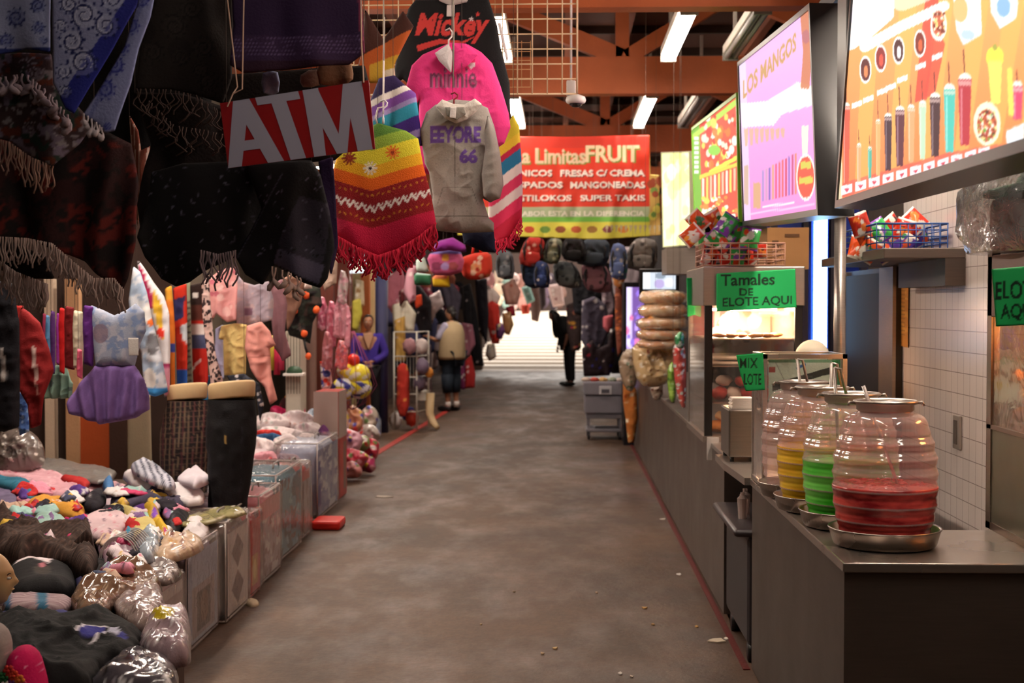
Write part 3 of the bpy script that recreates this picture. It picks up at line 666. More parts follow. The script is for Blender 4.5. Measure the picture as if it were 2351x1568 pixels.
# ---------------- wire baskets of snack bags
def basket(name, x0, x1, y0, y1, z0, h, mat, label, nx=9, ny=6, nz=4, r=.0035):
    t = thing(name, ((x0 + x1) / 2, (y0 + y1) / 2, z0), label, 'basket')
    b = MB(); f = 0.0
    for i in range(nz + 1):
        z = z0 + h * i / nz; b.tube([(x0, y0, z), (x1, y0, z), (x1, y1, z), (x0, y1, z), (x0, y0, z)], r * (1.6 if i == nz else 1), 6)
    for i in range(nx + 1):
        x = x0 + (x1 - x0) * i / nx; b.tube([(x, y0, z0 + h), (x, y0, z0), (x, y1, z0), (x, y1, z0 + h)], r, 5)
    for i in range(ny + 1):
        y = y0 + (y1 - y0) * i / ny; b.tube([(x0, y, z0 + h), (x0, y, z0), (x1, y, z0), (x1, y, z0 + h)], r, 5)
    b.build('wire_cage', mat, t, True); return t
def snack_bag(c, w, h, th, col, rot=(0, 0, 0), seed=0, label='', group=None):
    """a pillow bag with crimped ends"""
    cols = {'o': ('#d8501f', '#f0a040', '#e9e2d0', '#2f6b38'), 'g': ('#2f9a45', '#e8e4da', '#7a3fa0', '#d84a28'), 'r': ('#c8301f', '#e88038', '#f0e8d8', '#401818'), 'p': ('#5a3f9a', '#e05a2c', '#f0e0d0', '#2c8a44')}[col]
    n, m = 16, 20; V = []; C = []; M_ = Euler(rot).to_matrix(); r = random.Random(seed)
    blobs = [(r.uniform(.15, .85), r.uniform(.15, .85), r.uniform(.08, .22), hx(r.choice(cols))) for _ in range(9)]
    for side in (1, -1):
        for j in range(m + 1):
            for i in range(n + 1):
                u, v = i / n, j / m; e = (max(4 * u * (1 - u), 0) ** .5) * (max(4 * v * (1 - v), 0) ** .6)
                z = side * (th / 2 * e * (1 + .18 * nz3(u * 5 + seed, v * 5, side)) + .0015)
                ww = w * (1 - .10 * e); hh = h * (1 - .05 * e)
                V.append(Vector(c) + M_ @ Vector(((u - .5) * ww, z, (v - .5) * hh)))
                k = hx(cols[0])
                for bx, by, br, bc in blobs:
                    if (u - bx) ** 2 + (v - by) ** 2 < br * br: k = bc
                if v < .06 or v > .94: k = hx(cols[2])
                C.append(k)
    g = lambda s, j, i: s * (n + 1) * (m + 1) + j * (n + 1) + i; Fs = []
    for j in range(m):
        for i in range(n):
            Fs.append((g(0, j, i), g(0, j + 1, i), g(0, j + 1, i + 1), g(0, j, i + 1))); Fs.append((g(1, j, i), g(1, j, i + 1), g(1, j + 1, i + 1), g(1, j + 1, i)))
    for j in range(m): Fs += [(g(0, j, 0), g(1, j, 0), g(1, j + 1, 0), g(0, j + 1, 0)), (g(0, j, n), g(0, j + 1, n), g(1, j + 1, n), g(1, j, n))]
    o = mesh_obj('snack_bag', V, Fs, vcol(.25, bump=.6, scale=30, coat=.5), None, True, C); return tag(o, label, 'snack bag', group)
basket('wire_basket', .85, 1.33, 8.3, 8.75, 1.94, .13, plain('#b98a76', .5), 'copper coloured wire basket on the food warmer')
rb = random.Random(8)
for i, (px_, py_, c_, s_) in enumerate([(1588, 540, 'o', .13), (1602, 508, 'o', .13), (1640, 503, 'o', .12), (1625, 560, 'g', .14), (1668, 515, 'g', .13), (1655, 545, 'g', .15), (1690, 528, 'g', .13), (1700, 562, 'r', .14), (1722, 548, 'g', .14), (1668, 585, 'r', .13), (1630, 588, 'r', .13), (1715, 588, 'r', .13), (1745, 575, 'r', .1), (1693, 592, 'g', .12)]):
    p_ = at(px_, py_, 8.38 + .05 * (i % 4)); snack_bag(p_, s_ * .8, s_, .04, c_, (rb.uniform(-.3, .3), rb.uniform(-.9, .9), rb.uniform(-.4, .4)), i, 'shiny ' + {'o': 'orange', 'g': 'green', 'r': 'red'}[c_] + ' snack bag on the food warmer, %s counted from the aisle side' % ORD[i], {'o': 'orange', 'g': 'green', 'r': 'red'}[c_] + ' snack bags on the warmer')
t = thing('cardboard_box', (1.42, 8.9, 1.93), 'brown cardboard box beside the snack basket', 'box')
MB().box(1.3, 1.56, 8.8, 9.15, 1.93, 2.19).build('carton', plain('#9c6f45', .85, bump=.1), t)
MB().box(1.33, 1.37, 8.796, 8.8, 2.06, 2.11).box(1.41, 1.5, 8.796, 8.8, 2.13, 2.15).build('print_mark', plain('#5a3d28', .9), t)

# ---------------- right hand kitchen: tiled wall, cooler, shelf, blue lit window
struct('wall_tile', MB().box(2.0, 2.12, 4.9, 8.2, 0, 2.9), tile_mat('#e9d8cf', .105, '#a08f86', .22, (PI / 2, 0, PI / 2)))
t = thing('upright_cooler', (2.05, 8.9, 0), 'dark glass upright cooler in a steel frame beside the tiled wall', 'cooler')
MB().box(1.96, 2.7, 8.2, 9.75, .05, 1.93).build('cabinet', steel('#3c342f', .35, .6), t)
for y_ in ((8.2, 8.55), (9.6, 9.75)): MB().box(1.94, 1.962, *y_, .05, 1.93).build('door_stile', STL, t)
MB().box(1.945, 1.957, 8.55, 9.6, .1, 1.9).build('door_pane', plain('#0d0b0b', .5, spec=.3), t)
t = thing('steel_post', (1.33, 6.9, 0), 'tall bright steel post between the glass case and the cooler', 'post')
MB().tube([(1.345, 6.75, .9), (1.345, 6.75, 2.16)], .028, 20).build('tube', STL, t, True)
MB().box(1.30, 1.39, 6.7, 6.8, 2.14, 2.17).box(1.30, 1.39, 6.7, 6.8, .9, .912).build('flange', STL, t)
t = thing('wall_shelf', (1.85, 7.6, 1.93), 'steel wall shelf carrying the snack basket over the tiles', 'shelf')
MB().box(1.6, 2.0, 6.95, 8.6, 1.935, 1.985, .004).build('shelf_board', steel('#5f544d', .4, .7), t)
MB().box(1.9, 2.0, 6.95, 7.9, 1.8, 1.935).build('bracket_rail', steel('#4f453f', .4, .7), t)
basket('wire_basket', 1.62, 1.98, 7.2, 8.0, 1.99, .13, plain('#2f4f8a', .5), 'blue wire basket of snacks on the wall shelf')
for i, (px_, py_, c_) in enumerate([(1975, 515, 'r'), (1988, 545, 'o'), (1970, 570, 'o'), (1995, 575, 'o'), (2020, 530, 'g'), (2050, 520, 'r'), (2075, 530, 'r'), (2100, 508, 'r'), (2045, 550, 'o'), (2075, 560, 'p'), (2030, 575, 'p'), (2110, 540, 'p')]):
    p_ = at(px_, py_, 7.45 + .06 * (i % 3)); snack_bag(p_, .1, .13, .04, c_, (rb.uniform(-.3, .3), rb.uniform(-.8, .8), rb.uniform(-.4, .4)), i + 40, 'shiny snack bag in the blue wall basket, %s counted from the steel post' % ORD[i], 'snack bags in the wall basket')
p = Pic(0, 0, 60, 200, '#c9873a').blotch('#e0a04a', 20, .1).rect(0, 0, 60, 30, '#a86a34')
for k in range(14): p.rect(10, 40 + k * 10, 50, 43 + k * 10, '#94602c', .6)
tag(quad_board('price_list', [atx(2044, 612, 1.99), atx(2086, 612, 1.99), atx(2084, 798, 1.99), atx(2050, 790, 1.99)], p, vcol(.6), None, 30, 60), 'orange printed paper strip taped to the tiled wall', 'notice')
t = thing('light_switch', (1.98, 6.95, 1.0), 'grey electrical outlet plate low on the tiled wall', 'outlet')
q = atx(2199, 992, 1.995); MB().box(1.985, 1.999, q.y - .06, q.y + .06, q.z - .085, q.z + .085, .004).build('plate', plain('#8d8178', .4), t)
MB().box(1.98, 1.986, q.y - .025, q.y + .025, q.z - .06, q.z + .06).build('socket', plain('#5f554e', .4), t)
# blue lit window
t = thing('window_1', (1.75, 10.4, 1.0), 'window frame lit by a vivid blue tube', 'window'); t['kind'] = 'structure'
del t['category']
MB().box(1.55, 2.3, 10.5, 10.55, .6, 2.6).build('backing', plain('#2b3f9a', .5), t)
b = MB()
for x in (1.56, 1.80, 2.0, 2.22): b.box(x, x + .05, 10.38, 10.44, .6, 2.6)
b.box(1.56, 2.28, 10.38, 10.44, 2.02, 2.05)
b.build('frame', plain('#3a2f33', .4), t)
t = thing('blue_tube_lamp', (1.93, 10.3, 1.2), 'glowing blue white upright tube lamp behind the food warmer', 'lamp')
q = at(1886, 500, 10.2); MB().box(q.x - .045, q.x + .045, 10.2, 10.26, 1.35, 2.45, .01).build('tube', glow('#9fd0ff', 6), t)
MB().box(q.x - .06, q.x + .06, 10.26, 10.385, 1.3, 2.5).build('housing', plain('#2848c0', .4), t)

# ---------------- elote warmer on the counter
t = thing('elote_warmer', (1.75, 4.75, .9), 'steel framed glass warmer of golden snacks on the near counter', 'food warmer')
a0, a1, c0, c1 = 1.54, 1.97, 4.45, 5.08
MB().box(a0, a0 + .03, c1 - .05, c1, .9, 1.9).build('rear_post', STL, t); MB().box(a0, a0 + .03, c0, c0 + .03, .9, 1.9).build('front_post', STL, t)
MB().box(a0, a1, c0, c1, 1.66, 1.88, .005).build('header', steel('#83685f', .4, .6), t)
MB().box(a0, a1, c0, c1, .9, .925).build('base', STL, t); MB().box(a0, a0 + .02, c0, c1, 1.26, 1.275).build('rail', STL, t)
MB().box(a0 + .006, a0 + .01, c0 + .03, c1 - .05, 1.275, 1.66).build('side_pane', clear('#d8c8b8', .22, .08, wr=.2, scale=5), t)
MB().box(a0 + .005, a0 + .012, c0 + .03, c1 - .05, .925, 1.26).build('lower_panel', plain('#8d8a78', .25, .3, spec=.6), t)
MB().box(a0 + .05, a1, c0 + .02, c1 - .05, 1.27, 1.285).build('tray', STL, t)
MB().box(a0 + .12, a1 - .08, c0 + .15, c1 - .2, 1.63, 1.655).build('heat_lamp', glow('#ffb060', 55), t)
rng2 = random.Random(12); b = MB()
for i in range(260):
    u = rng2.random(); x = a0 + .07 + u * .32; zmax = .1 + .24 * min(1, (x - a0) / .25)
    b.blob((x, rng2.uniform(c0 + .06, c1 - .1), 1.3 + rng2.random() * zmax), rng2.uniform(.018, .03), i, .45, 2.2, 1)
tag(b.build('fried_snack', plain('#dd9a4c', .6, bump=.5), None, True), 'heap of golden fried snacks behind the warmer glass', 'snack', None, 'stuff')
neon_sign('paper_sign', [(2276, 618), (2420, 606), (2424, 742), (2286, 750)], 4.42, [('ELOTE', 2284, 646, 2388, 688, .02, -3), ('AQUI', 2297, 698, 2376, 738, .02, -2)], 'green paper sign reading Elote Aqui on the near warmer')
# plastic wrapped crate on it
t = thing('snack_crate', (1.95, 4.8, 1.88), 'red and green crate wrapped in loose clear plastic on the near warmer', 'crate')
MB().box(1.56, 1.96, 4.62, 5.15, 1.885, 2.09, .03).build('crate', plain('#7c2622', .5), t, True)
MB().box(1.545, 1.97, 4.6, 5.17, 2.09, 2.12, .01).build('crate_rim', plain('#2f5c38', .5), t, True)
b = MB()
for i in range(14): b.blob((1.6 + .022 * i, 4.75 + .08 * (i % 5), 2.13), (.05, .05, .04), i, .4, 2.2, 2)
b.build('greens', plain('#3f6b3c', .7), t, True)
b = MB().blob((1.70, 4.95, 2.03), (.275, .3, .2), 3, .12, 4, 4, .62); b.v = [(x, y, max(z, 1.885)) for x, y, z in b.v]
b.build('plastic_wrap', clear('#ffffff', .3, .2, wr=1.0, gl=.6, scale=16, gs=.8), t, True)
# ================================================================== backlit menu boards
def board(name, c, pic, s, label, fr_col='#1a1716', nx=200, ny=120, dep=.14, fr=.03):
    c = [Vector(p) for p in c]; ctr = sum(c, Vector()) / 4; n = (c[1] - c[0]).cross(c[0] - c[3]).normalized()
    t = thing(name, ctr - n * dep / 2, label, 'menu board')
    quad_board('printed_face', c, pic, vcol(.3, emit=s), t, nx, ny, pic.x0 > 1000)
    b = MB(); o = [p - n * .004 for p in c]; ux = (c[1] - c[0]).normalized() * fr; uy = (c[0] - c[3]).normalized() * fr
    e = [o[0] - ux + uy, o[1] + ux + uy, o[2] + ux - uy, o[3] - ux - uy]
    f = [p + n * .012 for p in e]; g_ = [p + n * .012 for p in o]; r = [p - n * dep for p in e]
    b.add([tuple(p) for p in f + g_ + r + o], [(0, 4, 5, 1)[::-1], (1, 5, 6, 2)[::-1], (2, 6, 7, 3)[::-1], (3, 7, 4, 0)[::-1], (0, 1, 9, 8)[::-1], (1, 2, 10, 9)[::-1], (2, 3, 11, 10)[::-1], (3, 0, 8, 11)[::-1], (8, 9, 10, 11), (4, 5, 13, 12), (5, 6, 14, 13), (6, 7, 15, 14), (7, 4, 12, 15)])
    b.build('frame', plain(fr_col, .3, spec=.5), t); return t
def cup(p, cx, y0, y1, w, body, top='#f4e8da', straw=True):
    """a tall iced drink glass"""
    if straw: p.line([(cx - w * .1, y0 - (y1 - y0) * .35), (cx, y0 + 4)], max(w * .1, 1.2), '#6a2b28')
    p.ell(cx, y0 + w * .35, w * .48, w * .5, top); p.poly([(cx - w / 2, y0 + w * .3), (cx + w / 2, y0 + w * .3), (cx + w * .34, y1), (cx - w * .34, y1)], body)
    p.rect(cx - w * .48, y0 + w * .45, cx + w * .48, y0 + w * .8, '#f3d8c8', .6); p.rect(cx - w * .3, y0 + w, cx - w * .18, y1 - 4, '#ffffff', .35)
# the prints are laid out in photo pixels and baked onto each board's own face
p = Pic(1895, -120, 2760, 480, '#f5a060')
p.a[:] = hx('#f8a862') * (1 - np.clip((p.Y - 0) / 480, 0, 1)[..., None]) + hx('#ea7844') * np.clip((p.Y - 0) / 480, 0, 1)[..., None]
for k in range(9): p.poly([(1960 + k * 75, 470 - k * 20), (1990 + k * 75, 462 - k * 20), (2030 + k * 85, -100), (1990 + k * 82, -100)], '#f6b85c', .55)
p.poly([(2100, 235), (2128, 228), (2160, -40), (2128, -40)], '#dd4038', .8).poly([(2120, 225), (2146, 218), (2170, 100), (2150, 60)], '#e0483c', .8).poly([(1930, 455), (2300, 350), (2300, 330), (2180, 350), (1935, 420)], '#d84050', .5)
p.poly([(1895, -120), (2060, -120), (2052, 40), (1998, 88), (1962, 112), (1910, 128)], '#fff4f0', .97).line([(1985, 108), (2070, 60), (2168, 14)], 24, '#fff6ec', .95).line([(2070, 0), (2120, -20)], 50, '#fbe8d0', .7)  # white glare zone and streak painted into the board's colours
for k in range(8): p.rect(1916 + k * 17, 12 - k * 2, 1924 + k * 17, 62 - k * 5, ['#ecd8f4', '#f8d8e0'][k % 2], .8)
p.poly([(1905, 120), (1930, 110), (1934, 462), (1922, 462)], '#dce8c8', .7)
for cx, cy, c1, c2 in ((1987, 160, '#5a2024', '#e08050'), (2022, 134, '#8a2428', '#e05040'), (2063, 116, '#4a2024', '#f0e8e8'), (2112, 100, '#7c2820', '#d86038')):
    p.ell(cx, cy, 14, 32, '#fff4ea').ell(cx, cy, 11, 26, c1).ell(cx + 1, cy + 4, 5, 14, c2)
for x0, y0 in ((1956, 238), (1982, 226), (2014, 208), (2034, 198), (2060, 180), (2102, 150), (2140, 128)): p.poly([(x0, y0), (x0 + 24, y0 - 9), (x0 + 24, y0 + 3), (x0, y0 + 12)], '#fff2ee')
p.ell(2155, 58, 19, 36, '#fff2e4').ell(2155, 54, 15, 30, '#c86040').spots(40, ['#f0d080', '#7a2a20', '#f4ead0'], 2, 4, (2144, 30, 2168, 80), 4)
p.poly([(2188, -10), (2250, -30), (2254, 78), (2212, 104), (2196, 70)], '#f0f2fa').ell(2205, 22, 17, 30, '#e6b878').ell(2222, 80, 16, 12, '#b8cdf0')
p.poly([(2272, -30), (2340, -40), (2334, 40), (2296, 66), (2276, 30)], '#f4f6fc').ell(2304, 16, 16, 24, '#8ab4e0')
for cx, y0, y1, w, c_ in ((1943, 238, 424, 17, '#cc5440'), (1972, 330, 420, 11, '#e8a070'), (1997, 338, 412, 10, '#48a890'), (2016, 275, 404, 12, '#e0a468'), (2039, 262, 392, 18, '#3c2030'), (2066, 246, 382, 22, '#5a2234'), (2092, 242, 374, 17, '#d0a070'), (2118, 232, 366, 17, '#b8d4b4'), (2147, 216, 360, 25, '#40202a'), (2180, 196, 350, 27, '#44bcac'), (2215, 172, 334, 31, '#b42c3c'), (2336, 190, 275, 26, '#e84468'), (2385, 150, 300, 34, '#40b8a0'), (2440, 120, 290, 38, '#f0c040'), (2500, 100, 275, 40, '#c02838')):
    cup(p, cx, y0, y1, w, c_)
for k in range(11):
    x0, y0 = 1932 + k * 31.5, 428 - k * 8.6; p.poly([(x0, y0), (x0 + 25, y0 - 7), (x0 + 25, y0 + 13), (x0, y0 + 20)], '#fdf0f4').poly([(x0 + 6, y0 + 6), (x0 + 18, y0 + 3), (x0 + 18, y0 + 6), (x0 + 12, y0 + 14)], '#c83850')
p.ell(2266, 284, 31, 50, '#f6f2cc').ell(2266, 288, 23, 38, '#c05838').spots(90, ['#f0e090', '#6aa040', '#f4e8d8', '#a02820', '#4a2a20'], 1.8, 4, (2246, 256, 2286, 322), 6)
p.ell(2284, 132, 20, 26, '#f4e44e').poly([(2268, 140), (2300, 140), (2296, 238), (2276, 238)], '#f0e668').ell(2284, 108, 6, 8, '#a8a048').line([(2318, 160), (2322, 260)], 12, '#f4d860').poly([(2310, 300), (2351, 284), (2351, 330), (2312, 342)], '#eef4fc')
bA = atx(1925, 460, 1.1); zt = 3.02; zb = bA.z
C4 = [Vector((1.16, bA.y, zt)), Vector((1.13, 2.95, 2.98)), Vector((1.05, 3.05, 2.075)), Vector((1.10, bA.y, zb))]
board('menu_board', C4, p, 1.0, 'large orange backlit board of iced drinks, nearest the camera', '#121010', 330, 200)
# pink board
p = Pic(1685, -10, 1890, 525, '#f4b0e4', 1.4); p.a[:] = hx('#f8c0f0') * (1 - np.clip(p.Y / 520, 0, 1)[..., None]) + hx('#f08cd0') * np.clip(p.Y / 520, 0, 1)[..., None]
p.poly([(1685, 150), (1712, 140), (1724, 510), (1700, 515)], '#e4e6fa', .6).poly([(1700, 238), (1762, 232), (1830, 188), (1875, 200), (1876, 238), (1796, 262), (1776, 288), (1704, 292)], '#fff4ee', .97)
p.text('LOS MANGOS', 1706, 185, 1828, 228, '#c99a60', .03, slope=-112).poly([(1836, 20), (1858, 18), (1864, 120), (1858, 205), (1838, 202), (1844, 120)], '#cc7850', .9).ell(1850, 84, 9, 16, '#b86a70')
for k in range(8): p.poly([(1708 + k * 12, 296), (1718 + k * 12, 294), (1716 + k * 12, 336 - k * 3), (1711 + k * 12, 336 - k * 3)], '#d8b088', .8)
for k, c_ in enumerate(('#9a8ac8', '#c89ab8', '#6a5ab0', '#d8a070', '#e04a78', '#d85860', '#e85a58', '#c83a58', '#8a6ac0', '#c04070', '#e08060')): p.poly([(1750 + k * 7.5, 392 - k * 4), (1754 + k * 7.5, 391 - k * 4), (1754 + k * 7.5, 462 - k * 1.5), (1750 + k * 7.5, 462 - k * 1.5)], c_, .8)
p.rect(1708, 380, 1718, 470, '#c8a888', .8).rect(1730, 420, 1746, 478, '#d0a868', .8).line([(1752, 476), (1822, 464)], 4, '#fff0f4').line([(1712, 492), (1870, 470)], 4, '#f8c8e8')
p.poly([(1840, 290), (1856, 288), (1854, 360), (1842, 362)], '#e8f4d8').ell(1850, 407, 22, 54, '#fff0ea').ell(1850, 407, 19, 48, '#ea5540').poly([(1838, 372), (1862, 370), (1862, 386), (1838, 388)], '#d4c850').poly([(1835, 408), (1866, 405), (1866, 420), (1835, 423)], '#d4c850')
P4 = [atx(1697, 152, 1.1), atx(1860, 22, 1.1), atx(1878, 480, 1.08), atx(1709, 508, 1.08)]
board('menu_board', P4, p, .85, 'pink and white backlit menu board in a black frame', '#151212', 220, 110)
# green framed board
p = Pic(1580, 210, 1710, 525, '#e6503a', 1.4).poly([(1585, 300), (1606, 282), (1612, 512), (1592, 514)], '#7ab83c').poly([(1588, 310), (1692, 225), (1692, 240), (1590, 322)], '#b4d850')
for k in range(8): p.rect(1594, 314 + k * 11, 1604, 321 + k * 11, '#fff6f0')
p.spots(60, ['#f8e060', '#fff0d8', '#f07a30', '#d02a28', '#fff8ec'], 2.5, 7, (1612, 262, 1690, 380), 5, 1.7, .9).line([(1632, 394), (1692, 362)], 9, '#dce850').poly([(1606, 402), (1694, 372), (1696, 380), (1606, 412)], '#f0d048')
for k in range(9): p.rect(1612 + k * 9, 410 - k * 3, 1617 + k * 9, 462 - k * 3, ['#fff8e4', '#f6e468', '#f8c8a8'][k % 3], .9)
p.ell(1640, 345, 14, 12, '#8fd04a').spots(40, ['#f8d860', '#f09040', '#fff4dc'], 2.5, 7, (1610, 452, 1694, 505), 7)
G4 = [atx(1590, 300, 1.1), atx(1692, 222, 1.1), atx(1697, 500, 1.08), atx(1596, 512, 1.08)]
board('menu_board', G4, p, .9, 'red and yellow backlit menu board in a lime green frame', '#78b52a', 100, 120)
# pale yellow board
p = Pic(0, 0, 70, 220, '#f4f8c0').spots(30, ['#e8e878', '#fffdf0', '#f0d890', '#c8e890'], 5, 14, None, 5, 1.6, .6)
Y4 = [at(1520, 352, 12.9), at(1583, 350, 12.2), at(1587, 560, 12.2), at(1524, 566, 12.9)]
board('menu_board', Y4, p, 1.15, 'narrow pale yellow backlit board beside the red banner', '#d8d8b0', 40, 80, .12, .012)
t = thing('steel_duct', (1.0, 12.6, 1.9), 'grey steel box below the narrow yellow board', 'box'); MB().box(.94, 1.2, 12.3, 12.9, 1.98, 2.21).box(1.14, 1.2, 12.3, 12.36, .9, 1.99).build('body', steel('#9a8d84', .45, .5), t)
# black posts carrying the boards
for (x, y, l_) in ((1.17, 5.75, 'black post between the pink and the orange menu boards'), ):
    small('sign_post', MB().box(x - .03, x + .08, y - .13, y + .06, 2.1, 3.6, .01), plain('#0d0b0b', .3, spec=.5), l_, 'post', None, False)
small('sign_rail', MB().box(1.28, 1.36, 2.6, 12, 3.12, 3.2), plain('#1a1513', .5), 'black rail above the menu boards', 'rail', None, False)
# ================================================================== red banner across the aisle
p = Pic(1050, 312, 1522, 552, '#e0402c', 2.0)
p.rect(1050, 475, 1522, 500, '#b9c49a').rect(1050, 498, 1522, 512, '#7cc050').rect(1050, 510, 1522, 552, '#e8dc58').rect(1492, 312, 1522, 552, '#d0a85a').spots(18, ['#e0d060', '#a04a30', '#7a9a4a'], 5, 12, (1494, 380, 1520, 500), 5)
p.rect(1050, 312, 1492, 340, '#c83a30', .7)
for dx, c_ in ((3, '#7a8a3c'), (0, '#e8c8a8')):
    p.text('La Limitas', 1180 + dx, 340 + dx, 1345 + dx, 376 + dx, c_, .03).text('FRUIT', 1345 + dx, 334 + dx, 1468 + dx, 372 + dx, c_ if dx else '#f0d8b0', .03)
for y, a_, b_ in ((390, 'TONICOS', 'FRESAS C/ CREMA'), (417, 'RASPADOS', 'MANGONEADAS'), (447, 'TOSTILOKOS', 'SUPER TAKIS')):
    for d_, c_ in ((2, '#7a1c18'), (0, '#fff2e6')):
        p.text(a_, 1155 + d_, y + d_, (1268, 1292, 1312)[(390, 417, 447).index(y)] + d_, y + 15 + d_, c_, .035)
        p.text(b_, (1286, 1310, 1332)[(390, 417, 447).index(y)] + d_, y + d_, 1481 + d_, y + 15 + d_, c_, .035)
p.text('EL SABOR ESTA EN LA DIFERENCIA', 1165, 484, 1480, 496, '#f8f0e0', .03)
for k, c_ in enumerate(('#c03028', '#5a8a3a', '#8a3a2a', '#c8503c', '#a06a3a', '#7a2a4a', '#e0803a')): p.ell(1215 + k * 36, 527, 12, 8, c_, .85)
for k in range(12): p.poly([(1390 + k * 11, 518), (1397 + k * 11, 518), (1393 + k * 11, 536)], '#c9b890')
cloth('vinyl_banner', [(1050, 312), (1300, 314), (1492, 310), (1494, 400), (1514, 402), (1518, 540), (1380, 550), (1200, 544), (1050, 540)], 15, col=p, thick=.006, rim=.01, fold=.02, ff=.8, step=.009, mat=vcol(.45, bump=0), label='red vinyl banner listing fruit snacks hung across the aisle', cat='banner')
line_up(bpy.context.scene.objects['vinyl_banner'])
# ================================================================== wire grid and security camera
t = thing('wire_grid', (-.4, 7.15, 2.78), 'cream wire grid panel hung from the ceiling', 'wire grid')
b = MB(); xr, zb_ = at(1325, 215, 7.15).x, at(1325, 215, 7.15).z
for k in range(18):
    x = xr - k * .0762; b.tube([(x, 7.15, zb_), (x, 7.15, zb_ + .95)], .0035 if k else .005, 6)
for k in range(13):
    z = zb_ + k * .0762; b.tube([(xr, 7.155, z), (xr - 17 * .0762, 7.155, z)], .0035 if k else .005, 6)
b.build('wire_mesh', plain('#d9bd96', .5), t, True)
b = MB()
for x in (xr - .1, xr - 1.2): b.tube([(x, 7.16, zb_ + .95), (x, 7.16, 4.4)], .004, 6)
b.build('hanging_wire', plain('#8a7a68', .6), t, True)
t = thing('wire_grid', (-.4, 7.5, 2.8), 'smaller wire grid panel behind the cream one', 'wire grid')
b = MB(); xr2 = at(1218, 200, 7.9).x; z2 = at(1218, 200, 7.9).z
for k in range(9): b.tube([(xr2 - k * .05, 7.9, z2), (xr2 - k * .05, 7.9, z2 + .26)], .002, 5)
for k in range(6): b.tube([(xr2, 7.9, z2 + k * .05), (xr2 - .4, 7.9, z2 + k * .05)], .002, 5)
b.tube([(xr2 - .2, 7.9, z2 + .25), (xr2 - .2, 7.9, 4.4)], .002, 5)
b.build('wire_mesh', plain('#b98a5c', .5), t, True)
q = at(1322, 232, 7.6)
t = thing('security_camera', q, 'white dome security camera hanging beside the wire grid', 'security camera')
MB().lathe((q.x, q.y, q.z), [(.0, -.035), (.02, -.033), (.035, -.02), (.04, 0)], 24).build('lens_dome', plain('#221d1d', .1, spec=.8), t, True)
MB().lathe((q.x, q.y, q.z), [(.034, -.016), (.05, -.01), (.056, .004), (.05, .022), (.02, .034), (.0, .036)], 28).build('housing', plain('#d8cfc8', .4), t, True)
q2 = at(1311, 205, 7.6); MB().box(q2.x - .025, q2.x + .025, q2.y - .03, q2.y + .03, q2.z - .035, q2.z + .045, .006).tube([(q2.x, q2.y, q2.z), (q.x, q.y, q.z + .02)], .014, 10).tube([(q2.x, q2.y, q2.z + .04), (q2.x, q2.y, 3.6), (q2.x, q2.y, 4.4)], .006, 8).build('bracket', plain('#cdc3bb', .45), t, True)
# ================================================================== shawls, ponchos and sweatshirts hung over the aisle
def rail(a, b, label, r=.012): return tag(MB().tube([a, b], r, 10).build('hanging_rail', plain('#6f655c', .4, .6), None, True), label, 'rail')
def chain(px0, px1, Y, label):
    a, b = at(*px0, Y), at(*px1, Y); return tag(MB().tube([a, a.lerp(b, .5) + Vector((.004, 0, 0)), b], .003, 6).build('support_twine', plain('#8d8478', .6), None, True), label, 'cord')
rail((-3.2, 4.3, 2.98), (-.55, 4.3, 2.98), 'rail holding the printed blue shawls')
rail((-3.4, 5.05, 3.05), (-.6, 5.05, 3.05), 'rail holding the dark shawls further back')
cloth('dark_backcloth', [(-60, -110), (300, -110), (470, -100), (500, 60), (480, 260), (440, 420), (330, 470), (300, 560), (160, 520), (-60, 520)], 5.5, col='#0e0b0c', thick=.02, fold=.03, ff=2, label='added black cloth sheet behind all the shawls, hiding the stall lamps', cat='cloth', step=.03)  # backing sheet added to block the view of the stall lamps
rail((-3.2, 6.35, 3.1), (0.1, 6.35, 3.1), 'rail carrying the ponchos and hoodies')
def swirl(p, cx, cy, r, c, w, turns=1.6, fl=1, ph=0.0):
    pts = []
    for i in range(28):
        t = i / 27; a = ph + fl * turns * 2 * PI * t; q = r * (1 - .85 * t); pts.append((cx + q * math.cos(a), cy + q * math.sin(a)))
    return p.line(pts, w, c)
def paisley(p, cx, cy, r, c1, c2, fl=1, ph=0.0):
    p.ell(cx, cy, r * 1.1, r, c2, .35); swirl(p, cx, cy, r, c1, r * .16, 1.5, fl, ph); swirl(p, cx, cy, r * .8, c2, r * .08, 1.5, fl, ph)
    for k in range(9):
        a = k * .7 + ph; p.ell(cx + r * 1.15 * math.cos(a), cy + r * 1.1 * math.sin(a), r * .14, r * .14, c1)
    return p
# white shawl with blue flowers
p = Pic(-60, -80, 130, 140, '#8c94b8', 1.2).rect(-60, 110, 130, 140, '#23306e')
for x, y, r in ((38, 40, 20), (90, 15, 15), (92, 65, 13), (15, 92, 15), (-30, 50, 18), (50, -30, 18), (105, 95, 8)): paisley(p, x, y, r, '#22285c', '#4a5490', 1, x)
s1 = cloth('patterned_shawl', [(-60, -70), (119, -70), (117, 40), (118, 122), (60, 112), (-10, 126), (-60, 120)], 4.25, col=p, thick=.012, fold=.012, ff=3, step=.005, rnd=0, label='pale shawl with round navy flowers, its hem banded dark blue', cat='shawl')
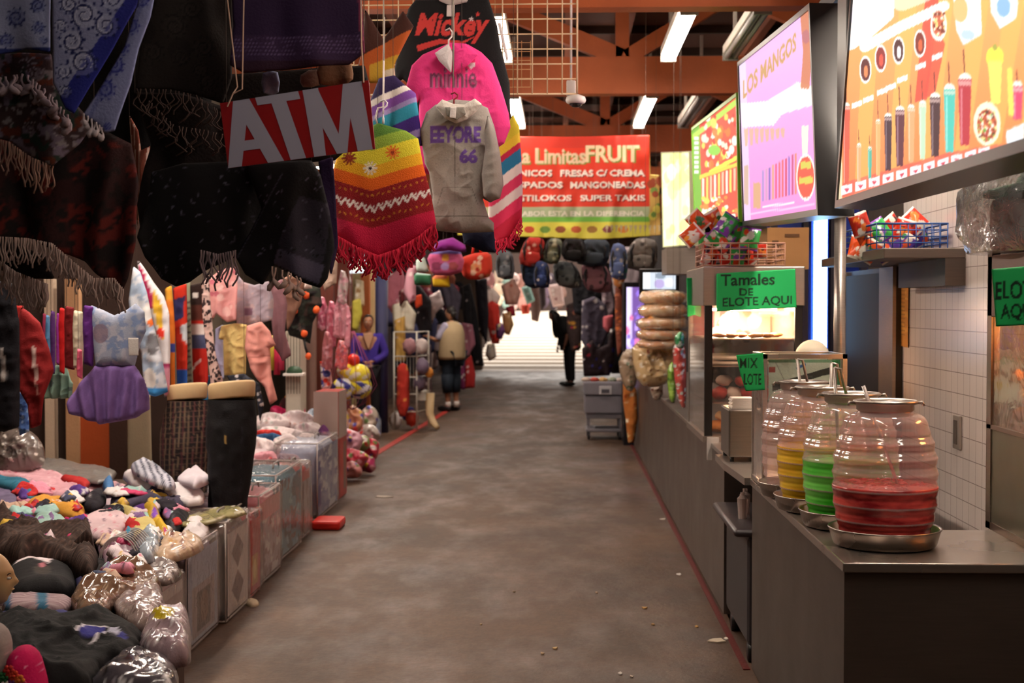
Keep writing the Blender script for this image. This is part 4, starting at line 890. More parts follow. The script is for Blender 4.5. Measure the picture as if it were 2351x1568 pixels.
# blue and white paisley shawl, folded on the bias
p = Pic(110, -70, 370, 340, '#8a90b8', 1.2).poly([(118, 250), (250, 60), (330, -60), (330, 60), (250, 200), (180, 300), (118, 300)], '#262c86')
for x, y, r, f in ((195, 35, 30, 1), (245, 60, 26, -1), (165, 95, 26, 1), (190, 145, 30, -1), (140, 60, 14, 1), (260, 0, 24, 1), (160, 10, 20, -1), (145, 165, 16, 1), (150, 210, 14, -1)): paisley(p, x, y, r, '#1c2258', '#c8cce4', f, x * .3)
s2 = cloth('patterned_shawl', [(119, -70), (345, -70), (320, 5), (262, 110), (205, 205), (172, 262), (150, 250), (119, 190)], 4.22, col=p, thick=.012, fold=.01, ff=3, step=.0045, label='blue and white shawl with large paisley curls', cat='shawl')
p = Pic(150, -70, 370, 340, '#7d84b0', 1.2).line([(360, -60), (190, 300)], 10, '#6a70a4')
for x, y, r in ((300, 60, 18), (275, 110, 18), (262, 150, 20), (240, 205, 22), (245, 290, 8), (325, 0, 15)): paisley(p, x, y, r, '#2a2f80', '#5058a0', 1, y)
s2b = cloth('shawl_fold', [(338, -70), (368, -70), (345, 40), (318, 110), (300, 190), (275, 260), (262, 300), (240, 305), (225, 285), (195, 268), (190, 260), (235, 190), (285, 105)], 4.16, col=p, thick=.012, fold=.008, ff=3, step=.0045, parent=s2)
fringe('fringe', [(192, 262), (225, 285), (240, 300)], 40, 4.16, '#a59ba0', 7, s2, .003, 4, tassel=True)
# multicoloured shawl below with pale fringe
p = Pic(-60, 110, 230, 400, '#3a2a2c').blotch('#6a5f70', 24, .25, 2).blotch('#7e777c', 18, .55, 5).blotch('#5a2a1c', 22, .45, 9).blotch('#23352f', 26, .5, 14)
for x, y in ((60, 150), (90, 170), (40, 200), (110, 240), (140, 300), (70, 290)): paisley(p, x, y, 14, '#8a8088', '#3a2a30', 1, x)
s3 = cloth('patterned_shawl', [(-60, 118), (118, 124), (128, 190), (190, 258), (200, 300), (180, 330), (125, 384), (70, 360), (20, 325), (-60, 300)], 4.4, col=p, thick=.015, fold=.02, ff=4, step=.006, label='brown and grey mottled shawl with loose pale fringe, under the navy flowered one', cat='shawl')
fringe('fringe', [(-20, 318), (20, 327), (70, 362), (125, 384)], 72, 4.38, '#8d6f63', 26, s3, .003, 2)
fringe('fringe_upper', [(0, 180), (60, 170), (118, 220), (160, 270)], 50, 4.36, '#8f8088', 16, s3, .004, 7, tassel=True, sway=14)
# dark red and black shawls
p = Pic(-60, 290, 330, 690, '#2a0e0f').blotch('#5a1712', 50, .3, 3, sx=1.6).blotch('#120809', 30, .35, 8).blotch('#160808', 12, .5, 12)
s4 = cloth('dark_shawl', [(-60, 300), (40, 330), (110, 385), (170, 340), (215, 285), (300, 330), (318, 420), (316, 560), (300, 640), (286, 672), (240, 640), (190, 600), (130, 575), (60, 545), (-60, 560)], 4.75, col=p, thick=.02, fold=.03, ff=5, step=.009, label='black and deep red shawl hanging low with a long pale fringe', cat='shawl')
fringe('fringe', [(0, 545), (60, 548), (120, 560), (165, 600), (215, 640), (262, 640), (285, 668)], 62, 4.7, '#a8938c', 62, s4, .0032, 3)
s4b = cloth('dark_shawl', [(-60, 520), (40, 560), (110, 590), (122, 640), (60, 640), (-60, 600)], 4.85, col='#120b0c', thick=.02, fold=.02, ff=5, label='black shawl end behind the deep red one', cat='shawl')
fringe('fringe', [(0, 600), (35, 625), (75, 640), (112, 655)], 72, 4.82, '#a8958f', 36, s4b, .0032, 13)
# very dark paisley sheet
p = Pic(280, -60, 540, 360, '#1e1816').spots(12, ['#171110'], 14, 30, None, 4)
for x, y, r in ((470, 110, 22), (415, 130, 18), (460, 160, 15), (480, 190, 20), (520, 185, 14), (400, 60, 25), (440, 20, 22), (350, 120, 22), (480, 210, 16)): paisley(p, x, y, r, '#0e0a0a', '#2b2421', 1, x)
s5 = cloth('dark_shawl', [(300, -70), (535, -70), (535, 180), (515, 240), (450, 218), (390, 205), (310, 203), (320, 110), (355, 10)], 5.0, col=p, thick=.012, fold=.015, ff=3, step=.006, label='very dark brown paisley sheet behind the letter A of the red sign', cat='shawl')
fringe('fringe', [(312, 205), (390, 207), (450, 220), (510, 262)], 62, 4.98, '#4a3c38', 22, s5, .0028, 9, sway=16)
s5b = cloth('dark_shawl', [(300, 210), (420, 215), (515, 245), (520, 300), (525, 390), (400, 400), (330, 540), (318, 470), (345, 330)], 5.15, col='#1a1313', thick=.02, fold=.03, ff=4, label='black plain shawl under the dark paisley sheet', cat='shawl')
fringe('fringe', [(340, 230), (400, 290), (470, 300), (515, 310)], 60, 5.1, '#4f403c', 20, s5b, .003, 19, sway=18)
# dark purple cloth
p = Pic(520, -60, 845, 180, '#241233').rect(520, 84, 845, 140, '#2e1c3c')
for x in range(524, 840, 9):
    for y in range(92, 136, 9): p.ell(x + (y // 9 % 2) * 4.5, y + (x - 520) * -.03, 2.2, 2.2, '#5c4a70')
p.rect(520, 140, 845, 180, '#2a1226').poly([(818, -60), (826, -60), (840, 140), (830, 140)], '#6a2440')
s6 = cloth('patterned_shawl', [(528, -70), (828, -70), (832, 30), (838, 120), (800, 148), (700, 156), (560, 168), (528, 150), (536, 60)], 4.7, col=p, thick=.014, fold=.012, ff=2, step=.006, label='dark purple shawl with a dotted border above the red sign', cat='shawl')
# black floral shawls
p = Pic(300, 350, 780, 680, '#0d0c0f')
r_ = random.Random(4)
for k in range(75):
    x, y, a_ = r_.uniform(330, 600), r_.uniform(380, 640), r_.uniform(0, 3)
    p.poly([(x, y), (x + 7 * math.cos(a_), y + 7 * math.sin(a_)), (x + 16 * math.cos(a_ + .2), y + 16 * math.sin(a_ + .2)), (x + 8 * math.cos(a_ + .6), y + 8 * math.sin(a_ + .6))], r_.choice(['#4a4856', '#5a5868', '#35323e']))
s7 = cloth('floral_shawl', [(345, 395), (420, 375), (520, 370), (610, 372), (640, 400), (600, 520), (545, 590), (480, 620), (440, 648), (400, 658), (365, 640), (330, 590), (316, 545), (335, 460)], 4.95, col=p, thick=.03, rim=.05, fold=.03, ff=3, step=.006, label='black shawl strewn with grey flowers, hanging in a rounded lobe', cat='shawl')
fringe('fringe', [(460, 575), (500, 585), (545, 575)], 75, 4.85, '#7f7075', 15, s7, .0035, 6, sway=10)
p = Pic(540, 360, 780, 680, '#0f0e12').poly([(640, 560), (690, 450), (760, 470), (745, 600), (700, 640)], '#2b2936').poly([(628, 605), (640, 570), (748, 610), (735, 655)], '#4c485c')
for k in range(60):
    x, y, a_ = r_.uniform(600, 755), r_.uniform(400, 590), r_.uniform(0, 3)
    p.poly([(x, y), (x + 6 * math.cos(a_), y + 6 * math.sin(a_)), (x + 14 * math.cos(a_ + .2), y + 14 * math.sin(a_ + .2)), (x + 6 * math.cos(a_ + .6), y + 6 * math.sin(a_ + .6))], r_.choice(['#504c5e', '#5e5a6e', '#08080a']))
p.line([(650, 400), (560, 560), (520, 640)], 3, '#3a3a48')
s8 = cloth('floral_shawl', [(560, 372), (715, 368), (735, 400), (755, 480), (768, 570), (755, 640), (738, 662), (700, 650), (628, 608), (600, 655), (560, 630), (540, 590), (600, 480)], 4.9, col=p, thick=.03, rim=.05, fold=.025, ff=3, step=.006, label='black and slate leaf print shawl hanging lowest beside the rainbow poncho', cat='shawl')
fringe('fringe', [(620, 612), (660, 625), (700, 645)], 55, 4.85, '#b09890', 7, s8, .0035, 5, tassel=True, sway=10)
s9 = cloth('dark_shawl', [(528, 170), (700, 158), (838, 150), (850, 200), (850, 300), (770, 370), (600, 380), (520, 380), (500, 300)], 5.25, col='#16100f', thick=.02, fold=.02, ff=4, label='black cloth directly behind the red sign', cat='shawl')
s10 = cloth('dark_shawl', [(730, 370), (765, 360), (770, 450), (775, 560), (760, 640), (745, 500)], 5.1, col='#241436', thick=.02, fold=.02, ff=8, label='dark violet cloth edge between the leaf shawl and the rainbow poncho', cat='shawl')
s11 = cloth('lit_rack_cloth', [(296, 262), (318, 300), (325, 345), (344, 335), (344, 420), (325, 480), (314, 520), (310, 440), (300, 340)], 5.35, col=Pic(290, 250, 350, 530, '#8a4a3a').line([(297, 265), (314, 520)], 4, '#f0d8c8').line([(308, 285), (318, 500)], 2.5, '#e8d0c0').line([(322, 330), (322, 470)], 3, '#c8a898').line([(341, 340), (330, 460)], 4, '#f4dcd0'), thick=.02, fold=.01, ff=10, step=.004, label='narrow cloth standing in for a lit rack, bright stripes painted, between the dark shawls', cat='cloth')  # lit wire rack imitated by a cloth with pale stripes painted on
# bits above the sign
for px_, c_, l_ in (([(604, 168), (638, 166), (640, 212), (606, 214)], '#8089a8', 'pale blue tag hanging above the red sign'), ([(735, 140), (795, 132), (812, 170), (800, 192), (735, 195)], '#7a5a44', 'brown furry cap hanging above the red sign'), ([(690, 172), (728, 160), (735, 196), (695, 200)], '#8a7466', 'beige scrap of cloth above the red sign')):
    cloth('hanging_cloth', px_, 4.85, col=c_, thick=.03, fold=.01, ff=8, wr=.01, rnd=2, label=l_, cat='cloth')
# ATM sign
C = [at(505, 237, 4.6), at(846, 184, 4.55), at(861, 342, 4.55), at(524, 386, 4.6)]
t = thing('atm_sign', (C[0] + C[2]) / 2, 'red hanging sign with large grey letters ATM', 'sign')
n_ = (C[1] - C[0]).cross(C[0] - C[3]).normalized()
MB().add([tuple(q) for q in C] + [tuple(q - n_ * .006) for q in C], [(3, 2, 1, 0), (4, 5, 6, 7), (0, 1, 5, 4), (1, 2, 6, 5), (2, 3, 7, 6), (3, 0, 4, 7)]).build('board', plain('#8c1518', .45, var=.08), t)
lm = plain('#9d9cae', .5, var=.05)
def glyph(polys, name):
    b = MB()
    for pl in polys:
        V = []
        for u, v in pl: q = (C[0] * (1 - u) + C[1] * u) * (1 - v) + (C[3] * (1 - u) + C[2] * u) * v; V.append(tuple(q + n_ * .0015))
        b.add(V, [tuple(range(len(V)))[::-1]])
    return b.build(name, lm, t)
glyph([[(.09, .0), (.20, .0), (.095, 1), (.0, 1)], [(.09, .0), (.20, .0), (.385, 1), (.275, 1)], [(.13, .62), (.26, .62), (.275, .77), (.11, .77)]], 'letter_a')
glyph([[(.24, .0), (.53, .0), (.54, .12), (.25, .12)], [(.345, .12), (.445, .12), (.535, 1), (.43, 1)]], 'letter_t')
glyph([[(.56, .0), (.665, .0), (.67, 1), (.59, 1)], [(.56, .0), (.66, .0), (.815, 1), (.745, 1)], [(.83, .0), (.9, .0), (.815, 1), (.745, 1)][::1], [(.83, .0), (.955, .0), (.985, 1), (.885, 1)]], 'letter_m')
MB().tube([at(522, 245, 4.59), at(535, 215, 4.59), at(545, 200, 4.6), at(520, -20, 4.7)], .0025, 6).tube([at(535, 215, 4.59), at(556, 205, 4.59), at(560, -20, 4.6)], .0025, 6).tube([at(835, 190, 4.54), at(830, 100, 4.6), at(828, -20, 4.6)], .0025, 6).build('cord', plain('#b89a88', .8), t)

# ---------------- ponchos
def stripes(p, cx, bands, k=.32, r=False):
    """chevron bands: bands = [(y at centre, colour), ...] downwards"""
    d = p.Y + k * np.abs(p.X - cx)
    for y, c in bands: p.m(d >= y, c)
    return d
p = Pic(755, 280, 1010, 640, '#4f7a30', 1.3)
dd = stripes(p, 855, [(0, '#4f7a30'), (320, '#8aa83c'), (348, '#e6d83a'), (385, '#f0b428'), (412, '#ea6a1e'), (440, '#8f1c22'), (525, '#c81e48')], .30)
for cx, cy, c in ((803, 365, '#8a3020'), (904, 352, '#e8702c'), (852, 388, '#f6ead8')):
    for k in range(10):
        a_ = k * PI / 5; p.line([(cx, cy), (cx + 15 * math.cos(a_), cy + 15 * math.sin(a_))], 4, c)
    p.ell(cx, cy, 4, 4, '#a03a20' if c != '#f6ead8' else '#3a2420')
for off, c_, w_ in ((452, '#c8802c', 2.2), (508, '#c8802c', 2.2)):
    wv = np.sin(p.X * .38); p.m((np.abs(dd - off - 2.5 * wv) < w_) & (np.sin(p.X * .5) > .1), c_)
wv = 6 * np.sin(p.X * .33); p.m((np.abs(dd - 482 - wv) < 4.5), '#f4ece8'); p.m((np.abs(dd - 482 + wv) < 2.5) & (np.sin(p.X * .33 + 1) > .2), '#f4ece8')
po = cloth('poncho', [(868, 282), (888, 288), (932, 300), (960, 318), (972, 380), (988, 440), (1000, 505), (1001, 520), (960, 545), (915, 572), (880, 582), (868, 590), (820, 570), (768, 540), (766, 470), (762, 400), (778, 350), (830, 300)], 6.0, col=p, thick=.06, rim=.1, fold=.012, ff=5, step=.0048, mat=vcol(.9, bump=.6, scale=200), label='rainbow knit poncho with chevron stripes and a long pink fringe', cat='poncho')
fringe('fringe', [(768, 540), (820, 568), (868, 588), (915, 572), (960, 545), (1001, 512)], 55, 5.97, '#c8203f', 120, po, .0042, 8, sway=9)
MB().tube([at(868, 290, 6.0), at(862, 270, 6.0), at(868, 248, 6.0), at(880, 245, 6.0), at(882, 40, 6.2)], .004, 8).build('hanger', plain('#d9cfc8', .4), po, True)
p = Pic(840, 170, 975, 340, '#3a2a6a', 1.2)
for (a_, b_), c_ in (((170, 208), '#2a1c48'), ((208, 224), '#e8e0da'), ((224, 246), '#7a4aa0'), ((246, 258), '#9a8ac0'), ((258, 290), '#2c8aa8'), ((290, 322), '#3a2278'), ((322, 340), '#8a7ab8')):
    d_ = p.Y + .45 * (p.X - 905); p.m((d_ >= a_) & (d_ < b_), c_)
cloth('poncho', [(870, 180), (905, 172), (930, 195), (955, 215), (965, 290), (970, 335), (930, 330), (880, 300), (845, 330), (850, 230)], 6.2, col=p, thick=.05, fold=.01, ff=6, step=.005, label='purple and turquoise striped poncho above the rainbow one', cat='poncho', parent=None)
p = Pic(800, -40, 960, 240, '#3a1c14', 1).poly([(830, 130), (960, 60), (960, 240), (810, 240)], '#a8501e').poly([(850, 150), (960, 110), (960, 240), (850, 240)], '#b8902c').poly([(880, 165), (960, 140), (960, 180), (900, 200)], '#c8b8a0')
cloth('poncho', [(838, 20), (880, 90), (925, 25), (950, 60), (905, 150), (910, 190), (850, 190), (815, 180), (830, 120)], 6.45, col=p, thick=.04, fold=.01, ff=6, label='brown and rust poncho with a V neck under the wire grid', cat='poncho')
p = Pic(1130, 280, 1210, 600, '#e03a6a', 1.2)
for (a_, b_), c_ in (((280, 322), '#d8c838'), ((322, 345), '#e8c83c'), ((345, 360), '#c02a48'), ((360, 392), '#2878a0'), ((392, 418), '#eee6e0'), ((418, 445), '#e0406a'), ((445, 470), '#f0e6e0'), ((470, 500), '#e83a66'), ((500, 620), '#d02848')):
    d_ = p.Y + .75 * (p.X - 1170); p.m((d_ >= a_) & (d_ < b_), c_)
pk = cloth('poncho', [(1178, 262), (1192, 290), (1197, 360), (1200, 440), (1198, 500), (1170, 545), (1140, 560), (1120, 500), (1130, 350)], 7.0, col=p, thick=.05, fold=.01, ff=6, step=.006, label='pink poncho with yellow and blue bands peeking past the grey hoodie', cat='poncho')
fringe('fringe', [(1138, 555), (1170, 545), (1198, 500)], 32, 6.98, '#d02a4a', 26, pk, .004, 4)
# ---------------- sweatshirts on hangers
p = Pic(895, -60, 1175, 260, '#131214', 1.6)
p.text('Mickey', 950, 32, 1112, 102, '#c9403c', .035, sh=.25).poly([(958, 108), (1010, 92), (1062, 98), (1100, 82), (1064, 104), (1010, 104), (962, 122)], '#c9403c')
for cx, cy, c in ((1098, 36, '#c9403c'), (1083, 46, '#cfc9cc')): p.poly([(cx + (7 if k % 2 == 0 else 3) * math.sin(k * PI / 5), cy - (7 if k % 2 == 0 else 3) * math.cos(k * PI / 5)) for k in range(10)], c)
sw = cloth('sweatshirt', [(960, -8), (1005, -25), (1080, -25), (1122, -2), (1142, 60), (1150, 110), (1170, 190), (1172, 260), (1150, 268), (1120, 270), (960, 268), (945, 200), (925, 182), (908, 190), (905, 160), (920, 80), (938, 20)], 6.85, col=p, thick=.07, rim=.09, fold=.01, ff=4, step=.005, label='black sweatshirt with red script lettering, topmost of the three tops', cat='sweatshirt')
cloth('collar', [(1002, -20), (1082, -20), (1072, 5), (1035, 14), (1008, 2)], 6.8, col='#b8aea8', thick=.02, fold=0, parent=sw)
cloth('size_tag', [(1026, 12), (1044, 12), (1043, 38), (1025, 38)], 6.79, col='#d8d0cc', thick=.004, fold=0, parent=sw)
cloth('sleeve_stripe', [(1142, 52), (1150, 52), (1168, 135), (1163, 142)], 6.8, col='#e8e2de', thick=.01, fold=0, parent=sw)
p = Pic(925, 90, 1180, 420, '#ee3f8c', 1.6)
p.text('minnie', 990, 160, 1096, 206, '#b06a8a', .03).text('minnie', 989, 158, 1094, 204, '#7a4060', .0)
p.ell(1080, 152, 5, 5, '#f0e0e8').ell(1088, 152, 5, 5, '#f0e0e8').poly([(1076, 154), (1092, 154), (1084, 163)], '#f0e0e8')
sp = cloth('hoodie', [(1000, 112), (1035, 97), (1075, 102), (1105, 120), (1130, 145), (1150, 200), (1168, 260), (1172, 292), (1158, 330), (1135, 345), (1120, 300), (1120, 400), (960, 400), (962, 230), (955, 240), (932, 200), (945, 150), (970, 125)], 6.5, col=p, thick=.08, rim=.08, fold=.012, ff=4, wr=.008, step=.005, label='hot pink hooded sweatshirt between the black and the grey tops', cat='hoodie')
cloth('hood_lining', [(998, 122), (1030, 100), (1040, 122), (1038, 150), (1036, 168), (1008, 140)], 6.42, col='#ddd6d6', thick=.04, fold=0, wr=.01, parent=sp)
cloth('hood', [(1036, 98), (1070, 100), (1098, 125), (1075, 150), (1040, 168), (1042, 125)], 6.42, col='#ee3f8c', thick=.05, fold=0, wr=.01, parent=sp)
p = Pic(955, 215, 1165, 545, '#a09a94', 1.8)
p.spots(900, ['#85807a', '#99948e'], 1, 2.2, None, 5, 1, .5)
p.text('EEYORE', 990, 292, 1105, 332, '#6a4a9a', .05).text('66', 1057, 345, 1098, 378, '#6a4a9a', .05)
p.line([(1047, 300), (1045, 500)], 1.5, '#6a6560').line([(1006, 470), (1018, 432), (1084, 432), (1098, 470)], 1.5, '#77726c').line([(985, 497), (1135, 497)], 2, '#6f6a64')
gh = cloth('hoodie', [(1000, 240), (1040, 228), (1085, 232), (1120, 248), (1135, 290), (1148, 350), (1156, 420), (1146, 455), (1125, 465), (1108, 455), (1122, 500), (1134, 512), (1134, 532), (1060, 536), (988, 528), (986, 500), (994, 450), (985, 395), (975, 375), (964, 300), (978, 258)], 6.2, col=p, thick=.09, rim=.07, fold=.012, ff=4, wr=.012, wf=9, step=.0045, label='grey zip hoodie with purple lettering and white fleece hood, lowest of the three', cat='hoodie')
cloth('hood_lining', [(1000, 244), (1015, 228), (1040, 238), (1066, 240), (1090, 226), (1108, 240), (1092, 258), (1070, 276), (1047, 284), (1022, 272)], 6.12, col='#ddd5cc', thick=.04, fold=0, wr=.012, wf=30, parent=gh)
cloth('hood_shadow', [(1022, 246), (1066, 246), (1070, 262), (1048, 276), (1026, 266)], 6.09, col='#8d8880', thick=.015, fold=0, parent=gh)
cloth('size_tag', [(1034, 246), (1048, 246), (1046, 272), (1032, 270)], 6.075, col='#e2dcd8', thick=.004, fold=0, parent=gh)
cloth('sleeve', [(1120, 262), (1136, 300), (1148, 352), (1156, 425), (1148, 456), (1126, 462), (1110, 450), (1106, 400), (1114, 340), (1112, 300)], 6.1, col=Pic(1100, 255, 1160, 470, '#a39d97'), thick=.06, rim=.05, fold=0, wr=.012, wf=10, parent=gh)
dk = cloth('dark_trousers', [(1060, 530), (1134, 530), (1138, 580), (1110, 578), (1065, 560)], 6.4, col='#141a33', thick=.05, fold=.01, label='navy cloth end hanging beneath the grey hoodie', cat='trousers')
def hanger(px, Y, col, par, w=40, hk=30):
    x, y = px; b = MB(); q = [at(x + dx, y + dy, Y) for dx, dy in ((-w, 22), (-w * .5, 10), (0, 0), (w * .5, 10), (w, 22))]; b.tube(q, .005, 8)
    b.tube([at(x, y, Y), at(x, y - hk * .5, Y), at(x + 8, y - hk * .75, Y), at(x + 9, y - hk, Y), at(x + 2, y - hk * 1.25, Y), at(x - 7, y - hk * 1.1, Y)], .004, 8)
    return b.build('hanger', plain(col, .4), par, True)
hanger((1030, 110), 6.45, '#efe6e2', sp, 24, 36); hanger((1042, 240), 6.15, '#8d2430', gh, 26, 22)
hanger((880, 262), 5.98, '#e6e0e6', po, 0.1, 26)
for x, y, Y in ((1040, 200, 6.35), (1038, 75, 6.6), (880, 228, 6.1)): chain((x, y), (x, -40), Y, ['cord above the grey hoodie', 'cord above the pink hoodie', 'cord above the rainbow poncho'][(1040, 1038, 880).index(x)])

for o_ in list(COL.objects):
    if o_.parent is None and o_.type == 'MESH' and o_.name.split('.')[0] in ('dark_shawl', 'floral_shawl', 'lit_rack_cloth', 'poncho', 'dark_trousers', 'hoodie', 'sweatshirt', 'hanging_cloth', 'patterned_shawl', 'dark_backcloth'): line_up(o_)
# ================================================================== clothes stall: hanging goods behind the table
def wall_panel(name, px, Y, col, label, dep=.05, cat='panel', mat=None):
    x0, y0, x1, y1 = px; a, b = at(x0, y0, Y), at(x1, y1, Y)
    return tag(MB().box(a.x, b.x, Y, Y + dep, b.z, a.z).build(name, mat or plain(col, .8, bump=.2), None), label, cat)
b = MB().box(-4.6, -2.95, 10.5, 10.6, 0, 3.3); o = b.build('partition', plain('#3a2a24', .85, bump=.2)); o['kind'] = 'structure'
def post(px, Y, col, label, name='wooden_post', w=None, bottom=0.0):
    x0, y0, x1 = px; a, b = at(x0, y0, Y), at(x1, y0, Y)
    return tag(MB().box(a.x, b.x, Y, Y + .08, bottom, a.z, .004).build(name, plain(col, .75, bump=.25), None), label, 'post')
post((100, 640, 122), 10.3, '#c8b098', 'pale upright board behind the hanging red shirts')
post((148, 640, 180), 10.28, '#b98d68', 'tan wooden post behind the tutu dress')
wall_panel('orange_board', (181, 900, 262, 1150), 10.3, '#a8491f', 'burnt orange board below the tutu skirt')
wall_panel('dark_board', (250, 900, 300, 1150), 10.25, '#3a241c', 'dark brown board beside the orange one')
cloth('leaning_board', [(292, 920), (345, 905), (350, 1100), (292, 1100)], 10.0, col='#8d7d66', thick=.04, fold=0, label='khaki block panel between the tutu and the plaid leggings', cat='panel')
tt = tag(MB().box(-4.5, -1.42, 3.6, 5.2, .44, .49).box(-1.5, -1.42, 3.62, 3.7, 0, .44).box(-1.5, -1.42, 5.1, 5.2, 0, .44).box(-4.5, -2.02, 5.2, 9.6, .44, .49).box(-2.08, -2.02, 9.5, 9.56, 0, .44).box(-4.5, -4.44, 3.62, 3.7, 0, .44).box(-4.5, -4.44, 9.5, 9.56, 0, .44).build('display_table', plain('#4a3b34', .8), None), 'low display table buried under folded clothes', 'table')
def hung(name, px, Y, col, label, cat, **k):
    return line_up(cloth(name, px, Y, col=col, label=label, cat=cat, **{**dict(thick=.03, fold=.02, ff=9, rim=.03, wr=.012), **k}))
p = Pic(0, 630, 50, 1000, '#17151c').rect(2, 800, 12, 824, '#cfc6c2').rect(8, 815, 18, 850, '#bfb6b2').rect(4, 852, 20, 874, '#cfc6c2')
hung('dress', [(-40, 640), (30, 650), (46, 740), (44, 980), (10, 992), (-40, 985)], 6.6, p, 'black dress with pale print hanging at the very edge', 'dress')
p = Pic(20, 690, 125, 985, '#8a1a1c').line([(80, 800), (88, 870)], 10, '#d8b8b0').line([(84, 870), (92, 905)], 6, '#c89088')
hung('hoodie', [(48, 705), (70, 718), (92, 740), (112, 800), (122, 850), (104, 910), (95, 975), (68, 985), (62, 930), (44, 895), (42, 810), (40, 740)], 6.9, p, 'dark red hoodie with a faded white print down its sleeve', 'hoodie')
hung('shirt', [(24, 700), (55, 702), (52, 760), (45, 800), (30, 800), (22, 760)], 7.1, '#a02422', 'bright red shirt shoulder behind the dark red hoodie', 'shirt')
hung('jeans', [(35, 900), (66, 900), (70, 990), (45, 1000), (34, 960)], 7.3, Pic(30, 890, 75, 1010, '#4a6aa8').spots(60, ['#8aa0c8', '#2a4480'], 2, 5, None, 3), 'mottled blue jeans piece under the red hoodie', 'jeans')
for k, (x0, x1, y0, y1, c_, l_) in enumerate(((96, 108, 718, 830, '#7a1c3a', 'narrow maroon top'), (104, 116, 722, 830, '#4a78a0', 'narrow blue top'), (114, 128, 712, 860, '#4a2460', 'narrow violet top'), (128, 137, 716, 840, '#8a2a88', 'thin plum top'), (134, 150, 705, 860, '#c81c1c', 'narrow bright red top'), (147, 172, 702, 850, '#6a1014', 'dark crimson top'), (166, 192, 712, 850, '#d8ccb0', 'cream top on a hanger'), (176, 190, 800, 870, '#e0607a', 'coral pink end of a top'), (190, 216, 700, 842, '#52206c', 'glossy purple top'))):
    hung('narrow_shirt', [(x0 + 3, y0), (x1 - 2, y0 + 4), (x1, y0 + 50), (x1 - 1, y1), (x0 + 2, y1 - 6), (x0, y0 + 40)], 7.75 - k * .07, c_, l_ + ' seen edge-on on the rail beside the tutu dress', 'top', thick=.05, fold=.008, ff=14)
hung('tulle_skirt', [(108, 840), (150, 838), (168, 880), (166, 915), (104, 915), (100, 880)], 7.8, Pic(95, 830, 175, 920, '#6f8a7c').blotch('#4a5a58', 14, .2), 'grey green tulle skirt below the edge-on tops', 'skirt', ff=20)
# tutu dress (a plain printed bodice and a tulle skirt)
td = thing('tutu_dress', at(250, 830, 7.25), 'child dress with pale blue bodice and a purple tulle skirt', 'dress')
p = Pic(195, 680, 345, 850, '#989fb2').blotch('#7e8cac', 16, .3, 2).blotch('#acacba', 12, .4, 6).ell(237, 765, 18, 22, '#7a5a64', .6).blotch('#7a8cb0', 20, .55, 9)
cloth('bodice', [(208, 700), (238, 712), (262, 724), (290, 712), (312, 696), (332, 716), (336, 760), (322, 790), (308, 842), (222, 842), (214, 790), (206, 740)], 7.22, col=p, thick=.09, rim=.06, fold=.008, ff=8, step=.005, parent=td)
p = Pic(150, 830, 350, 975, '#6c5088').spots(200, ['#7c609c', '#5c4278'], 3, 7, None, 3, 3, .35)
cloth('skirt', [(220, 838), (308, 838), (330, 868), (340, 905), (341, 942), (318, 958), (280, 966), (240, 972), (200, 960), (168, 948), (158, 925), (185, 880)], 7.22, col=p, thick=.08, rim=.03, fold=.022, ff=14, step=.005, parent=td, bias=.05)
cloth('price_tag', [(294, 776), (318, 776), (318, 816), (296, 816)], 7.1, col='#c9c2bc', thick=.004, fold=0, parent=td)
# towels
p = Pic(300, 600, 400, 920, '#a9bcd4', 1.2).blotch('#d8dce4', 20, .1, 4).ell(342, 722, 13, 26, '#f0ece8').ell(348, 740, 6, 9, '#e8702c').ell(352, 790, 14, 26, '#7a7a80').ell(345, 870, 18, 26, '#e8e4e0').rect(300, 890, 400, 920, '#3a88c8')
hung('towel', [(306, 610), (322, 625), (338, 670), (352, 740), (372, 820), (384, 900), (360, 910), (332, 905), (322, 810), (300, 740), (296, 690)], 8.5, p, 'pale blue printed beach towel beside the tutu dress', 'towel')
p = Pic(310, 590, 400, 930, '#e8e2e4', 1.2).poly([(316, 600), (330, 620), (352, 680), (350, 710), (330, 700)], '#a82050').poly([(350, 660), (372, 700), (378, 780), (366, 770), (356, 730)], '#e8b838').ell(370, 765, 10, 12, '#e83a28').rect(366, 835, 400, 842, '#b02860').poly([(376, 842), (400, 842), (400, 930), (382, 930)], '#e8a0b8')
hung('towel', [(314, 590), (330, 612), (352, 648), (376, 680), (390, 720), (392, 800), (390, 900), (380, 915), (368, 840), (352, 750), (336, 690), (318, 640)], 8.7, p, 'white towel printed with magenta and yellow shapes', 'towel')
hung('towel', [(378, 662), (394, 655), (402, 760), (404, 895), (392, 898), (386, 780)], 8.9, Pic(370, 650, 410, 900, '#e07a28').rect(370, 650, 410, 690, '#e8a838').rect(370, 790, 410, 810, '#3a4aa0'), 'orange towel edge between the white and the red ones', 'towel')
p = Pic(395, 640, 440, 900, '#c8301c').poly([(395, 690), (425, 680), (420, 730), (400, 740)], '#2a2a5a').poly([(412, 750), (432, 740), (432, 790), (420, 780)], '#c8d0d8').rect(395, 850, 440, 900, '#2a5ab0')
hung('towel', [(397, 662), (428, 650), (430, 760), (432, 895), (408, 898), (402, 760)], 9.1, p, 'red towel with dark blue patches', 'towel')
p = Pic(420, 640, 445, 910, '#9aa088')
for k in range(14): p.line([(418, 700 + k * 14), (448, 688 + k * 14)], 4, '#4a4a48')
hung('towel', [(424, 650), (437, 645), (439, 760), (440, 900), (428, 902), (426, 780)], 9.25, p, 'grey towel edge with slanted stripes', 'towel')
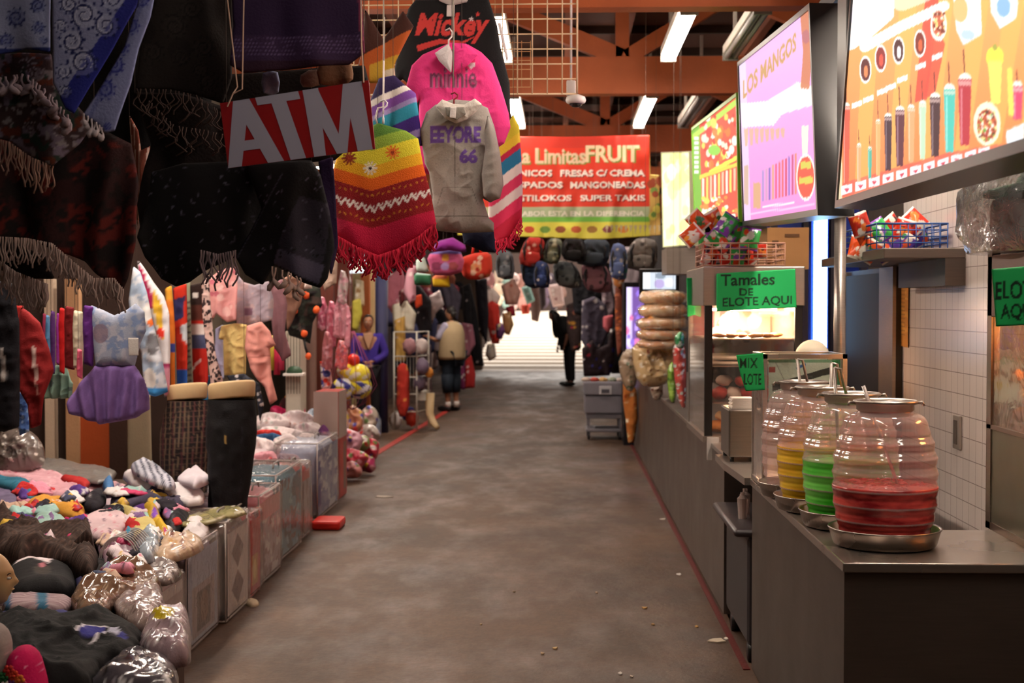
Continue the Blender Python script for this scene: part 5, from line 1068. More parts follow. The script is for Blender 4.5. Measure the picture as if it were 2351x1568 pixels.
p = Pic(435, 640, 485, 900, '#c0281e').rect(435, 640, 485, 700, '#2a1a18').rect(435, 700, 485, 735, '#5a3028').rect(435, 745, 485, 768, '#e8dcd8').rect(435, 770, 485, 800, '#4a5070').line([(442, 850), (458, 828)], 5, '#f0e8e4').rect(445, 672, 458, 686, '#e8e4e0')
hung('towel', [(436, 655), (468, 648), (474, 740), (480, 870), (476, 885), (446, 888), (440, 760)], 9.4, p, 'red towel with white band beside the leopard scarf', 'towel')
hung('towel', [(462, 868), (486, 860), (488, 915), (478, 930), (455, 920)], 9.45, '#3a8ac0', 'bright blue towel corner behind the wooden waist of the plaid leggings', 'towel')
p = Pic(455, 600, 525, 940, '#d8b8b0', 1.5).spots(330, ['#2a2024', '#3a2a2c'], 1.8, 3.6, None, 12, 1.3)
hung('leopard_scarf', [(462, 650), (480, 630), (484, 700), (494, 800), (514, 890), (516, 915), (498, 925), (484, 900), (474, 800), (464, 720)], 9.0, p, 'pink leopard print scarf hanging between towels and pastel outfits', 'scarf', step=.005)
# pastel outfits
p = Pic(470, 600, 550, 745, '#eba6a4').spots(20, ['#d87888', '#f0c0bc'], 4, 9, None, 2)
hung('pyjama_top', [(478, 640), (505, 620), (540, 612), (546, 660), (544, 735), (520, 740), (498, 720), (486, 735), (476, 690)], 9.3, p, 'pink printed pyjama set hanging above the yellow romper', 'pyjamas', wr=.01)
hung('blouse', [(540, 622), (560, 648), (585, 655), (618, 645), (628, 690), (625, 735), (600, 742), (545, 752), (540, 690)], 9.5, Pic(530, 610, 640, 760, '#b4a8b4').blotch('#c8b0b4', 15, .3).rect(562, 708, 582, 724, '#8a6a80'), 'lilac grey blouse beside the pink pyjama set', 'blouse', wr=.015)
hung('romper', [(508, 748), (540, 742), (566, 745), (575, 770), (566, 775), (563, 860), (515, 862), (512, 780), (502, 778)], 9.35, '#e2c882', 'pale yellow romper with short sleeves', 'romper', wr=.012)
hung('shirt', [(494, 755), (512, 745), (520, 770), (516, 870), (500, 868), (492, 800)], 9.5, '#a8a8c8', 'lavender shirt edge behind the yellow romper', 'shirt')
cd = hung('coral_dress', [(566, 748), (600, 738), (620, 760), (634, 792), (620, 800), (624, 860), (636, 918), (622, 930), (606, 890), (575, 850), (562, 800)], 9.2, Pic(555, 730, 640, 935, '#eb9f94').line([(566, 822), (628, 815)], 3, '#c87870'), 'tiered coral dress with a ruffled shoulder', 'dress', wr=.018, thick=.07)
hung('denim_shorts', [(520, 862), (560, 858), (595, 880), (605, 930), (596, 970), (588, 900), (540, 895)], 8.9, Pic(510, 850, 610, 980, '#242630').blotch('#3a3c48', 10, .3).spots(20, ['#c8c0c0'], 2, 5, (540, 862, 606, 960), 3), 'dark speckled shorts behind the black trousers', 'shorts')
hung('mauve_set', [(622, 655), (648, 640), (660, 700), (655, 760), (668, 815), (650, 830), (630, 800), (624, 740)], 9.9, '#9a7078', 'dusty mauve outfit beyond the coral dress', 'outfit')
hung('mauve_set', [(648, 640), (680, 625), (700, 650), (690, 700), (660, 760)], 10.4, '#8a6454', 'brown mauve top beside the dark backpack', 'outfit')
# mannequin halves
def legs_form(name, cx, top, Y, wpx, hem, label, pic, taper, split=None, belt=None):
    """waist-down display form: wooden waist cap and fitted garment"""
    c = at(cx, top, Y); w = wpx * Y / 3200; t = thing(name, (c.x, Y, .49), label, 'mannequin')
    zt = c.z; zb = at(cx, hem, Y).z; b = MB()
    b.lathe((0, 0, 0), [(.0, -.028), (.47, -.028), (.5, -.02), (.51, .055), (.48, .07), (0, .07)], 48); b.v = [(c.x + x * w, Y + y * w * .72, zt + z + .1 * x * w - .10 * y * w) for x, y, z in b.v]
    b.build('waist_cap', plain('#d9bb8d', .5, bump=.1), t, True)
    n, m = 90, 120; V = [] 
    for j in range(m + 1):
        v = j / m; z = zt - .03 + (zb - zt + .03) * v; ww = w * taper(v)
        for i in range(n):
            a_ = 2 * PI * i / n; cr = 1.0
            if split and v > split: cr = 1 - .16 * (v - split) * (abs(math.sin(a_)) ** 6)
            V.append((c.x + ww / 2 * math.cos(a_) - (v ** 2) * .03, Y + ww / 2 * .75 * math.sin(a_) * cr, z))
    Fs = [(j * n + i, (j + 1) * n + i, (j + 1) * n + (i + 1) % n, j * n + (i + 1) % n) for j in range(m) for i in range(n)] + [tuple(m * n + i for i in range(n))[::-1]]
    V = np.array(V); V += np.stack([.004 * vn(V[:, 0] * 30, V[:, 2] * 22, 4), -.006 * vn(V[:, 0] * 26, V[:, 2] * 20, 6), 0 * V[:, 0]], 1)
    q = proj(V); mesh_obj('garment', V, Fs, vcol(.8, bump=.4), t, True, pic(q[:, 0], q[:, 1])); return t
p = Pic(330, 900, 490, 1180, '#1c1416', 1.6)
for k in range(13): p.line([(345 + k * 11 + 4, 900), (345 + k * 10, 1180)], 3.2, '#a08a68', .55)
for k in range(24): p.line([(330, 915 + k * 12), (490, 905 + k * 12)], 3.2, '#6a5040', .5)
for k in range(6): p.line([(352 + k * 24, 900), (350 + k * 21, 1180)], 3.4, '#5a2a30', .7)
legs_form('leggings_mannequin', 430, 908, 8.75, 92, 1130, 'half mannequin in tight brown plaid leggings', p, lambda v: 1.0 + .38 * math.sin(min(v / .55, 1) * PI / 2) - .35 * max(0, v - .45))
p = Pic(450, 890, 620, 1200, '#131215', 1.5).line([(516, 1000), (518, 1018)], 3.5, '#b89a5a').line([(470, 1000), (560, 930)], 1.5, '#25232a').line([(556, 980), (552, 1160)], 2, '#222028').line([(480, 1010), (488, 1160)], 2, '#1c1b20')
legs_form('trousers_mannequin', 532, 905, 8.2, 108, 1175, 'half mannequin in plain black trousers with a small gold pull', p, lambda v: 1.0 + .10 * math.sin(min(v / .35, 1) * PI / 2) - .42 * max(0, v - .3), .45)
# backpack, dark with orange
bp = thing('toy_backpack', at(690, 720, 11.5), 'black and dark green backpack with orange fittings hanging in the toy stall', 'backpack')
p = Pic(640, 600, 745, 800, '#23261f').blotch('#181214', 14, .2, 3).blotch('#3a2a26', 12, .5, 7)
cloth('bag_body', [(655, 700), (670, 650), (700, 640), (735, 660), (740, 700), (718, 740), (712, 790), (695, 780), (664, 770), (650, 735)], 11.5, col=p, thick=.16, rim=.12, fold=.01, wr=.03, parent=bp)
for k, (x, y, r) in enumerate(((682, 684, 10), (703, 678, 8), (675, 712, 9), (726, 712, 8), (698, 766, 8), (708, 818, 7))):
    q = at(x, y, 11.38); MB().blob(q, (r * .0036, .02, r * .0042), k, .3, 2.5, 2).build('orange_fitting', plain('#e05a2a', .4), bp, True)
MB().tube([at(697, 775, 11.4), at(702, 800, 11.4), at(708, 818, 11.4)], .012, 6).tube([at(690, 650, 11.5), at(692, 560, 11.5), Vector((at(692, 560, 11.5).x, 11.5, 4.58))], .004, 6).build('strap', black, bp, True)
hung('red_plush', [(682, 575), (700, 610), (698, 650), (680, 640), (672, 600)], 11.2, '#8a2c1e', 'dark red hanging toy above the black and orange backpack', 'toy')
hung('white_bow', [(702, 612), (712, 640), (716, 662), (690, 665), (686, 655)], 11.0, '#d8c4bc', 'white fabric bow hanging above the backpack', 'bow', wr=.01)
hung('paper_wrap', [(742, 560), (776, 575), (772, 650), (745, 668), (735, 640)], 11.0, '#a08678', 'beige folded cloth hanging right of the dark shawls', 'cloth')
# stall pillars
def pil(px, Y, col, label, name='stall_post', z0=0.0):
    x0, y0, x1 = px; a, b = at(x0, y0, Y), at(x1, y0, Y); return tag(MB().box(a.x, b.x, Y, Y + .1, z0, a.z, .005).build(name, plain(col, .6, bump=.15), None), label, 'post')
pil((765, 540, 800), 16.2, '#6a2f22', 'reddish brown post behind the hanging pink bags')
pil((694, 560, 722), 13.2, '#8a6c62', 'grey brown upright between cabinet and red brown post')
pil((722, 560, 765), 13.6, '#5c2a20', 'dark red brown board behind the pink bags')
pil((806, 590, 826), 19.5, '#a8946c', 'khaki post above the standing woman')
pil((827, 590, 848), 19.6, '#a85a2c', 'orange brown board beside the khaki post')
pil((850, 560, 859), 19.4, '#d0b080', 'slim cream post beside the navy glitter roll')
q = at(876, 620, 18.6)
tag(MB().tube([(q.x, 18.6, 0), (q.x, 18.6, q.z)], .085, 24).build('glitter_roll', plain('#23254f', .35, .2, bump=.6, scale=200, spec=.7), None, True), 'tall navy glitter fabric roll standing beside the woman', 'fabric roll')
t = thing('white_cabinet', at(672, 850, 12.6), 'white corrugated cabinet behind the dark backpack', 'cabinet')
a, b_ = at(655, 760, 12.6), at(690, 930, 12.6); MB().box(a.x, b_.x, 12.6, 12.9, 0, a.z, .01).build('body', plain('#c9bfae', .6), t)
bb = MB()
for k in range(5): bb.box(a.x + .02 + k * .027, a.x + .026 + k * .027, 12.595, 12.6, .9, a.z - .02)
bb.build('groove', plain('#6a6258', .7), t)
q = at(675, 850, 12.5); MB().lathe((q.x, 12.52, q.z - .03), [(.075, 0), (.07, .03), (.045, .06), (0, .07)], 20).build('green_dome', plain('#2f4a35', .5), t, True)
MB().box(q.x - .09, q.x + .09, 12.44, 12.6, q.z - .05, q.z - .025, .004).build('shelf_edge', plain('#f0e8e0', .4), t)
for k, (x, y0, y1, c_, l_) in enumerate(((636, 780, 860, '#c82c50', 'crimson tube toy'), (625, 770, 850, '#c8b040', 'yellow toy edge'), (645, 790, 850, '#d84468', 'pink tube toy'))):
    q0, q1 = at(x, y0, 10.6), at(x, y1, 10.6); tag(line_up(MB().tube([q0, q0.lerp(q1, .5), q1], .026, 12).build('tube_toy', plain(c_, .4), None, True)), l_ + ' hanging beyond the coral dress', 'toy')
# pink bagged dresses
rp = random.Random(21)
for k, (x0, y0, x1, y1, c_) in enumerate(((728, 680, 752, 760, '#b0506a'), (748, 690, 775, 800, '#c86a80'), (765, 680, 800, 780, '#d08a98'), (738, 760, 765, 850, '#b86a72'), (768, 780, 800, 850, '#e06a70'), (775, 620, 800, 700, '#b8a4a0'), (790, 700, 806, 800, '#e090a0'))):
    w_ = x1 - x0; pic_ = Pic(x0 - 5, y0 - 5, x1 + 5, y1 + 5, c_).spots(60, ['#d8b0bc', '#9a4a60', '#e0a0b0', c_], 1.5, 4, None, k, 1.5, .6)
    hung('bagged_dress', [(x0 + w_ * .3, y0), (x0 + w_ * .7, y0 + 3), (x1, y0 + 25), (x1 - 3, y1 - 5), (x0 + w_ * .5, y1), (x0, y1 - 8), (x0 + 2, y0 + 30)], 13.2 - .12 * k, pic_, ['crimson pink dress in a bag, first of the toy stall bags', 'rose bagged dress with a narrow waist', 'pale pink bagged dress beside the orange brown post', 'dusty rose bag hanging above the balls', 'coral bag end next to the woman in violet', 'greyish white bagged outfit high in the toy stall', 'light pink bagged outfit nearest the woman'][k], 'bagged dress', wr=.02, coat=.5, rough=.35)
hung('toy_card', [(734, 830), (756, 826), (764, 880), (752, 905), (738, 890)], 13, Pic(730, 820, 770, 910, '#d8a0a0').spots(18, ['#e8e0e0', '#d84030', '#3a3a8a', '#e8b070'], 4, 9, None, 4), 'clear bag of mixed small toys hanging left of the balls', 'toy bag', wr=.02, coat=.6, rough=.3)
# net of balls
def ball(px, r, c, label, k):
    q = at(px[0], px[1], 13.4); bm = bmesh.new(); bmesh.ops.create_uvsphere(bm, u_segments=36, v_segments=24, radius=r * 13.4 / 3200)
    V = np.array([v.co[:] for v in bm.verts]); Fs = [[v.index for v in f.verts] for f in bm.faces]; bm.free(); d = V / np.linalg.norm(V, axis=1)[:, None]
    if len(c) > 1:
        s_ = np.sin(d[:, 0] * 5 + k * 2 + 2.2 * np.sin(d[:, 2] * 4 + k)); s2_ = np.sin(d[:, 2] * 6 + 2 * np.cos(d[:, 1] * 4 + k))
        cc = np.where((s_ > .25)[:, None], hx(c[0]), np.where((s2_ > .2)[:, None], hx(c[1]), hx(c[2])))
    else: cc = np.tile(hx(c[0]), (len(V), 1))
    o = mesh_obj('ball', V + np.array(q), Fs, vcol(.3, bump=0), None, True, cc); return tag(o, label, 'ball', 'balls in the hanging net')
ball((811, 827), 15, ['#e0382c'], 'plain red ball, topmost of the net', 1)
ball((795, 852), 22, ['#e8dcc8', '#d84a3a', '#e8c838'], 'cream and red ball high in the net', 2)
ball((824, 862), 27, ['#e0d040', '#e8e0d0', '#d8c030'], 'mostly yellow ball in the middle of the net', 3)
ball((791, 892), 29, ['#2a2a7a', '#e8d83c', '#e8e6ee'], 'blue, yellow and white ball low in the net, nearer the pink bags', 4)
ball((826, 888), 28, ['#e8d83c', '#2c2c80', '#ece8f0'], 'yellow, white and blue ball low in the net, nearer the woman', 5)
q = at(808, 860, 13.38); b = MB()
for k in range(10):
    a_ = k * PI / 5; b.tube([(q.x + .02 * math.cos(a_), 13.4 + .02 * math.sin(a_), q.z + .42), (q.x + .17 * math.cos(a_), 13.4 + .17 * math.sin(a_), q.z + .1), (q.x + .24 * math.cos(a_), 13.4 + .24 * math.sin(a_), q.z - .1), (q.x + .12 * math.cos(a_), 13.4 + .12 * math.sin(a_), q.z - .28), (q.x, 13.4, q.z - .34)], .003, 5)
b.tube([(q.x, 13.4, q.z + .42), (q.x, 13.4, 2.5)], .003, 5)
tag(b.build('ball_net', plain('#8a3a5a', .6), None, True), 'thin net holding five bright balls', 'net')
# ================================================================== folded goods on the low table
TZ = .49
def lump(name, px, col, label, cat='garment', h=.07, z=None, wr=.03, wf=9, rnd=3, **k):
    k.setdefault('step', .011); big = name in ('tracksuit', 'ribbed_scarf', 'knitted_cap', 'polka_dot_hat', 'grey_fur_hat', 'glitter_bag', 'sticker_pouch'); h *= .8 if big else .6; wr *= .5 if big else .42
    return cloth(name, px, Z=(TZ if z is None else z), col=col, thick=h, rim=k.pop('rim', .05), fold=0, wr=wr, wf=wf, rnd=rnd, label=label, cat=cat, **k)
def pat(px, base, n=0, cols=(), r0=2, r1=5, seed=1, k=1.0):
    x0, y0 = min(q[0] for q in px) - 12, min(q[1] for q in px) - 25; x1, y1 = max(q[0] for q in px) + 12, max(q[1] for q in px) + 12
    p = Pic(x0, y0, x1, y1, base, k)
    if n: p.spots(n, list(cols), r0, r1, None, seed)
    return p
# under layer that fills the table: assorted folded garments in rows
rl = random.Random(77); pal = ['#d8c4cc', '#b8a8b8', '#3a3440', '#e0b8c0', '#6a5a70', '#c8d0d8', '#2a2830', '#d8a8b0', '#8a7a88', '#e8dcd8', '#50506a', '#a87888', '#c0b0a0', '#705868']
nm = ['pale rose', 'mauve grey', 'charcoal', 'blush pink', 'plum grey', 'ice blue', 'near black', 'pink', 'taupe', 'cream', 'slate blue', 'dusty pink', 'sand', 'brown plum']
kk = 0
for Y in np.arange(5.75, 9.2, .43):
    for X in np.arange(-3.95, -2.1, .42):
        q = proj([[X, Y, TZ + .05]])[0]
        if q[0] < -60 or q[1] > 1640: continue
        w, d = rl.uniform(.2, .27), rl.uniform(.2, .26); a_ = rl.uniform(0, 1.5); i = kk % 14; kk += 1
        pts = [(X + w * math.cos(a_ + t) * (1.0 + .2 * math.sin(3 * t)), Y + d * math.sin(a_ + t), TZ) for t in np.arange(0, 6.2, .7)]
        pp = [tuple(v) for v in proj(pts)]
        where = 'at the back of the table' if Y > 7.8 else ('mid table' if Y > 6.2 else 'at the near end of the table')
        lump('folded_garment', pp, pat(pp, pal[i], 26, [pal[(i + 3) % 14], pal[(i + 7) % 14]], 2, 7, kk), nm[i] + ' garment %s, %s' % (where, ['on the wall side', 'under the printed tops', 'next to the bedding'][min(2, int((X + 3.95) / .62))]), h=rl.uniform(.04, .07), wr=.035, step=.02)
def C5(*a): return [(x / 2.667, 980 + y / 2.667) for x, y in a]
def L(name, px, col, label, h=.08, z=TZ + .05, n=0, cols=(), r=(2, 5), **k):
    return lump(name, px, pat(px, col, n, cols, r[0], r[1], len(label)), label, h=h, z=z, **k)
px = C5((0, 60), (60, 20), (150, 10), (230, 60), (265, 140), (260, 230), (150, 290), (0, 290))
cloth('plastic_wrap_bag', px, 9.3, col=pat(px, '#6a5f5a', 60, ('#c8c0b8', '#4a3c38', '#e8e0d8'), 1.5, 5, 3), thick=.25, rim=.12, fold=0, wr=.06, wf=12, rnd=2, coat=.8, rough=.25, lean=.3, label='crinkled clear bag of brown goods at the back corner of the table', cat='bag')
L('wrapped_blanket', C5((170, 260), (240, 215), (500, 240), (690, 275), (700, 320), (600, 350), (300, 320)), '#8a8480', 'grey plastic wrapped blanket behind the pink floral one', h=.08, coat=.5, rough=.3)
L('floral_blanket', C5((-40, 250), (60, 238), (150, 245), (330, 300), (520, 380), (545, 430), (480, 450), (300, 445), (230, 440), (180, 380), (60, 330), (-40, 320)), '#e0aab4', 'long pale pink floral blanket across the back of the table', h=.1, n=160, cols=('#d07888', '#f0d0d4', '#c85a70'), r=(1, 2.4), z=TZ + .06)
L('red_cloth', C5((370, 320), (540, 335), (535, 380), (500, 385)), '#b82424', 'red cloth corner beside the pink floral blanket', h=.07, z=TZ + .1)
L('teal_cloth', C5((-40, 325), (60, 330), (150, 345), (235, 385), (222, 450), (140, 455), (80, 400), (-40, 360)), '#2f6f88', 'teal folded cloth beneath the pink floral blanket', h=.09, z=TZ + .08)
L('lilac_garment', C5((-40, 355), (50, 365), (110, 430), (140, 480), (60, 500), (-40, 470)), '#6f6480', 'grey lilac garment at the table edge under the teal cloth', h=.08, n=10, cols=('#8a80a0', '#c0b8c8'))
L('white_trousers', C5((760, 305), (860, 300), (960, 345), (1100, 400), (1240, 420), (1245, 470), (1150, 490), (960, 420), (800, 370)), '#ece2e2', 'stack of white trousers on the far corner of the table', h=.12, z=TZ + .08, wr=.035)
L('white_garment', C5((1080, 330), (1200, 285), (1270, 310), (1285, 345), (1200, 385), (1150, 365)), '#e8dce4', 'white folded sleeve on top of the white trousers', h=.1, z=TZ + .16)
px = C5((800, 265), (850, 225), (930, 230), (1010, 290), (1060, 330), (1080, 375), (1010, 390), (880, 330))
p = pat(px, '#dcdce8', 0); [p.line([(300 + k * 14, 1050), (330 + k * 16, 1130)], 4, '#232a4c') for k in range(8)]
lump('striped_shirt', px, p, 'navy and white striped shirt on the white trousers', h=.1, z=TZ + .16)
L('blue_ball_cap', C5((630, 350), (680, 320), (700, 360), (690, 400), (640, 400)), '#4a7ab0', 'small blue knitted bundle beside the white trousers', h=.1)
px = C5((680, 450), (820, 420), (960, 420), (1100, 465), (1145, 500), (1100, 530), (1000, 520), (850, 500), (740, 520))
p = pat(px, '#4a4458', 14, ('#b8a8b0', '#2a2634', '#6a6488'), 3, 8, 4); p.line([(300, 1150), (360, 1142), (420, 1160)], 4, '#5a549a')
lump('jeans', px, p, 'dark grey jeans with a violet waistband folded mid table', h=.12, z=TZ + .05, wr=.045)
L('black_bundle', C5((530, 440), (600, 400), (650, 420), (640, 490), (560, 520), (500, 490)), '#25222a', 'black bundle with a pale label beside the jeans', n=5, cols=('#a8a0a0',), h=.1)
L('yellow_shirt', C5((150, 500), (210, 465), (330, 460), (480, 490), (520, 520), (510, 570), (400, 565), (330, 545), (240, 540), (170, 530)), '#e0a040', 'mustard yellow top in front of the pink floral blanket', n=14, cols=('#f0c060', '#c87830'), h=.1, z=TZ + .06)
L('pale_pink_shirt', C5((-40, 490), (80, 505), (140, 540), (150, 590), (90, 590), (-40, 575)), '#e8ccd4', 'pale pink top at the table side next to the yellow one', n=20, cols=('#d8a8b8', '#f4e4e8'), h=.08, z=TZ + .05)
L('coral_shirt', C5((140, 560), (240, 540), (330, 548), (300, 600), (200, 620), (150, 600)), '#e08078', 'coral top peeking out between yellow and mint ones', h=.07, z=TZ + .05)
L('magenta_shirt', C5((380, 575), (460, 590), (500, 610), (480, 650), (430, 630)), '#b81c58', 'magenta cloth between mint and floral tops', h=.08, z=TZ + .06)
L('mint_shirt', C5((190, 600), (240, 555), (330, 560), (400, 590), (455, 640), (450, 690), (370, 710), (290, 680), (200, 650), (160, 620)), '#a8ccc0', 'mint green speckled top in the middle of the pile', n=70, cols=('#c8e0d8', '#8ab8a8', '#e0ece8'), r=(1.5, 3), h=.1, z=TZ + .07)
L('floral_shirt', C5((480, 640), (540, 560), (620, 540), (720, 540), (780, 580), (750, 660), (620, 710), (540, 690)), '#e6c8cc', 'white top printed with small pink flowers', n=90, cols=('#c85a78', '#f4e8e8', '#8a6a7a', '#e090a0'), r=(1.2, 3), h=.11, z=TZ + .07)
L('lemon_shirt', C5((620, 520), (700, 515), (860, 550), (960, 610), (975, 680), (860, 700), (790, 640), (760, 560)), '#e6d488', 'pale lemon yellow top beside the flowered one', n=10, cols=('#f0e4a8',), h=.1, z=TZ + .07)
L('purple_cloth', C5((780, 540), (860, 490), (920, 500), (890, 550)), '#5a2a80', 'purple cloth under the yellow and violet trimmings', h=.08, z=TZ + .08)
L('trimmed_shirt', C5((870, 510), (960, 520), (1000, 600), (1040, 660), (1000, 700), (960, 640), (900, 570)), '#d8b030', 'yellow, pink and violet ruffled trimming', n=50, cols=('#e8c040', '#c83a90', '#6a3ab0', '#8a50c0'), r=(3, 7), h=.12, z=TZ + .08, wr=.05)
L('black_netting', C5((1000, 560), (1080, 530), (1150, 540), (1165, 600), (1090, 640), (1060, 700), (1020, 680)), '#1d1b20', 'black netting piled next to the bagged bedding', n=20, cols=('#4a4850', '#7a7880'), h=.12, wr=.06, z=TZ + .05)
L('toy_bird', C5((750, 660), (790, 635), (820, 660), (800, 690), (770, 695)), '#2f7a98', 'small teal and red fabric ornament', n=4, cols=('#c83030',), h=.1, z=TZ + .14)
L('clear_pouch', C5((820, 750), (880, 670), (975, 670), (995, 740), (940, 830), (840, 820)), '#a8b4be', 'pale blue clear plastic pouch of clothing', n=20, cols=('#dce4ea', '#8898a8', '#e8f0f4'), h=.14, wr=.06, coat=.8, rough=.2, z=TZ + .06)
L('bagged_floral', C5((590, 700), (700, 690), (820, 740), (840, 830), (780, 880), (660, 880), (600, 800)), '#a88a98', 'mauve printed clothing in crinkled plastic', n=90, cols=('#e0d0d8', '#6a3a50', '#c84060', '#d8b8c0'), r=(2, 5), h=.12, wr=.05, coat=.5, rough=.3, z=TZ + .05)
L('bagged_cream', C5((960, 760), (1040, 710), (1150, 700), (1240, 720), (1240, 760), (1130, 810), (1000, 850), (940, 820)), '#d8b898', 'cream and yellow printed clothing in plastic beside the bedding', n=60, cols=('#e8d8b0', '#c89040', '#8a5a50', '#f0e8e0'), r=(2, 5), h=.12, wr=.05, coat=.5, rough=.3, z=TZ + .04)
L('silver_wrap', C5((740, 900), (820, 850), (980, 850), (1100, 870), (1060, 960), (920, 980), (780, 970)), '#8a7c78', 'silvery patterned wrap in clear plastic behind the clear brown bag', n=160, cols=('#e8e0dc', '#3a302e', '#b0a4a0', '#f4f0ec'), r=(1, 3), h=.1, wr=.05, coat=.8, rough=.2, z=TZ + .02)
L('black_ruffle', C5((540, 880), (620, 850), (700, 900), (740, 950), (640, 1000), (560, 1010), (520, 960)), '#151216', 'black lace ruffle behind the printed cap', n=30, cols=('#2c282c', '#3a3438'), h=.1, wr=.05, z=TZ + .02)
px = C5((-40, 600), (10, 560), (60, 585), (130, 640), (260, 690), (420, 715), (470, 700), (535, 630), (560, 660), (580, 740), (600, 850), (580, 940), (520, 960), (400, 880), (250, 850), (130, 870), (60, 850), (-40, 790))
p = pat(px, '#3a2a24'); 
for k in range(60): p.line([(-20 + k * 5, 1180), (-10 + k * 5 - (k % 7), 1345)], 1.5, '#5a4238' if k % 2 else '#241814')
lump('ribbed_scarf', px, p, 'big brown ribbed scarf thrown across the near pile', h=.14, z=TZ + .04, wr=.06, wf=6)
cloth('scarf_peak', C5((440, 710), (530, 625), (560, 660), (590, 820), (540, 800), (480, 740)), 6.3, col=p, thick=.04, fold=.005, label='upturned brown plaid corner of cloth beside the ribbed scarf', cat='cloth')
px = C5((50, 900), (110, 855), (220, 850), (330, 880), (420, 890), (470, 950), (460, 1020), (380, 1050), (200, 1060), (60, 1040))
p = pat(px, '#0d0b0f').poly(C5((90, 910), (140, 860), (230, 855), (330, 890), (300, 940), (260, 920), (180, 905)), '#e8d8dc').rect(75, 1296, 92, 1302, '#3a3448').poly(C5((200, 960), (310, 950), (310, 1010), (220, 1010)), '#3a3430').ell(97, 1335, 8, 5, '#b06a74')
lump('knitted_cap', px, p, 'black cap with a white crown stripe near the mannequin face', h=.16, z=TZ + .02, wr=.015, rim=.16, cat='cap')
L('star_bandana', C5((420, 890), (490, 885), (535, 950), (530, 1030), (470, 1040), (455, 960)), '#2c2850', 'navy bandana with white stars beside the black cap', n=9, cols=('#d8d4e0',), r=(1.5, 3), h=.1, z=TZ + .02)
px = C5((20, 1090), (80, 1062), (430, 1068), (425, 1140), (280, 1160), (40, 1140))
p = pat(px, '#b09a9c'); [p.rect(0, 1380 + k * 4, 170, 1381.6 + k * 4, '#8a7078') for k in range(9)]; p.rect(85, 1370, 108, 1420, '#2c607c').rect(8, 1370, 24, 1420, '#2c5a80')
lump('ribbed_pullover', px, p, 'pink grey ribbed pullover bound with teal bands', h=.09, z=TZ + .01, wr=.015)
px = C5((-20, 1160), (60, 1140), (280, 1155), (425, 1140), (420, 1215), (340, 1225), (160, 1215), (20, 1180))
p = pat(px, '#33326a').poly(C5((120, 1150), (310, 1160), (290, 1225), (210, 1222)), '#7ab0a8')
lump('striped_scarf', px, p, 'navy and mint folded scarf below the ribbed pullover', h=.05, z=TZ + .03, wr=.01)
px = C5((-60, 1200), (60, 1210), (200, 1240), (400, 1260), (560, 1235), (660, 1225), (800, 1260), (875, 1320), (860, 1380), (830, 1460), (700, 1480), (600, 1560), (500, 1640), (-60, 1640))
p = pat(px, '#0c0b0e').poly([(172, 1508), (200, 1492), (240, 1488), (244, 1498), (222, 1510), (188, 1514)], '#3a3a90').line([(172, 1506), (200, 1491), (245, 1487)], 4, '#e8e4ec').line([(205, 1520), (235, 1502), (243, 1490)], 4, '#e8e4ec').ell(262, 1496, 13, 9, '#d0d0e4').ell(282, 1504, 10, 7, '#3a3a88')
lump('tracksuit', px, p, 'black tracksuit with a blue and white shoulder flash', h=.15, z=TZ + .02, wr=.04, wf=5, rim=.1)
sc_ = random.Random(5); sp2 = ['#f0dce0', '#2a2630', '#d84a78', '#5a3a88', '#e8c050', '#a8d0c8', '#c83030', '#f4f0ee', '#48506a', '#e89ab0', '#8a6a9a', '#d8b8a0']; sn = ['blush', 'charcoal', 'bright pink', 'violet', 'yellow', 'mint', 'red', 'white', 'slate', 'rose', 'lilac', 'beige']
for k in range(120):
    x, y = sc_.uniform(10, 430), sc_.uniform(1120, 1330)
    if y > 1240 and x < 230 or x > 300 + (1330 - y) * .9: continue
    w, h, a_ = sc_.uniform(12, 34), sc_.uniform(5, 12), sc_.uniform(-.5, .6); i = k % 12
    px = [(x + w * math.cos(t_) * sc_.uniform(.6, 1.3) * math.cos(a_) - h * math.sin(t_) * math.sin(a_), y + w * math.cos(t_) * math.sin(a_) * .5 + h * math.sin(t_) * sc_.uniform(.6, 1.3)) for t_ in np.arange(0, 6.2, .6)]
    lump('small_garment', px, pat(px, sp2[i], 14, [sp2[(i + 4) % 12], sp2[(i + 7) % 12]], 1, 3, k), sn[i] + ['', ' printed', ' crumpled', ' twisted', ' flattened', ' tiny', ' bunched', ' striped', ' wrinkled', ' soft'][k // 12] + ' small garment strewn on the printed pile, %s' % ['near the jeans', 'by the ribbed scarf', 'beside the mint shirt', 'by the clear pouch', 'at the wall side'][k // 24], h=.035, z=TZ + .08 + .03 * sc_.random(), wr=.06, wf=14, rim=.025)['group'] = 'small garments strewn on the pile'
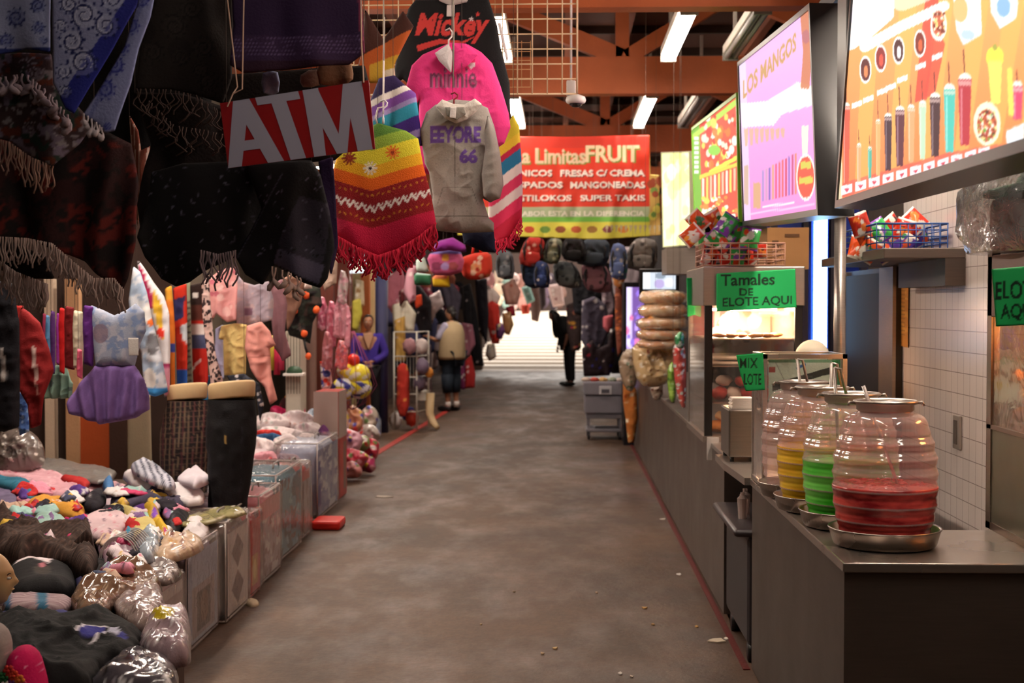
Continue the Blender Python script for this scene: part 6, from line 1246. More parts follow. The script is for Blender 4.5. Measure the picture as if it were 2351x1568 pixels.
# mannequin face at the edge of the pile
def head_mesh(c, s, yaw, pitch=0.0, nose=1.0):
    """a head of height 2*s*1.25 centred at c, facing +y before turning"""
    bm = bmesh.new(); bmesh.ops.create_uvsphere(bm, u_segments=48, v_segments=36, radius=1)
    R = Euler((pitch, 0, yaw)).to_matrix(); V = []
    for v in bm.verts:
        x, y, z = v.co
        w = .78 - (.16 * max(0, -z - .1) ** 1.2 if z < 0 else 0); q = Vector((x * w, y * .98, z * 1.25))
        if z < -.2 and y < 0: q.y *= 1 + .55 * (z + .2)
        if y > 0:
            g = math.exp(-(x / .16) ** 2)
            q.y += .24 * nose * g * math.exp(-((z + .12) / .14) ** 2) + .10 * g * math.exp(-((z - .05) / .2) ** 2)
            q.y -= .10 * math.exp(-((abs(x) - .32) / .15) ** 2) * math.exp(-((z - .10) / .10) ** 2)
            q.y += .07 * math.exp(-(x / .24) ** 2) * math.exp(-((z + .40) / .05) ** 2) + .07 * math.exp(-(x / .22) ** 2) * math.exp(-((z + .52) / .05) ** 2)
            q.y += .09 * math.exp(-(x / .25) ** 2) * math.exp(-((z + .78) / .12) ** 2) + .05 * math.exp(-((z - .3) / .12) ** 2)
        V.append(tuple(Vector(c) + R @ (q * s)))
    Fs = [[v.index for v in f.verts] for f in bm.faces]; bm.free()
    k = len(V)
    for sx in (-1, 1):
        b = MB().blob((0, 0, 0), (.07, .16, .22), 2, .15, 2, 2); V += [tuple(Vector(c) + R @ ((Vector(p_) + Vector((sx * .78, -.08, -.02))) * s)) for p_ in b.v]; Fs += [[i + k for i in f] for f in b.f]; k = len(V)
    return V, Fs, R
def eyes(c, s, R, par, lip='#9a4038'):
    for sx in (-1, 1):
        q = Vector(c) + R @ (Vector((sx * .32, .86, .10)) * s); MB().blob(q, (.13 * s, .10 * s, .065 * s), 1, 0, 1, 2).build('eye', plain('#e8e0da', .3), par, True)
        q = Vector(c) + R @ (Vector((sx * .32, .945, .10)) * s); MB().blob(q, (.055 * s, .035 * s, .055 * s), 1, 0, 1, 2).build('iris', plain('#1c1210', .3), par, True)
        b = MB(); b.tube([Vector(c) + R @ (Vector((sx * (.16 + .1 * i), .93 - .03 * i, .27 + .03 * math.sin(i * 1.2))) * s) for i in range(4)], .022 * s, 6); b.build('eyebrow', plain('#241814', .8), par, True)
    b = MB(); b.tube([Vector(c) + R @ (Vector((x, .98 - .8 * x * x, -.46)) * s) for x in (-.2, -.1, 0, .1, .2)], [.015 * s, .045 * s, .05 * s, .045 * s, .015 * s], 8); b.build('lips', plain(lip, .4), par, True)
c = at(-22, 1330, 5.2); t = thing('mannequin_bust', (c.x, c.y, c.z), 'tan mannequin face in profile at the very edge of the picture', 'mannequin head')
V, Fs, R = head_mesh(c, .085, -PI / 2 + .15, nose=.9); mesh_obj('head', V, Fs, plain('#c29a6c', .35, spec=.5), t, True); eyes(c, .085, R, t, '#b08858')
MB().tube([c + Vector((-.02, 0, -.05)), c + Vector((-.02, 0, -.2)), Vector((c.x - .02, c.y, TZ))], [.05, .05, .07], 16).build('neck', plain('#c29a6c', .35), t, True)
px = [(20, 1510), (40, 1485), (62, 1482), (85, 1500), (98, 1535), (108, 1600), (60, 1620), (35, 1590), (22, 1545)]
cloth('polka_dot_hat', px, 4.12, col=Pic(10, 1470, 120, 1640, '#d0145e', 1.5).spots(26, ['#e88ab0'], 2.5, 3.6, None, 8), thick=.14, rim=.07, fold=0, wr=.008, rnd=2, step=.004, label='hot pink hat with pale polka dots at the near corner', cat='hat')
cloth('grey_fur_hat', [(-30, 1430), (5, 1436), (22, 1462), (25, 1500), (12, 1545), (-4, 1548), (-30, 1540)], 4.1, col=pat([(-30, 1430), (25, 1548)], '#a89c98', 10, ('#d0b0b0', '#8a7c78')), thick=.1, rim=.05, fold=0, wr=.01, rnd=2, step=.005, label='grey and pink hat ear beside the pink polka dot hat', cat='hat')
rc = random.Random(6)
for k, (x, y, c_) in enumerate(((8, 1555, '#2f6a3c'), (20, 1540, '#c8342c'), (32, 1552, '#d8442c'), (44, 1562, '#d87830'), (28, 1572, '#7a3a80'), (52, 1576, '#b83050'), (12, 1575, '#e8e0dc'))):
    q = at(x, y, 4.02); b = MB()
    for j in range(6): b.blob((q.x + .011 * math.cos(j * 1.05), q.y, q.z + .011 * math.sin(j * 1.05)), (.008, .006, .008), j, .1, 2, 1)
    tag(b.blob(q + Vector((0, -.004, 0)), .006, 1, 0, 1, 1).build('crochet_flower', plain(c_, .8), None, True), ['green', 'red', 'bright red', 'orange', 'violet', 'crimson', 'white'][k] + ' crochet flower under the pink polka dot hat', 'flower', 'crochet flowers')
# ================================================================== bedding sets in clear zip bags along the table front
shell = clear('#efe8e4', .07, .1, wr=.8, gl=.3, scale=14, gs=.5)
def bedding(y0, y1, h, inner, face, label, X=-1.8, w=.36, trim='#b8aca8', x_skew=0.0, card=None):
    """clear zipped bag: soft folded bedding, an insert card on the aisle side, piped edges"""
    t = thing('bedding_bag', (X - w / 2, (y0 + y1) / 2, 0), label, 'bedding bag')
    MB().blob((X - w / 2, (y0 + y1) / 2, h / 2), (w * .46, (y1 - y0) * .46, h * .48), int(y0 * 7), .05, 5, 4, .34).build('comforter', inner if not isinstance(inner, str) else plain(inner, .8, bump=.5, scale=25), t, True)
    if face is not None:
        a_, b_, cz, dz = X - .004, X - .004, h * .9, h * .06
        quad_board('insert_card', [(X - .006, y0 + .03, cz), (X - .006, y1 - .03, cz), (X - .006, y1 - .03, dz), (X - .006, y0 + .03, dz)], face, vcol(.4, bump=0), t, 50, 60)
    b = MB().blob((X - w / 2, (y0 + y1) / 2, h / 2 + .004), (w / 2 + .01, (y1 - y0) / 2 + .012, h / 2), int(y0 * 9), .05, 4, 5, .16); b.v = [(x, y, max(z, .004)) for x, y, z in b.v]; b.build('clear_bag', shell, t, True)
    b = MB(); r = .0055; xs, ys = (X - w + .012, X - .012), (y0 + .012, y1 - .012)
    for z in (h - .008, .012): b.tube([(xs[0], ys[0], z), (xs[1], ys[0], z), (xs[1], ys[1], z), (xs[0], ys[1], z), (xs[0], ys[0], z)], r, 6)
    for x in xs:
        for y in ys: b.tube([(x, y, .01), (x, y, h - .01)], r, 6)
    b.build('piping', plain(trim, .4), t, True)
    b = MB(); b.tube([(X - .1, (y0 + y1) / 2 - .1, h), (X - .1, (y0 + y1) / 2 - .07, h + .03), (X - .1, (y0 + y1) / 2 + .07, h + .03), (X - .1, (y0 + y1) / 2 + .1, h)], .006, 6); b.build('carry_handle', plain('#8a8480', .5), t, True)
    return t
f1 = Pic(0, 0, 100, 120, '#9a8078').blotch('#6a4a40', 16, .2).blotch('#c0a898', 12, .4, 6)
f2 = Pic(0, 0, 100, 120, '#b8a8a4').rect(0, 0, 100, 18, '#d8d0cc').rect(20, 34, 74, 108, '#6a5448').ell(46, 70, 18, 28, '#3a2c28').line([(6, 20), (12, 110)], 3, '#4a3c3a')
f3 = Pic(0, 0, 100, 120, '#b4bccc').rect(0, 0, 100, 46, '#aab6cc').rect(14, 46, 90, 116, '#a89c98').rect(30, 56, 76, 110, '#5a4a44').ell(54, 80, 14, 22, '#7a5a40')
f4 = Pic(0, 0, 100, 120, '#cfc8c2').poly([(50, 12), (80, 36), (50, 62), (20, 36)], '#5a3838').poly([(50, 64), (80, 88), (50, 114), (20, 88)], '#5a3838').rect(0, 0, 100, 6, '#8a8480')
f5 = Pic(0, 0, 100, 120, '#b82424').rect(20, 60, 80, 110, '#c88a3a').ell(50, 84, 18, 18, '#e0c060')
f6 = Pic(0, 0, 100, 120, '#b0a0a4').blotch('#8a6a70', 14, .3).blotch('#d8d0d0', 12, .4, 5).rect(0, 0, 100, 30, '#d89090')
f7 = Pic(0, 0, 100, 120, '#5a8a9a').blotch('#1c2a38', 20, .15, 4).blotch('#8ab8c8', 14, .5, 7).blotch('#6a3030', 12, .6, 9)
f8 = Pic(0, 0, 100, 120, '#a89a9c').blotch('#7a5a5a', 16, .3).rect(0, 0, 100, 20, '#c04a40')
bedding(5.3, 6.0, .40, '#7a6058', f1, 'brown quilted bedding bag lying nearest the camera by the aisle', X=-1.82)
bedding(6.04, 6.62, .44, '#c8b0b0', f2, 'bedding bag with a brown card window, beside the yellow sticker pouch', X=-1.8)
bedding(6.66, 7.3, .52, '#b8b4c0', f3, 'bedding bag with pale blue upper card and brown pillow picture')
bedding(7.34, 7.88, .55, '#b0a8a0', f4, 'white bedding bag with two dark diamond windows', X=-1.77, trim='#d8d0c8')
bedding(7.92, 8.25, .50, '#a82424', f5, 'red bedding bag with a gold emblem panel', X=-1.78, trim='#b03030')
bedding(8.3, 8.95, .56, '#c88088', f6, 'pink topped grey bedding bag between the red and teal ones', X=-1.8)
bedding(9.0, 9.9, .60, '#4a7a8c', f7, 'teal and black printed blanket bag', X=-1.84)
bedding(10.0, 10.35, .55, '#b02a28', f8, 'narrow rose grey bag past the teal one', X=-1.86)
f9 = Pic(0, 0, 100, 120, '#8a90b8').blotch('#4a4a90', 14, .2).blotch('#d8d8e8', 12, .3, 5)
bedding(10.9, 11.9, .62, '#a8b0c8', f9, 'lavender and white fleece bag by the red tray on the floor', X=-1.9)
tag(MB().box(-1.88, -1.66, 10.45, 10.75, 0, .07, .02).build('red_tray', plain('#c82a22', .4), None), 'small bright red tray on the floor between bedding bags', 'tray')
f10 = Pic(0, 0, 100, 200, '#a83028').rect(0, 0, 100, 90, '#b8a098').rect(20, 90, 50, 200, '#b8302a').rect(60, 100, 90, 190, '#7a5a4a')
t = thing('toy_box', (-2.0, 12.35, 0), 'tall red toy box standing where the table ends', 'toy box')
MB().box(-2.15, -1.93, 12.1, 12.55, 0, .95, .01).build('carton', plain('#a83a34', .5), t)
quad_board('front_print', [(-1.928, 12.1, .95), (-1.928, 12.55, .95), (-1.928, 12.55, .01), (-1.928, 12.1, .01)], f10, vcol(.35, bump=0), t, 30, 60)
quad_board('side_print', [(-2.15, 12.098, .95), (-1.93, 12.098, .95), (-1.93, 12.098, .01), (-2.15, 12.098, .01)], f10, vcol(.35, bump=0), t, 30, 60)
# glossy pouches at the near corner
L('glitter_bag', C5((430, 1090), (520, 1010), (640, 960), (760, 950), (960, 960), (990, 1010), (860, 1080), (720, 1110), (660, 1180), (640, 1230), (500, 1220), (450, 1180)), '#7a5c48', 'clear bag full of glittering brown ribbon', h=.12, n=260, cols=('#d8b898', '#4a3020', '#f4e8dc', '#a87850'), r=(1, 3.2), wr=.06, coat=.9, rough=.15, z=TZ + .01)
L('card_pouch', C5((690, 1130), (800, 1040), (940, 990), (1010, 1060), (990, 1200), (880, 1250), (770, 1240)), '#a08c88', 'clear zipped pouch with a pale card beside the glitter bag', h=.13, n=30, cols=('#d8d0d0', '#5a4440', '#c8bcbc'), wr=.05, coat=.9, rough=.15, z=TZ + .01)
p = pat(C5((840, 1300), (1170, 1500)), '#b098a0', 140, ('#f4eef0', '#5a4448', '#d8c0c8', '#8a7078'), 1.5, 4, 9).poly([(345, 1452), (400, 1452), (398, 1480), (380, 1490), (352, 1482)], '#d0b828').ell(373, 1466, 12, 9, '#e4d8a0')
lump('sticker_pouch', C5((860, 1330), (930, 1240), (1060, 1230), (1160, 1220), (1165, 1440), (1060, 1480), (900, 1470), (840, 1420)), p, 'crinkled silver pouch with a yellow sticker', h=.15, z=TZ - .0, wr=.06, coat=.9, rough=.2, cat='pouch')
L('black_white_pouch', C5((560, 1580), (660, 1490), (800, 1450), (960, 1470), (1060, 1480), (1060, 1640), (560, 1640)), '#5c5860', 'shiny black and white plastic pouch at the near corner', h=.12, n=60, cols=('#f0f0f4', '#18161a', '#a8a4b0'), r=(2, 7), wr=.05, coat=.9, rough=.12, z=TZ - .0)
t = thing('wire_coil', (-1.95, 6.45, TZ), 'coil of plastic coated hangers standing against the bedding', 'hanger coil'); b = MB()
for k in range(9):
    cy = 6.2 + k * .03; b.tube([(-1.99 + .09 * math.cos(a_), cy, .53 + .13 * math.sin(a_)) for a_ in np.linspace(0, 2 * PI, 25)], .0035, 6)
b.build('coil', plain('#c8beb8', .3), t, True)
L('yellow_wrap', [(395, 1205), (445, 1185), (500, 1168), (545, 1165), (570, 1180), (520, 1192), (450, 1210)], '#a8a070', 'yellowish plastic film lying over the bedding bags', h=.05, n=30, cols=('#d0c890', '#8a8458', '#e8e4dc'), coat=.7, rough=.2, z=.55)
L('white_lace', [(415, 1225), (445, 1200), (480, 1205), (478, 1235), (450, 1250), (425, 1250)], '#e4dcdc', 'bunched white lace against the blue topped bedding bag', h=.12, n=20, cols=('#b0a8a8', '#f4f0f0'), wr=.05, z=.5)
L('shell_shoe', [(560, 1385), (572, 1378), (592, 1380), (594, 1390), (575, 1395)], '#d8c8a8', 'cream mannequin foot on the floor by the diamond bedding bag', h=.05, z=0.0, wr=.005, cat='mannequin foot')
# ================================================================== the second heap: white baby clothes and bags on the far table
tag(MB().box(-2.93, -2.12, 9.95, 13.6, .3, .42).box(-2.2, -2.14, 9.97, 10.03, 0, .3).box(-2.2, -2.14, 13.5, 13.56, 0, .3).box(-2.91, -2.85, 9.97, 10.03, 0, .3).box(-2.91, -2.85, 13.5, 13.56, 0, .3).build('display_table', plain('#4a3b34', .8), None), 'second low table under the baby clothes heap', 'table')
heap = [
 ((582, 955, 660, 990), 'w', 12.2), ((640, 950, 720, 985), 'w', 12.3), ((590, 985, 690, 1015), 'w', 11.8), ((680, 975, 740, 1010), 'w', 12.0), ((583, 992, 645, 1004), 'r', 11.5), ((585, 1002, 650, 1015), 'b', 11.4),
 ((560, 1010, 630, 1045), 'w', 11.2), ((625, 1005, 690, 1050), 'w', 11.3), ((580, 1040, 640, 1080), 'p', 10.9), ((630, 1045, 690, 1085), 'm', 10.9), ((560, 1070, 620, 1110), 'p', 10.6), ((600, 1080, 660, 1115), 'm', 10.5),
 ((560, 1105, 610, 1150), 'c', 10.3), ((680, 1000, 735, 1050), 'w', 11.6), ((725, 985, 760, 1050), 'v', 11.8), ((610, 1055, 630, 1100), 'k', 10.7), ((660, 1070, 705, 1100), 's', 10.7), ((690, 1045, 735, 1075), 'n', 11.2),
 ((640, 930, 700, 960), 'g', 12.8), ((620, 938, 660, 955), 'h', 12.7), ((700, 945, 745, 985), 'l', 12.6), ((735, 955, 765, 1000), 'v', 12.4), ((655, 905, 695, 940), 'o', 12.9), ((640, 920, 670, 950), 'q', 12.8)]
hc = {'w': ('#e0d0d0', ('#c8a8b0', '#f0e8e8', '#a8b0a8', '#d8b0a8'), 'whitish baby garment'), 'r': ('#c8322c', ('#e05048',), 'flat red folded cloth'), 'b': ('#35608a', ('#5a88b0',), 'flat blue folded cloth'), 'p': ('#d89aa4', ('#f0d0d4', '#b86878'), 'pink patterned garment'), 'm': ('#b0a0ac', ('#7a6a7a', '#e0d8e0', '#a83a48'), 'mauve printed garment'),
 'c': ('#e08a88', ('#f0b0a8', '#c85860'), 'coral bagged garment'), 'v': ('#5a2458', ('#8a3a88', '#2a1440', '#c83a60'), 'violet printed garment'), 'k': ('#a82a34', ('#e8d0d0',), 'crimson garment'), 's': ('#a8a4a8', ('#f0f0f0', '#5a4a48', '#d84a3a'), 'silvery wrapped item'), 'n': ('#1a2038', ('#2a3458',), 'navy garment'),
 'g': ('#c8306a', ('#e05a90',), 'magenta garment'), 'h': ('#b81c50', ('#d84a78',), 'deep pink garment'), 'l': ('#a0b0c4', ('#c8d4e0', '#e0e0ec'), 'pale blue tube wrapped garment'), 'o': ('#c87a3a', ('#e8a850', '#8a4a20'), 'orange brown plush'), 'q': ('#3a1418', ('#6a2a30',), 'dark maroon garment')}
spots_ = ['on top of the heap', 'behind the black trousers', 'low in the heap', 'at the aisle side of the heap', 'midway up the heap', 'near the lavender bag']
for k, ((x0, y0, x1, y1), c_, Y) in enumerate(heap):
    base, cs, nm_ = hc[c_]; rr = random.Random(k); w, h = x1 - x0, y1 - y0; cx, cy = (x0 + x1) / 2, (y0 + y1) / 2
    px = [(cx + w * .58 * math.cos(t_) * rr.uniform(.85, 1.1), cy + h * .62 * math.sin(t_) * rr.uniform(.85, 1.1)) for t_ in np.arange(0, 6.2, .62)]
    cloth('heaped_garment', px, Y, col=pat(px, base, 50, cs, 1.5, 4, k), thick=.12, rim=.07, fold=0, wr=.07, wf=10, lean=.75, rnd=2, label='%s %s, %s' % (nm_, spots_[k % 6], ['crumpled', 'folded', 'rolled', 'draped', 'bunched'][k // 5]), cat='garment', step=.012)
b = MB().blob((-2.56, 11.8, .4), (.34, 1.6, .2), 3, .25, 3, 4); b.v = [(x, y, max(z, .42)) for x, y, z in b.v]
tag(b.build('garment_heap', plain('#c8b4b8', .85, bump=.6, scale=14), None, True), 'mass of baby clothes under the loose pieces on the second table', 'clothes heap', None, 'stuff')
# toy bags spilling towards the aisle
toy = [((762, 940, 800, 1010), '#d8b0a8', 14.6), ((795, 935, 835, 990), '#c88a68', 15.2), ((830, 930, 865, 985), '#c8b8a8', 15.6), ((770, 985, 830, 1040), '#d8a0b0', 14.2), ((825, 975, 870, 1020), '#b8a8a0', 15.0), ((752, 1000, 790, 1080), '#e0788a', 13.2), ((785, 1030, 840, 1075), '#c83a50', 13.6), ((835, 1010, 872, 1055), '#c8304a', 14.6), ((790, 1060, 830, 1098), '#d08a8a', 13.4), ((820, 1045, 862, 1085), '#b83a68', 13.9), ((810, 1000, 850, 1035), '#8a9a58', 14.4), ((756, 1050, 792, 1110), '#c07888', 12.9)]
tn = ['cream and pink bagged doll', 'orange brown bagged toy', 'pale bagged toy with a pointed top', 'large pink bagged toy', 'grey beige bagged toy', 'rose pink pouch leaning on the red box', 'red and yellow bagged toy', 'crimson bagged toy nearest the aisle', 'dusty pink bagged toy lowest in the heap', 'purple pink bagged toy', 'green and yellow bagged toy', 'mauve bag against the tall red box']
for k, ((x0, y0, x1, y1), c_, Y) in enumerate(toy):
    rr = random.Random(k + 50); w, h = x1 - x0, y1 - y0; cx, cy = (x0 + x1) / 2, (y0 + y1) / 2
    px = [(cx + w * .55 * math.cos(t_) * rr.uniform(.8, 1.15), cy + h * .55 * math.sin(t_) * rr.uniform(.8, 1.15)) for t_ in np.arange(0, 6.2, .57)]
    cloth('bagged_toy', px, Y, col=pat(px, c_, 26, ('#f0e4e0', '#d83a38', '#e8c848', '#5a5ab0', '#f0a8b8', '#6a8a50'), 2, 6, k), thick=.2, rim=.09, fold=0, wr=.08, wf=11, lean=.4, rnd=2, label=tn[k] + ' in the toy heap', cat='toy bag', coat=.7, rough=.3, step=.012)
b = MB().blob((-2.6, 15.5, 0), (.5, 1.8, .42), 9, .2, 3, 4); b.v = [(x, y, max(z, 0)) for x, y, z in b.v]
tag(b.build('toy_heap', plain('#b88088', .7, bump=.6, scale=14), None, True), 'mixed mass of small bagged toys on the floor', 'toy heap', None, 'stuff')
# ================================================================== people
def skin(nodes, edges, root=0, sub=2):
    me = bpy.data.meshes.new('s'); me.from_pydata([n[0] for n in nodes], edges, []); o = bpy.data.objects.new('s', me); COL.objects.link(o)
    m = o.modifiers.new('s', 'SKIN'); m.use_smooth_shade = True
    for i, n in enumerate(nodes):
        v = me.skin_vertices[0].data[i]; r = n[1]; v.radius = (r, r) if not hasattr(r, '__len__') else r; v.use_root = (i == root)
    s = o.modifiers.new('u', 'SUBSURF'); s.levels = sub
    dg = bpy.context.evaluated_depsgraph_get(); ev = o.evaluated_get(dg); e = ev.to_mesh()
    V = [v.co[:] for v in e.vertices]; Fs = [list(p_.vertices) for p_ in e.polygons]; ev.to_mesh_clear()
    bpy.data.objects.remove(o); bpy.data.meshes.remove(me); return V, Fs
def hand(b, w, d, s=1.0, curl=.5, side=1):
    """five fingers and a palm at wrist w, pointing along d"""
    w, d = Vector(w), Vector(d).normalized(); a = d.cross(Vector((0, 0, 1))); a = a.normalized() if a.length > .1 else Vector((1, 0, 0)); n = a.cross(d)
    V, Fs = skin([(tuple(w), .022 * s), (tuple(w + d * .035 * s), .026 * s), (tuple(w + d * .075 * s), .024 * s)], [(0, 1), (1, 2)], 0, 1); b.add(V, Fs)
    for k, (o_, l_) in enumerate(((-.027, .058), (-.009, .07), (.009, .066), (.026, .05))):
        p0 = w + d * .08 * s + a * o_ * s; p1 = p0 + (d * .9 - n * curl * .5) * l_ * .5 * s; p2 = p1 + (d * .6 - n * curl) * l_ * .5 * s
        b.tube([p0, p1, p2], [.0085 * s, .008 * s, .006 * s], 8)
    p0 = w + d * .03 * s + a * side * .024 * s; b.tube([p0, p0 + (d * .5 + a * side * .7) * .035 * s, p0 + (d * .9 + a * side * .5) * .065 * s], [.011 * s, .01 * s, .007 * s], 8)
def person(loc, yaw, Hh, label, pose, skinc='#a8765a', hair='#15100e', parts=()):
    t = thing('person', loc, label, 'person'); R = Euler((0, 0, yaw)).to_matrix(); k = Hh / 1.68; L_ = Vector(loc)
    W_ = lambda p_: tuple(L_ + R @ (Vector(p_) * k))
    J = dict(pel=(0, 0, .92), wst=(0, 0, 1.06), chs=(0, 0, 1.28), nck=(0, 0, 1.42), hd0=(0, .01, 1.47), shL=(-.17, 0, 1.37), shR=(.17, 0, 1.37), elL=(-.22, .0, 1.1), elR=(.22, 0, 1.1), wrL=(-.2, .12, .9), wrR=(.2, .12, .9),
             hpL=(-.09, 0, .88), hpR=(.09, 0, .88), knL=(-.1, .01, .48), knR=(.1, .01, .48), anL=(-.1, -.02, .09), anR=(.1, -.02, .09), toL=(-.11, .12, .03), toR=(.11, .12, .03), head=(0, .03, 1.58), look=0.0, nod=0.0)
    J.update(pose)
    rad = dict(pel=(.15, .11), wst=(.13, .095), chs=(.155, .11), nck=.055, hd0=.05, shL=.062, shR=.062, elL=.042, elR=.042, wrL=.027, wrR=.027, hpL=.088, hpR=.088, knL=.058, knR=.058, anL=.038, anR=.038, toL=.032, toR=.032)
    def sk(names, edges, grow=0.0, root=0, cut=None, scale=None):
        nd = []
        for n_ in names:
            r = rad[n_]; r = tuple((q + grow) * k for q in r) if hasattr(r, '__len__') else (r + grow) * k; nd.append((W_(J[n_]), r))
        return skin(nd, [(names.index(a_), names.index(b_)) for a_, b_ in edges], root)
    b = MB(); V, Fs = sk(['pel', 'wst', 'chs', 'nck', 'hd0', 'shL', 'elL', 'wrL', 'shR', 'elR', 'wrR', 'hpL', 'knL', 'anL', 'toL', 'hpR', 'knR', 'anR', 'toR'],
        [('pel', 'wst'), ('wst', 'chs'), ('chs', 'nck'), ('nck', 'hd0'), ('chs', 'shL'), ('shL', 'elL'), ('elL', 'wrL'), ('chs', 'shR'), ('shR', 'elR'), ('elR', 'wrR'), ('pel', 'hpL'), ('hpL', 'knL'), ('knL', 'anL'), ('anL', 'toL'), ('pel', 'hpR'), ('hpR', 'knR'), ('knR', 'anR'), ('anR', 'toR')])
    b.add(V, Fs); hc_ = Vector(W_(J['head'])); s = .088 * k
    V, Fs, HR = head_mesh(hc_, s, yaw + J['look'], J['nod']); b.add(V, Fs)
    for sd, e_, w_ in ((-1, 'elL', 'wrL'), (1, 'elR', 'wrR')):
        a_, c_ = Vector(W_(J[e_])), Vector(W_(J[w_])); hd = J.get('h' + w_[-1]); dv = (R @ Vector(hd)) if hd else (c_ - a_); hand(b, c_, dv, k, .6, -sd)
    b.build('body', plain(skinc, .5, var=.05), t, True); eyes(hc_, s, HR, t)
    return t, J, sk, W_, hc_, s, HR, k
def hair_cap(t, hc_, s, HR, col, back=1.0, extra=()):
    b = MB(); bb = MB().blob((0, 0, 0), (.86, 1.02, 1.02), 4, .05, 5, 4)
    for i, (x, y, z) in enumerate(bb.v):
        if y > .35 and z < .55: y = .35 + (y - .35) * .15; 
        if z < -.5: x *= .9; y = min(y, -.1)
        bb.v[i] = tuple(hc_ + HR @ (Vector((x, y - .12, z + .34)) * s))
    b.add(bb.v, bb.f)
    for pts, r in extra: b.tube([hc_ + HR @ (Vector(p_) * s) for p_ in pts], [q * s for q in r], 12)
    return b.build('hair', plain(col, .55, bump=.4, spec=.4), t, True)
def shoes(t, J, W_, k, col, yaw):
    for n_ in ('toL', 'toR'):
        q = Vector(W_((J[n_][0], J[n_][1] - .06, .045 + J[n_][2] - .03))); b = MB().blob((0, 0, 0), (.05 * k, .135 * k, .045 * k), 1, .05, 2, 3, .8); b.v = [tuple(q + Euler((0, 0, yaw)).to_matrix() @ Vector((x, y, max(z, -.044 * k)))) for x, y, z in b.v]; b.build('shoe', plain(col, .5), t, True)
# woman in a violet cardigan
q = at(846, 985, 18.5)
t, J, sk, W_, hc_, s, HR, k = person((q.x, 18.5, 0), PI + .15, 1.57, 'woman in a violet V neck cardigan standing with clasped hands', dict(elL=(-.25, .04, 1.12), elR=(.25, .04, 1.12), wrL=(-.07, .19, 1.03), wrR=(.07, .2, 1.02), hL=(.8, .25, -.1), hR=(-.8, .25, -.1), chs=(0, 0, 1.27)), '#a5745a')
hair_cap(t, hc_, s, HR, '#1c1310', extra=[(((0, -.9, .3), (0, -1.15, .1), (0, -1.1, -.3)), (.35, .38, .2))])
V, Fs = sk(['wst', 'chs', 'shL', 'elL', 'wrL', 'shR', 'elR', 'wrR', 'pel'], [('pel', 'wst'), ('wst', 'chs'), ('chs', 'shL'), ('shL', 'elL'), ('elL', 'wrL'), ('chs', 'shR'), ('shR', 'elR'), ('elR', 'wrR')], .022); mesh_obj('cardigan', V, Fs, plain('#3a2a86', .85, bump=.3), t, True)
b = MB(); b.add([W_((-.075, .128, 1.42)), W_((.075, .128, 1.42)), W_((.0, .152, 1.2)), W_((-.07, .06, 1.43)), W_((.07, .06, 1.43)), W_((0, .08, 1.2))], [(0, 2, 1), (0, 3, 5, 2), (1, 2, 5, 4), (0, 1, 4, 3)]); b.build('neckline', plain('#b08668', .5), t)
b = MB(); b.lathe((0, 0, 0), [(.145, .0), (.15, .1), (.0, .1)], 28); b.v = [W_((x * 1.05, y * .82, z + .88)) for x, y, z in b.v]; b.build('blouse_hem', plain('#a8a098', .8), t, True)
V, Fs = sk(['pel', 'hpL', 'knL', 'anL', 'hpR', 'knR', 'anR'], [('pel', 'hpL'), ('hpL', 'knL'), ('knL', 'anL'), ('pel', 'hpR'), ('hpR', 'knR'), ('knR', 'anR')], .018); mesh_obj('trousers', V, Fs, plain('#17151a', .8), t, True)
shoes(t, J, W_, k, '#1a1818', PI + .15)
# shopper in a beige vest, seen from behind and turned to the stall
q = at(1037, 945, 22.4)
yw = .95
t, J, sk, W_, hc_, s, HR, k = person((q.x, 22.4, 0), yw, 1.68, 'shopper in a beige vest and dark capri trousers facing the stall', dict(elR=(.24, .12, 1.12), wrR=(.2, .34, 1.16), elL=(-.24, .1, 1.14), wrL=(-.16, .36, 1.2), toL=(-.1, .13, .03), anL=(-.09, 0, .09)), '#a5765c')
hair_cap(t, hc_, s, HR, '#17100e', extra=[(((0, -.7, .2), (0, -.75, -.3), (0, -.6, -.7)), (.7, .62, .4))])
V, Fs = sk(['wst', 'chs', 'shL', 'elL', 'shR', 'elR'], [('wst', 'chs'), ('chs', 'shL'), ('shL', 'elL'), ('chs', 'shR'), ('shR', 'elR')], .018); mesh_obj('shirt', V, Fs, plain('#a8a2b8', .8), t, True)
b = MB(); b.lathe((0, 0, 0), [(.19, 0), (.2, .05), (.185, .25), (.18, .42), (.15, .54), (.08, .6), (.05, .61)], 40); b.v = [W_((x * 1.28, y * 1.0 - .01, z + .84)) for x, y, z in b.v]; b.build('vest', plain('#b09a78', .85, bump=.3), t, True)
V, Fs = sk(['pel', 'hpL', 'knL', 'hpR', 'knR'], [('pel', 'hpL'), ('hpL', 'knL'), ('pel', 'hpR'), ('hpR', 'knR')], .028); mesh_obj('shorts_upper', V, Fs, plain('#1b2430', .8), t, True)
b = MB()
for sx in (-1, 1): b.tube([W_((sx * .1, .01, .6)), W_((sx * .1, .01, .42)), W_((sx * .1, 0, .3))], [.1 * k, .088 * k, .078 * k], 18)
b.build('capri_leg', plain('#1b2430', .8), t, True); shoes(t, J, W_, k, '#191518', yw)
for n_ in ('anL', 'anR'): MB().tube([W_((J[n_][0], J[n_][1], .16)), W_((J[n_][0], J[n_][1], .06))], .047, 12).build('sock', plain('#cfc4be', .8), t, True)
